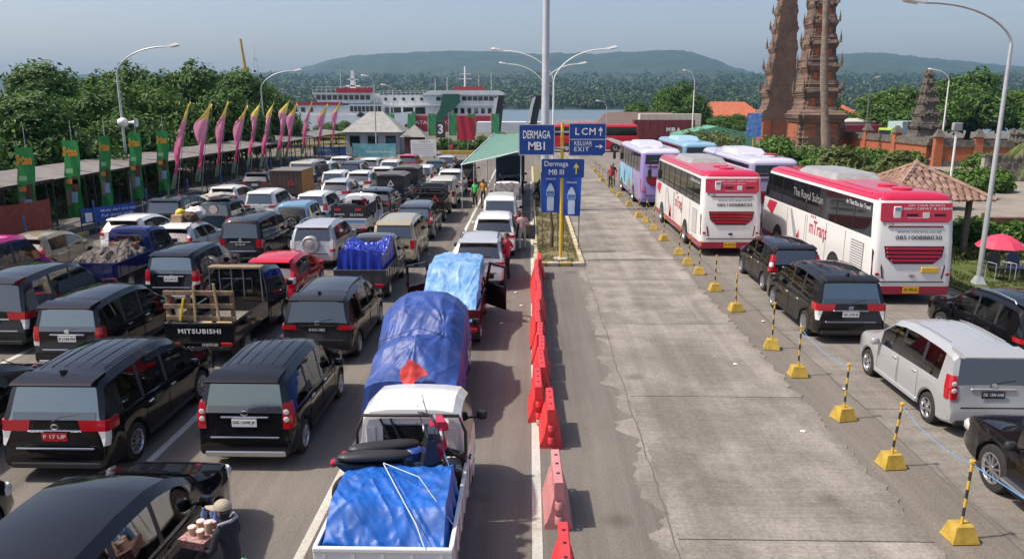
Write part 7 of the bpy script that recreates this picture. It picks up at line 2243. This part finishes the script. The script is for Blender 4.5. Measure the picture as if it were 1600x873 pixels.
far_truck('freight_truck', 'lime green cabbed truck with blue box behind the temple wall', 57.5, 116, (.35, .55, .05), mat('pale blue box', (.35, .45, .50), .6, var=.3), 8, 3.6, R(118))
tent = MB().prism([(0, 0), (9, 0), (9, 1.6), (4.5, 2.6), (0, 1.6)], 0, 6, axis='y').build('green_tent', mat('tent green', (.10, .28, .18), .7), None, (17.5, 92, .9)); props(tent, 'green tent behind the thin flowering tree', 'tent')
b_ = empty('roadside_banner', (23.9, 84, 0), 0, 'blue upright banner on a yellow pole beside the temple bush', 'banner')
MB().grid([[(-.8 + i * .4, .05 * math.sin(i + j), 2.6 + .5 * j) for j in range(6)] for i in range(5)]).build('cloth', mat('banner blue far', (.05, .16, .5), .6, col2=(.2, .35, .65), vscale=1.3), b_)
MB().cyl((0, .1, 0), (0, .1, 5.4), .05, .05, 8).build('pole', M_YPOLE, b_)
at = empty('antenna_mast', (37.2, 58, 0), 0, 'telecom antenna mast with white panels at the picture edge', 'antenna mast')
MB().cyl((0, 0, 0), (0, 0, 13), .08, .06, 8).build('pole', M_DKST, at)
for k, (dx, z) in enumerate(((-.1, 11.6), (.15, 9.6), (-.2, 9.0))): MB().cbox(dx - .12, dx + .12, -.3, -.18, z, z + 1.5, .03).build('panel_antenna', M_WHITE, at)
for z in (8.2, 8.4): MB().box(-1.6, 1.2, -.05, .05, z, z + .06).build('cross_arm', M_DKST, at)

# lawn furniture
for k, (x, c) in enumerate(((16.75, (.02, .022, .026)), (17.45, (.02, .03, .08)))):
    r_ = empty('waiting_chair', (x, 27.2, .03), R(8), ['black metal-framed chair on the lawn beside the lamp', 'navy metal-framed chair on the lawn under the umbrella'][k], 'chair', 'chairs on the lawn')
    cm = mat('chair pad %d' % k, c, .55)
    MB().cbox(-.26, .26, -.25, .25, .40, .46, .02).build('seat', cm, r_)
    MB().prism([(-.26, .46), (.26, .46), (.25, .86), (.15, .95), (-.15, .95), (-.25, .86)][::-1], .22, .27, axis='y').build('backrest', cm, r_, rot=(R(-6), 0, 0))
    for s in (-1, 1):
        MB().tube([(s * .28, -.24, 0), (s * .28, -.24, .62), (s * .28, .2, .62), (s * .28, .24, .45)], .016, 6).build('arm_frame', M_GALV, r_)
        MB().tube([(s * .28, .24, .45), (s * .28, .26, 0)], .016, 6).build('leg', M_GALV, r_)
um = empty('umbrella', (17.45, 28.4, .03), 0, 'red umbrella standing open behind the lawn chairs', 'umbrella')
q = MB()
n = 8
rings = []
for r_i, z_ in ((.02, 1.46), (.35, 1.36), (.62, 1.20), (.86, .98)):
    rings.append([(r_i * math.cos(6.283 * k / n), r_i * math.sin(6.283 * k / n), z_) for k in range(n + 1)])
q.grid(rings).build('canopy', mat('umbrella red', (.60, .05, .10), .5), um)
MB().cyl((0, 0, 0), (0, 0, 1.52), .015, .015, 6).build('shaft', M_GALV, um)
for k in range(n): MB().tube([(0, 0, 1.44), (.86 * math.cos(6.283 * k / n), .86 * math.sin(6.283 * k / n), .965)], .006, 4).build('rib', M_BLACKP, um)

# ---------------------------------------------------------------- ferries
def windows(par, n, x0, x1, z0, z1, y, tilt=0., m=None, gap=.25):
    w = (x1 - x0) / n
    for k in range(n):
        MB().box(-w * (1 - gap) / 2, w * (1 - gap) / 2, -.05, .03, z0, z1).build('window', m or M_GLASS, par, (x0 + w * (k + .5), y, 0))
def railing(par, x0, x1, y, z, h=1.0, m=None, nm='railing'):
    r_ = MB().box(x0, x1, y - .03, y + .03, z + h - .06, z + h).build(nm, m or M_WHITE, par)
    MB().box(x0, x1, y - .02, y + .02, z + h * .5, z + h * .5 + .05).build('rail', m or M_WHITE, r_)
    n = max(2, int((x1 - x0) / 1.1))
    for k in range(n + 1):
        x = x0 + (x1 - x0) * k / n
        MB().box(x - .03, x + .03, y - .03, y + .03, z, z + h - .06).build('stanchion', m or M_WHITE, r_)
M_SHIPW = mat('ship white', (.66, .67, .67), .5, var=.08, vscale=.5)
M_SHIPR = mat('ship red', (.40, .018, .03), .5, var=.12, vscale=.5)
f1 = empty('ferry', (-47, 196, -3.0), 0, 'white ferry with red wheelhouse roof behind the pink flags', 'ferry', 'ferries at the landing')
hull = MB().prism([(-26, 0), (10, 0), (16, 4.0), (17.5, 7.0), (8, 6.2), (-26, 6.2)][::-1], 0, 12, axis='y'); hull.build('hull', M_SHIPW, f1)
MB().prism([(3.5, 6.0), (13, 2.2), (13, 2.9), (4.5, 6.9)][::-1], -.06, -.01, axis='y').build('hull_stripe', M_BLACKP, f1)
MB().box(-24, 2, .5, 11.5, 6.2, 8.6).build('passenger_deck', M_SHIPW, f1)
MB().box(-24.5, 0, .2, 11.8, 8.6, 9.3).build('deck_edge', M_SHIPR, f1)
windows(f1, 8, -23, -7, 6.9, 8.0, .46, gap=.5)
MB().box(1.5, 10, .4, 11, 6.2, 8.8).build('forward_house', M_SHIPW, f1)
windows(f1, 8, 1.8, 9.8, 7.0, 8.3, .36)
railing(f1, 1, 10.5, .5, 8.8)
wh = MB().prism([(-6.0, 9.0), (7.0, 9.0), (7.6, 11.3), (-7.2, 11.3)][::-1], .3, 10, axis='y').build('wheelhouse', M_SHIPW, f1)
windows(f1, 10, -6.6, 7.2, 9.9, 11.0, .26)
MB().box(-7.3, 7.7, 0, 10.3, 11.3, 11.55).build('wheelhouse_roof', M_SHIPW, f1)
MB().box(-1.2, 7.7, -.05, .2, 11.55, 12.7).build('roof_parapet', M_SHIPR, f1)
railing(f1, -7.3, 7.6, .1, 11.55, 1.5)
ms_ = MB().prism([(1.2, 0), (2.8, 0), (2.2, 5.6), (1.7, 5.6)], 4, 5, axis='y').build('mast', M_SHIPW, f1, (0, 0, 11.55))
MB().box(.2, 3.8, 4, 5, 13.2, 13.5).build('radar_arm', M_SHIPW, f1); MB().box(.6, 3.3, 4, 5, 14.8, 15).build('radar_arm', M_SHIPW, f1)
MB().cyl((-1, 4, 11.5), (-1, 4, 17.5), .06, .04, 6).build('aerial', M_SHIPW, f1)
f2 = empty('ferry', (-23, 200, -3.5), 0, 'red hulled ferry with white decks behind the booth', 'ferry', 'ferries at the landing')
MB().prism([(-19, 0), (11, 0), (14, 5), (14, 6.4), (-19, 6.4)][::-1], 0, 13, axis='y').build('hull', M_SHIPR, f2)
MB().prism([(-22, 4.2), (-16, 4.2), (-20, 7.0), (-23, 7.0)][::-1], -.1, 6, axis='y').build('bow_flare', M_SHIPW, f2)
text('TUNU PRATAMA JAYA', M_SHIPW, f2, (-5.0, -.02, 4.6), REAR, width=16, height=1.15, bold=.02)
MB().box(-20, 15, .6, 12.4, 6.4, 8.9).build('lower_deck', M_SHIPW, f2)
windows(f2, 5, -19, -3.5, 6.9, 8.5, .56, gap=.18)
windows(f2, 6, 3.2, 13.6, 7.0, 8.3, .56, gap=.45)
MB().box(-18, 16, .2, 12.8, 8.9, 9.2).build('deck_edge', M_SHIPW, f2)
railing(f2, -18, 2, .3, 9.2, .9)
MB().box(-15.5, 15.5, .8, 12, 9.2, 11.6).build('upper_deck', M_SHIPW, f2)
windows(f2, 3, -1.0, 3.0, 10.2, 11.1, .76, gap=.2)
windows(f2, 7, 5.6, 15.2, 10.2, 11.2, .76, gap=.2)
windows(f2, 5, -15, -3.5, 10.2, 10.9, .76, gap=.7)
MB().prism([(-4.5, 11.6), (16.4, 11.6), (16.4, 12.1), (15, 12.7), (-2.5, 12.7)][::-1], .1, 12.6, axis='y').build('bridge_roof', M_SHIPW, f2)
railing(f2, -15.5, -3, .9, 11.6, 1.0)
MB().box(3.5, 11, 3, 8, 12.7, 13.7).build('funnel_deck', mat('ship maroon', (.25, .03, .04), .5), f2)
MB().cyl((6.2, 5, 12.7), (6.2, 5, 18.8), .35, .2, 8).build('mast', M_SHIPW, f2)
for z, l in ((16.8, 1.4), (15.6, 1.7)): MB().box(6.2 - l, 6.2 + l, 4.9, 5.1, z, z + .2).build('radar_arm', M_SHIPW, f2)
for x in (-1.5, 1.6, 9.8, 13.0): MB().cyl((x, 4, 12.6), (x, 4, 15.8 + x * .1), .06, .05, 6).build('aerial', M_SHIPW, f2)
MB().prism([(-2.2, 4.5), (-.6, 4.0), (5.4, 9.8), (5.2, 11.8), (1.0, 11.8), (.2, 8.0)][::-1], -1.4, -.9, axis='y').build('ramp_gantry', mat('ship green', (.018, .09, .055), .5), f2)
M_FEND = mat('fender black', (.02, .022, .025), .7)
for k, x in enumerate((-8.2, -.6)):
    d_ = empty('mooring_dolphin', (x, 172, -1.5), 0, ['leaning black and white mooring ramp tower nearer the ferry', 'leaning black and white mooring ramp tower nearer the mast'][k], 'mooring tower', 'mooring towers at the landing')
    MB().prism([(0, 0), (1.6, 0), (2.6 + .6 * k, 9.2), (1.2 + .6 * k, 9.2)][::-1], 0, 1.2, axis='y').build('fender_tower', M_FEND, d_)
    MB().prism([(-.3, 3), (.2, 3), (1.3 + .6 * k, 9.0), (.5 + .6 * k, 8.6)][::-1], -.1, .6, axis='y').build('white_brace', M_SHIPW, d_)
MB_ = MB().box(-9, 12, 0, 8, -1.4, 1.9).build('landing_pontoon', M_SHIPW, None, (-3, 176, 0)); props(MB_, 'white landing pontoon behind the green awning', 'pontoon')
yc = empty('yellow_crane', (-68, 190, 0), 0, 'thin yellow ship mast rising above the trees', 'mast')
MB().tube([(0, 0, 0), (-.4, 0, 12), (-1.2, 0, 21)], [.5, .45, .3], 8).build('mast', mat('mast yellow', (.5, .36, .1), .6), yc)
MB().cbox(-1.3, .3, -.3, .3, 13.4, 14.6, .1).build('platform', MATS['mast yellow'], yc)
wm = empty('lattice_mast', (-80, 230, 0), 0, 'white lattice ship mast above the trees beside the slope', 'mast')
for s in (-1, 1): MB().tube([(s * 2.2, 0, 0), (s * .3, 0, 19)], .18, 6).build('leg', M_SHIPW, wm)
for z in (10, 13, 16): MB().box(-1.4 + z * .04, 1.4 - z * .04, -.1, .1, z, z + .2).build('brace', M_SHIPW, wm)
MB().cyl((0, 0, 18), (0, 0, 22.5), .12, .08, 6).build('top_pole', M_SHIPW, wm)

# ---------------------------------------------------------------- sea, far shore, hills
def seamat():
    m = bpy.data.materials.new('sea water'); N, Lk = nt(m)
    b = N['Principled BSDF']; b.inputs['Base Color'].default_value = (.10, .15, .17, 1); b.inputs['Roughness'].default_value = .28
    tc = N.new('ShaderNodeTexCoord'); mp = N.new('ShaderNodeMapping'); mp.inputs['Scale'].default_value = (.06, .25, 1); Lk.new(tc.outputs['Object'], mp.inputs['Vector'])
    nz = N.new('ShaderNodeTexNoise'); nz.inputs['Scale'].default_value = 1; nz.inputs['Detail'].default_value = 6; Lk.new(mp.outputs[0], nz.inputs['Vector'])
    bp = N.new('ShaderNodeBump'); bp.inputs['Strength'].default_value = .35; bp.inputs['Distance'].default_value = .5
    Lk.new(nz.outputs['Fac'], bp.inputs['Height']); Lk.new(bp.outputs['Normal'], b.inputs['Normal'])
    return m
sheet('sea', -6000, 7000, 160, 5200, -1.5, seamat())
MB_ = MB().box(-700, 900, 167.5, 168.5, -2, .02).build('quay_edge', mat('quay concrete', (.28, .27, .25), .9, var=.15), None); MB_['kind'] = 'structure'
ridge = [(-3200, 120), (-2200, 135), (-1500, 130), (-1088, 148), (-1014, 168), (-895, 199), (-778, 215), (-661, 226), (-371, 234), (-197, 231), (62, 220), (321, 222), (493, 233), (635, 235), (721, 227), (808, 202), (925, 160), (1042, 124), (1185, 128), (1294, 186), (1362, 215), (1460, 223), (1574, 220), (1773, 201), (1916, 187), (2101, 173), (2343, 151), (3200, 110)]
M_HILL = mat('forested slope', (.012, .028, .014), .95, col2=(.036, .060, .026), vscale=.012, detail=14)
nx, ny = 420, 90
pts = []
for i in range(nx + 1):
    x = -3200 + 6400 * i / nx
    row = []
    for j in range(ny + 1):
        t = j / ny
        y = 1500 + 2900 * t
        rz_ = lt(ridge, x * 3600 / y) if y < 3600 else lt(ridge, x)
        if y <= 3600:
            s = (y - 1500) / 2100
            z = 22 + (rz_ - 22) * (s ** 1.25)
            z += 16 * math.sin(math.pi * s) * fbm(x * .0022, y * .0012, 3.) * 2
        else:
            z = rz_ * (1 - .7 * (y - 3600) / 800)
        z += 7 * fbm(x * .012, y * .006, 7.) + 2.6 * fbm(x * .09, y * .05, 4.)
        row.append((x, y, z))
    pts.append(row)
o = MB().grid(pts, flip=False).build('hills', M_HILL, smooth=80); o['kind'] = 'structure'
# foreshore with mangrove belt
pts = []
for i in range(121):
    x = -2600 + 5600 * i / 120
    pts.append([(x, y, lt([(880, -2), (905, 0), (1100, 6), (1500, 24), (1620, 30)], y) + (2 * fbm(x * .01, y * .01) if y > 950 else 0)) for y in (880, 905, 1000, 1100, 1200, 1300, 1400, 1500, 1620)])
o = MB().grid(pts).build('foreshore', M_HILL, smooth=80); o['kind'] = 'structure'
def belt():
    rr = random.Random(77)
    vs, fs = [], []
    for k in range(5200):
        t = rr.random() ** 1.5
        y = 893 + 1500 * t
        half = y * .72
        x = rr.uniform(-half * .75, half)
        gz = lt([(880, -2), (905, 0), (1100, 6), (1500, 24), (1620, 32), (2400, 80)], y)
        r = rr.uniform(4.5, 9) * (1 if y < 1100 else 1.35)
        h = r * rr.uniform(.9, 1.5)
        nl = 56 if y < 1150 else 30
        for q in range(nl):
            d = Vector((rr.gauss(0, 1), rr.gauss(0, 1), abs(rr.gauss(0, .9)) - .25)).normalized()
            p = Vector((x, y, gz + h * .45)) + Vector((d.x * r, d.y * r, d.z * h)) * rr.uniform(.75, 1.08)
            nrm = (d + Vector((rr.gauss(0, .4), rr.gauss(0, .4), .3 + rr.gauss(0, .3)))).normalized()
            a = nrm.orthogonal().normalized(); a.rotate(Matrix.Rotation(rr.random() * 6.28, 3, nrm)); b = nrm.cross(a)
            s = r * rr.uniform(.15, .32)
            n0 = len(vs)
            vs += [p - a * s, p - b * s * .7, p + a * s, p + b * s * .7]
            fs.append((n0, n0 + 1, n0 + 2, n0 + 3))
    mb = MB().add(vs, fs)
    o = mb.build('mangrove_forest', M_LEAFF)
    props(o, 'continuous green forest along the far shore of the bay', 'forest', None, 'stuff')
belt()
# ---------------------------------------------------------------- people
M_SKIN = mat('skin', (.30, .155, .09), .55)
M_HAIR = mat('hair black', (.012, .010, .009), .6)
def cloth(name, c): return mat('cloth ' + name, c, .85, var=.12, vscale=9, bump=.3, bscale=18)
def person(label, loc, rz, shirt, trousers, shoes=(.03, .03, .03), h=1.68, arms=None, legs=None, lean=0., hat=None, longsleeve=False, hair=M_HAIR, look=0., extra_hair=0.0):
    """one continuous skinned body; faces +Y locally"""
    k = h / 1.7
    A = arms or {}
    J = {'pel': (0, 0, .92), 'sp': (0, .01, 1.12), 'ch': (0, .0 + lean, 1.32), 'nk': (0, lean + .0, 1.455), 'hd0': (0, lean + .02, 1.53), 'hd1': (0, lean + .025, 1.62), 'hd2': (0, lean + .02, 1.675)}
    rad = {'pel': (.155, .115), 'sp': (.14, .10), 'ch': (.165, .11), 'nk': (.052, .055), 'hd0': (.07, .085), 'hd1': (.082, .10), 'hd2': (.045, .055)}
    E_ = [('pel', 'sp', 'T'), ('sp', 'ch', 'T'), ('ch', 'nk', 'S'), ('nk', 'hd0', 'K'), ('hd0', 'hd1', 'K'), ('hd1', 'hd2', 'H')]
    for s, n in ((1, 'R'), (-1, 'L')):
        sh = (s * .175, lean, 1.395)
        el = A.get(n, {}).get('el', (s * .25, lean - .02, 1.12)); wr = A.get(n, {}).get('wr', (s * .25, lean + .10, .88)); 
        hv = (Vector(wr) - Vector(el)).normalized()
        hd = tuple(Vector(wr) + hv * .085)
        J.update({'sh' + n: sh, 'el' + n: el, 'wr' + n: wr, 'ha' + n: hd})
        rad.update({'sh' + n: (.062, .062), 'el' + n: (.043, .043), 'wr' + n: (.028, .03), 'ha' + n: (.036, .022)})
        E_ += [('ch', 'sh' + n, 'S'), ('sh' + n, 'el' + n, 'S'), ('el' + n, 'wr' + n, 'A'), ('wr' + n, 'ha' + n, 'K')]
        sd_ = hv.cross(Vector((0, 0, 1)))
        sd_ = sd_.normalized() if sd_.length > .1 else Vector((0, 1, 0))
        for f in range(4):
            o_ = (f - 1.5) * .019
            l_ = (.075, .085, .08, .062)[f]
            a_ = Vector(hd) + sd_ * o_ + hv * .02; b_ = a_ + hv * l_ * .55; c_ = b_ + (hv * .6 + Vector((0, .35, -.3))) * l_ * .55
            for q, (nm, p) in enumerate((('a', a_), ('b', b_), ('c', c_))):
                J['f%s%d%s' % (n, f, nm)] = tuple(p); rad['f%s%d%s' % (n, f, nm)] = (.0095 - .001 * q,) * 2
            E_ += [('ha' + n, 'f%s%da' % (n, f), 'K'), ('f%s%da' % (n, f), 'f%s%db' % (n, f), 'K'), ('f%s%db' % (n, f), 'f%s%dc' % (n, f), 'K')]
        th = Vector(wr) + hv * .03
        J['t%sa' % n] = tuple(th + sd_ * .045 + hv * .03); J['t%sb' % n] = tuple(th + sd_ * .06 + hv * .07)
        rad['t%sa' % n] = (.011, .011); rad['t%sb' % n] = (.009, .009)
        E_ += [('wr' + n, 't%sa' % n, 'K'), ('t%sa' % n, 't%sb' % n, 'K')]
        LG = (legs or {}).get(n, {})
        hip = (s * .095, 0, .86); kn = LG.get('kn', (s * .11, .03, .49)); an = LG.get('an', (s * .12, -.02, .085)); to = tuple(Vector(an) + Vector((s * .02, .17, -.05)))
        J.update({'hip' + n: hip, 'kn' + n: kn, 'an' + n: an, 'to' + n: to})
        rad.update({'hip' + n: (.092, .10), 'kn' + n: (.066, .066), 'an' + n: (.048, .052), 'to' + n: (.045, .03)})
        E_ += [('pel', 'hip' + n, 'P'), ('hip' + n, 'kn' + n, 'P'), ('kn' + n, 'an' + n, 'P'), ('an' + n, 'to' + n, 'F')]
    names = list(J)
    idx = {n: i for i, n in enumerate(names)}
    me = bpy.data.meshes.new('person')
    me.from_pydata([tuple(c * k for c in J[n]) for n in names], [(idx[a], idx[b]) for a, b, _ in E_], [])
    tmp = bpy.data.objects.new('person', me); C.objects.link(tmp)
    md = tmp.modifiers.new('skin', 'SKIN'); md.use_smooth_shade = True; md.branch_smoothing = .3
    sv = me.skin_vertices[0].data
    for n in names:
        sv[idx[n]].radius = tuple(r * k for r in rad[n]); sv[idx[n]].use_root = (n == 'pel')
    ss = tmp.modifiers.new('sub', 'SUBSURF'); ss.levels = 1; ss.render_levels = 1
    dg = bpy.context.evaluated_depsgraph_get()
    m2 = bpy.data.meshes.new_from_object(tmp.evaluated_get(dg))
    bpy.data.objects.remove(tmp)
    segs = [(Vector(J[a]) * k, Vector(J[b]) * k, t) for a, b, t in E_]
    mats = {'T': 0, 'P': 1, 'S': 0, 'A': 0 if longsleeve else 2, 'K': 2, 'H': 2, 'F': 3}
    m2.materials.clear()
    for m in (shirt, trousers, M_SKIN, cloth('shoe %s' % (shoes,), shoes)): m2.materials.append(m)
    for p in m2.polygons:
        c = p.center
        best, bt = 9, 'T'
        for a, b, t in segs:
            ab = b - a
            u = max(0, min(1, (c - a).dot(ab) / ab.length_squared))
            d = (c - (a + ab * u)).length - (.05 if t in 'TS' else 0)
            if d < best: best, bt = d, t
        mi = mats[bt]
        if bt == 'S' and not longsleeve and c.z > 1.43 * k and abs(c.x) < .07: mi = 2
        if bt in 'TP' and c.z < .93 * k and bt != 'F': mi = 1
        if bt == 'T' and c.z >= .93 * k: mi = 0
        p.material_index = mi
    m2.shade_smooth()
    o = link('person', m2, None, loc, (0, 0, rz)); props(o, label, 'person')
    hz = Vector(J['hd1']) * k
    # hair cap, face features
    hb = MB(); pts = []
    for i in range(7):
        th_ = math.pi * .56 * i / 6
        row = []
        for j in range(17):
            ph = 2 * math.pi * j / 16
            fr = math.sin(ph)
            lim = 1.0 if fr < .3 else .70
            t2 = th_ * lim
            row.append((hz.x + .092 * k * math.sin(t2) * math.cos(ph), hz.y - .008 + .108 * k * math.sin(t2) * math.sin(ph), hz.z - .002 + .088 * k * math.cos(t2)))
        pts.append(row)
    hb.grid(pts).build('hair', hair, o, smooth=80)
    for s in (-1, 1):
        MB().lathe([(.001, -.01), (.012, -.004), (.012, .004), (.001, .008)], 8).build('eye', M_INK, o, (s * .032 * k, hz.y + .096 * k, hz.z - .012), (R(90), 0, 0))
        MB().cbox(s * .088 * k - .008, s * .088 * k + .008, hz.y - .02, hz.y + .02, hz.z - .05, hz.z + .005, .006).build('ear', M_SKIN, o)
    MB().add([(-.014 * k, hz.y + .095 * k, hz.z - .045), (.014 * k, hz.y + .095 * k, hz.z - .045), (0, hz.y + .122 * k, hz.z - .048), (0, hz.y + .097 * k, hz.z)], [(0, 1, 2), (0, 2, 3), (1, 3, 2)]).build('nose', M_SKIN, o)
    MB().cbox(-.022 * k, .022 * k, hz.y + .078 * k, hz.y + .092 * k, hz.z - .078, hz.z - .068, .003).build('mouth', mat('lips', (.22, .07, .06), .5), o)
    if hat:
        hm = cloth('hat %s' % (hat,), hat)
        q = MB(); pts = []
        for i in range(8):
            th_ = math.pi * .5 * i / 7
            pts.append([(hz.x + .106 * k * math.sin(th_) * math.cos(2 * math.pi * j / 18), hz.y + .122 * k * math.sin(th_) * math.sin(2 * math.pi * j / 18), hz.z + .012 + .105 * k * math.cos(th_)) for j in range(19)])
        c_ = q.grid(pts).build('cap', hm, o, smooth=80)
        br = MB(); pts = []
        for i in range(4):
            pts.append([(hz.x + (.10 - .012 * i) * math.sin(a_) * 1.02, hz.y + .10 + .05 * i * math.cos(a_) - (1 - math.cos(a_)) * .10, hz.z + .018 - .010 * i - .02 * abs(math.sin(a_)) ** 2 * 1) for a_ in [(-1.25 + 2.5 * j / 10) for j in range(11)]])
        br.grid(pts).build('cap_brim', hm, c_, smooth=80)
    return o
# vendor beside the near black car (faces the car, holding a tray)
vn = person('vendor in dark jacket and khaki cap holding a tray of cups', (-3.58, 8.2, 0), R(75), cloth('navy jacket', (.012, .013, .022)), cloth('dark skirt', (.02, .02, .024)), longsleeve=True, hat=(.36, .31, .23), lean=.03,
            arms={'R': {'el': (.27, .06, 1.14), 'wr': (.16, .27, 1.10)}, 'L': {'el': (-.27, .06, 1.14), 'wr': (-.16, .27, 1.10)}}, h=1.58)
sf = MB().tube([(-.11, .06, 1.30), (-.15, .02, 1.37), (-.06, -.09, 1.39), (.06, -.09, 1.39), (.15, .02, 1.37), (.10, .1, 1.25)], [.012, .016, .022, .022, .016, .012], 8).build('scarf', cloth('scarf grey', (.30, .31, .36)), vn, smooth=70)
ca, sa = math.cos(R(75)), math.sin(R(75))
def V(x, y): return (-3.58 + ca * x - sa * y, 8.2 + sa * x + ca * y)
tx_, ty_ = V(0, .36)
tr = empty('vendor_tray', (tx_, ty_, 1.02), R(75), 'red patterned basket held by the vendor', 'basket')
MB().prism([(-.20, -.15), (.20, -.15), (.20, .15), (-.20, .15)], 0, .13, top=[(-.24, -.18), (.24, -.18), (.24, .18), (-.24, .18)]).build('basket', mat('basket weave', (.22, .03, .04), .8, col2=(.45, .35, .3), vscale=22), tr)
for k, (dx, dy, hh, c) in enumerate(((-.13, -.07, .13, (.55, .34, .22)), (-.01, -.09, .19, (.56, .46, .28)), (.11, -.06, .11, (.5, .26, .22)), (-.10, .07, .14, (.46, .34, .25)), (.03, .05, .15, (.5, .33, .22)))):
    x_, y_ = V(dx, .36 + dy)
    o = MB().lathe([(.038, 0), (.05, hh * .8), (.053, hh * .8), (.045, hh * .8 + .01), (.001, hh * .8 + .01)], 14, 0, mis=[0, 0, 1, 1]).build('noodle_cup', [mat('cup %d' % k, c, .5), mat('cup lid', (.70, .52, .46), .4)], None, (x_, y_, 1.142), smooth=40)
    props(o, ['tan paper cup at the near corner of the vendor basket', 'tall cream paper cup in the vendor basket front', 'pink paper cup at the far front of the basket', 'pale cup behind in the vendor basket', 'brown cup at the back of the vendor basket'][k], 'cup', 'cups in the vendor basket')
for k in range(3):
    x_, y_ = V(.15 + .05 * (k % 2), .36 + .05 - .09 * k + .05)
    o = MB().lathe([(.03, 0), (.034, .02), (.034, .15), (.014, .19), (.014, .22), (.001, .22)], 12).build('water_bottle', mat('bottle tint', (.12, .2, .4), .2), None, (x_, y_, 1.142), smooth=40)
    props(o, ['small blue bottle at the basket edge', 'small blue bottle, middle of the three', 'small blue bottle beside the vendor arm'][k], 'bottle', 'bottles in the vendor basket')
gb_ = MB().lathe([(.02, .28), (.05, .2), (.12, .08), (.13, .02), (.05, -.02), (.001, -.02)], 12).build('plastic_bag', mat('bag green', (.22, .48, .28), .4), None, (-3.34, 8.0, .72), smooth=60); props(gb_, 'pale green plastic bag hanging at the vendor hip', 'bag')
# queue side people
person('man in red polo shirt and black trousers beside the silver suv', (-.78, 26.7, 0), R(70), cloth('red polo', (.52, .02, .06)), cloth('black trousers', (.012, .012, .015)), h=1.74, arms={'R': {'el': (.34, -.08, 1.16), 'wr': (.20, .06, 1.00)}, 'L': {'el': (-.27, .04, 1.13), 'wr': (-.22, .2, 1.0)}}, shoes=(.1, .1, .1))
person('man in pink shirt and pale trousers walking beside the white car', (-.30, 32.5, 0), R(8), cloth('pink shirt', (.58, .36, .36)), cloth('cream trousers', (.48, .45, .40)), h=1.70, legs={'R': {'kn': (.11, .12, .50), 'an': (.12, .12, .10)}, 'L': {'kn': (-.11, -.02, .48), 'an': (-.12, -.2, .12)}})
person('person in green shirt under the awning edge', (-3.30, 46.6, 0), R(150), cloth('green shirt', (.05, .42, .10)), cloth('black tights', (.012, .012, .014)), h=1.62, shoes=(.6, .6, .58))
person('person in orange shirt beside the green-shirted one', (-2.85, 47.4, 0), R(160), cloth('orange shirt', (.55, .24, .03)), cloth('dark shorts', (.05, .05, .06)), h=1.62)
person('man in checked shirt standing at the picture edge on the lawn', (17.98, 26.9, .03), R(100), cloth('pale check', (.45, .46, .50)), cloth('navy trousers', (.015, .02, .05)), h=1.72, arms={'L': {'el': (-.24, .1, 1.15), 'wr': (-.1, .28, 1.1)}})
person('person in white standing beside the white car ahead of the canvas pickups', (-6.55, 58.5, 0), R(200), cloth('white shirt', (.6, .6, .58)), cloth('pale trousers', (.42, .42, .42)), h=1.66)
person('person in red beside the lilac coach front door', (6.05, 57.6, 0), R(180), cloth('red shirt', (.5, .05, .05)), cloth('dark jeans', (.03, .04, .07)), h=1.65)
person('person in black near the lilac coach front corner', (6.35, 58.9, 0), R(170), cloth('black shirt', (.02, .02, .02)), cloth('grey jeans', (.08, .08, .09)), h=1.7)
person('person in red seated colour clothes by the landing barrier', (-9.0, 90, 0), R(180), cloth('red jacket', (.4, .03, .05)), cloth('brown trousers', (.1, .07, .05)), h=1.65)
person('person in dark clothes on the median beyond the bottle banners', (.9, 46.5, .1), R(90), cloth('dark green shirt', (.03, .06, .03)), cloth('dark trousers b', (.02, .02, .02)), h=1.65)
# litter on the asphalt
for k, (x, y) in enumerate(((-.8, 21.2), (-.45, 24.9), (-3.9, 24.2), (5.3, 13.9), (6.8, 21.6), (7.0, 16.2), (-.25, 23.2), (-4.2, 31.5), (5.0, 17.8))):
    o = MB().prism([(-.05, -.03), (.04, -.045), (.06, .02), (-.02, .05)], 0, .012).build('paper_scrap', M_WHITE, None, (x, y, .028), (0, 0, k)); props(o, ['scrap of paper by the open red pickup door', 'scrap of paper behind the man in red', 'scrap of paper beside the royal blue load', 'scrap of paper on the concrete near the second striped post', 'scrap of paper behind the fifth striped post', 'scrap of paper beside the silver car front wheel', 'scrap of paper between barriers and red pickup', 'scrap of paper beside the beige wagon', 'scrap of paper in the middle of the concrete lane'][k], 'litter', 'paper scraps')
# ---------------------------------------------------------------- haze
hz_ = MB().box(-6500, 7500, -300, 5150, -3.0, 262).build('haze', None)
hz_.data.materials.clear()
hm = bpy.data.materials.new('air'); N, Lk = nt(hm)
for n in list(N):
    if n.type == 'BSDF_PRINCIPLED': N.remove(n)
pv_ = N.new('ShaderNodeVolumePrincipled')
pv_.inputs['Color'].default_value = (.36, .66, 1.0, 1)
pv_.inputs['Density'].default_value = .000115
pv_.inputs['Anisotropy'].default_value = 0.2
Lk.new(pv_.outputs['Volume'], N['Material Output'].inputs['Volume'])
hz_.data.materials.append(hm)
hz_['kind'] = 'stuff'; hz_['label'] = 'pale haze filling the air over the bay'; hz_['category'] = 'haze'
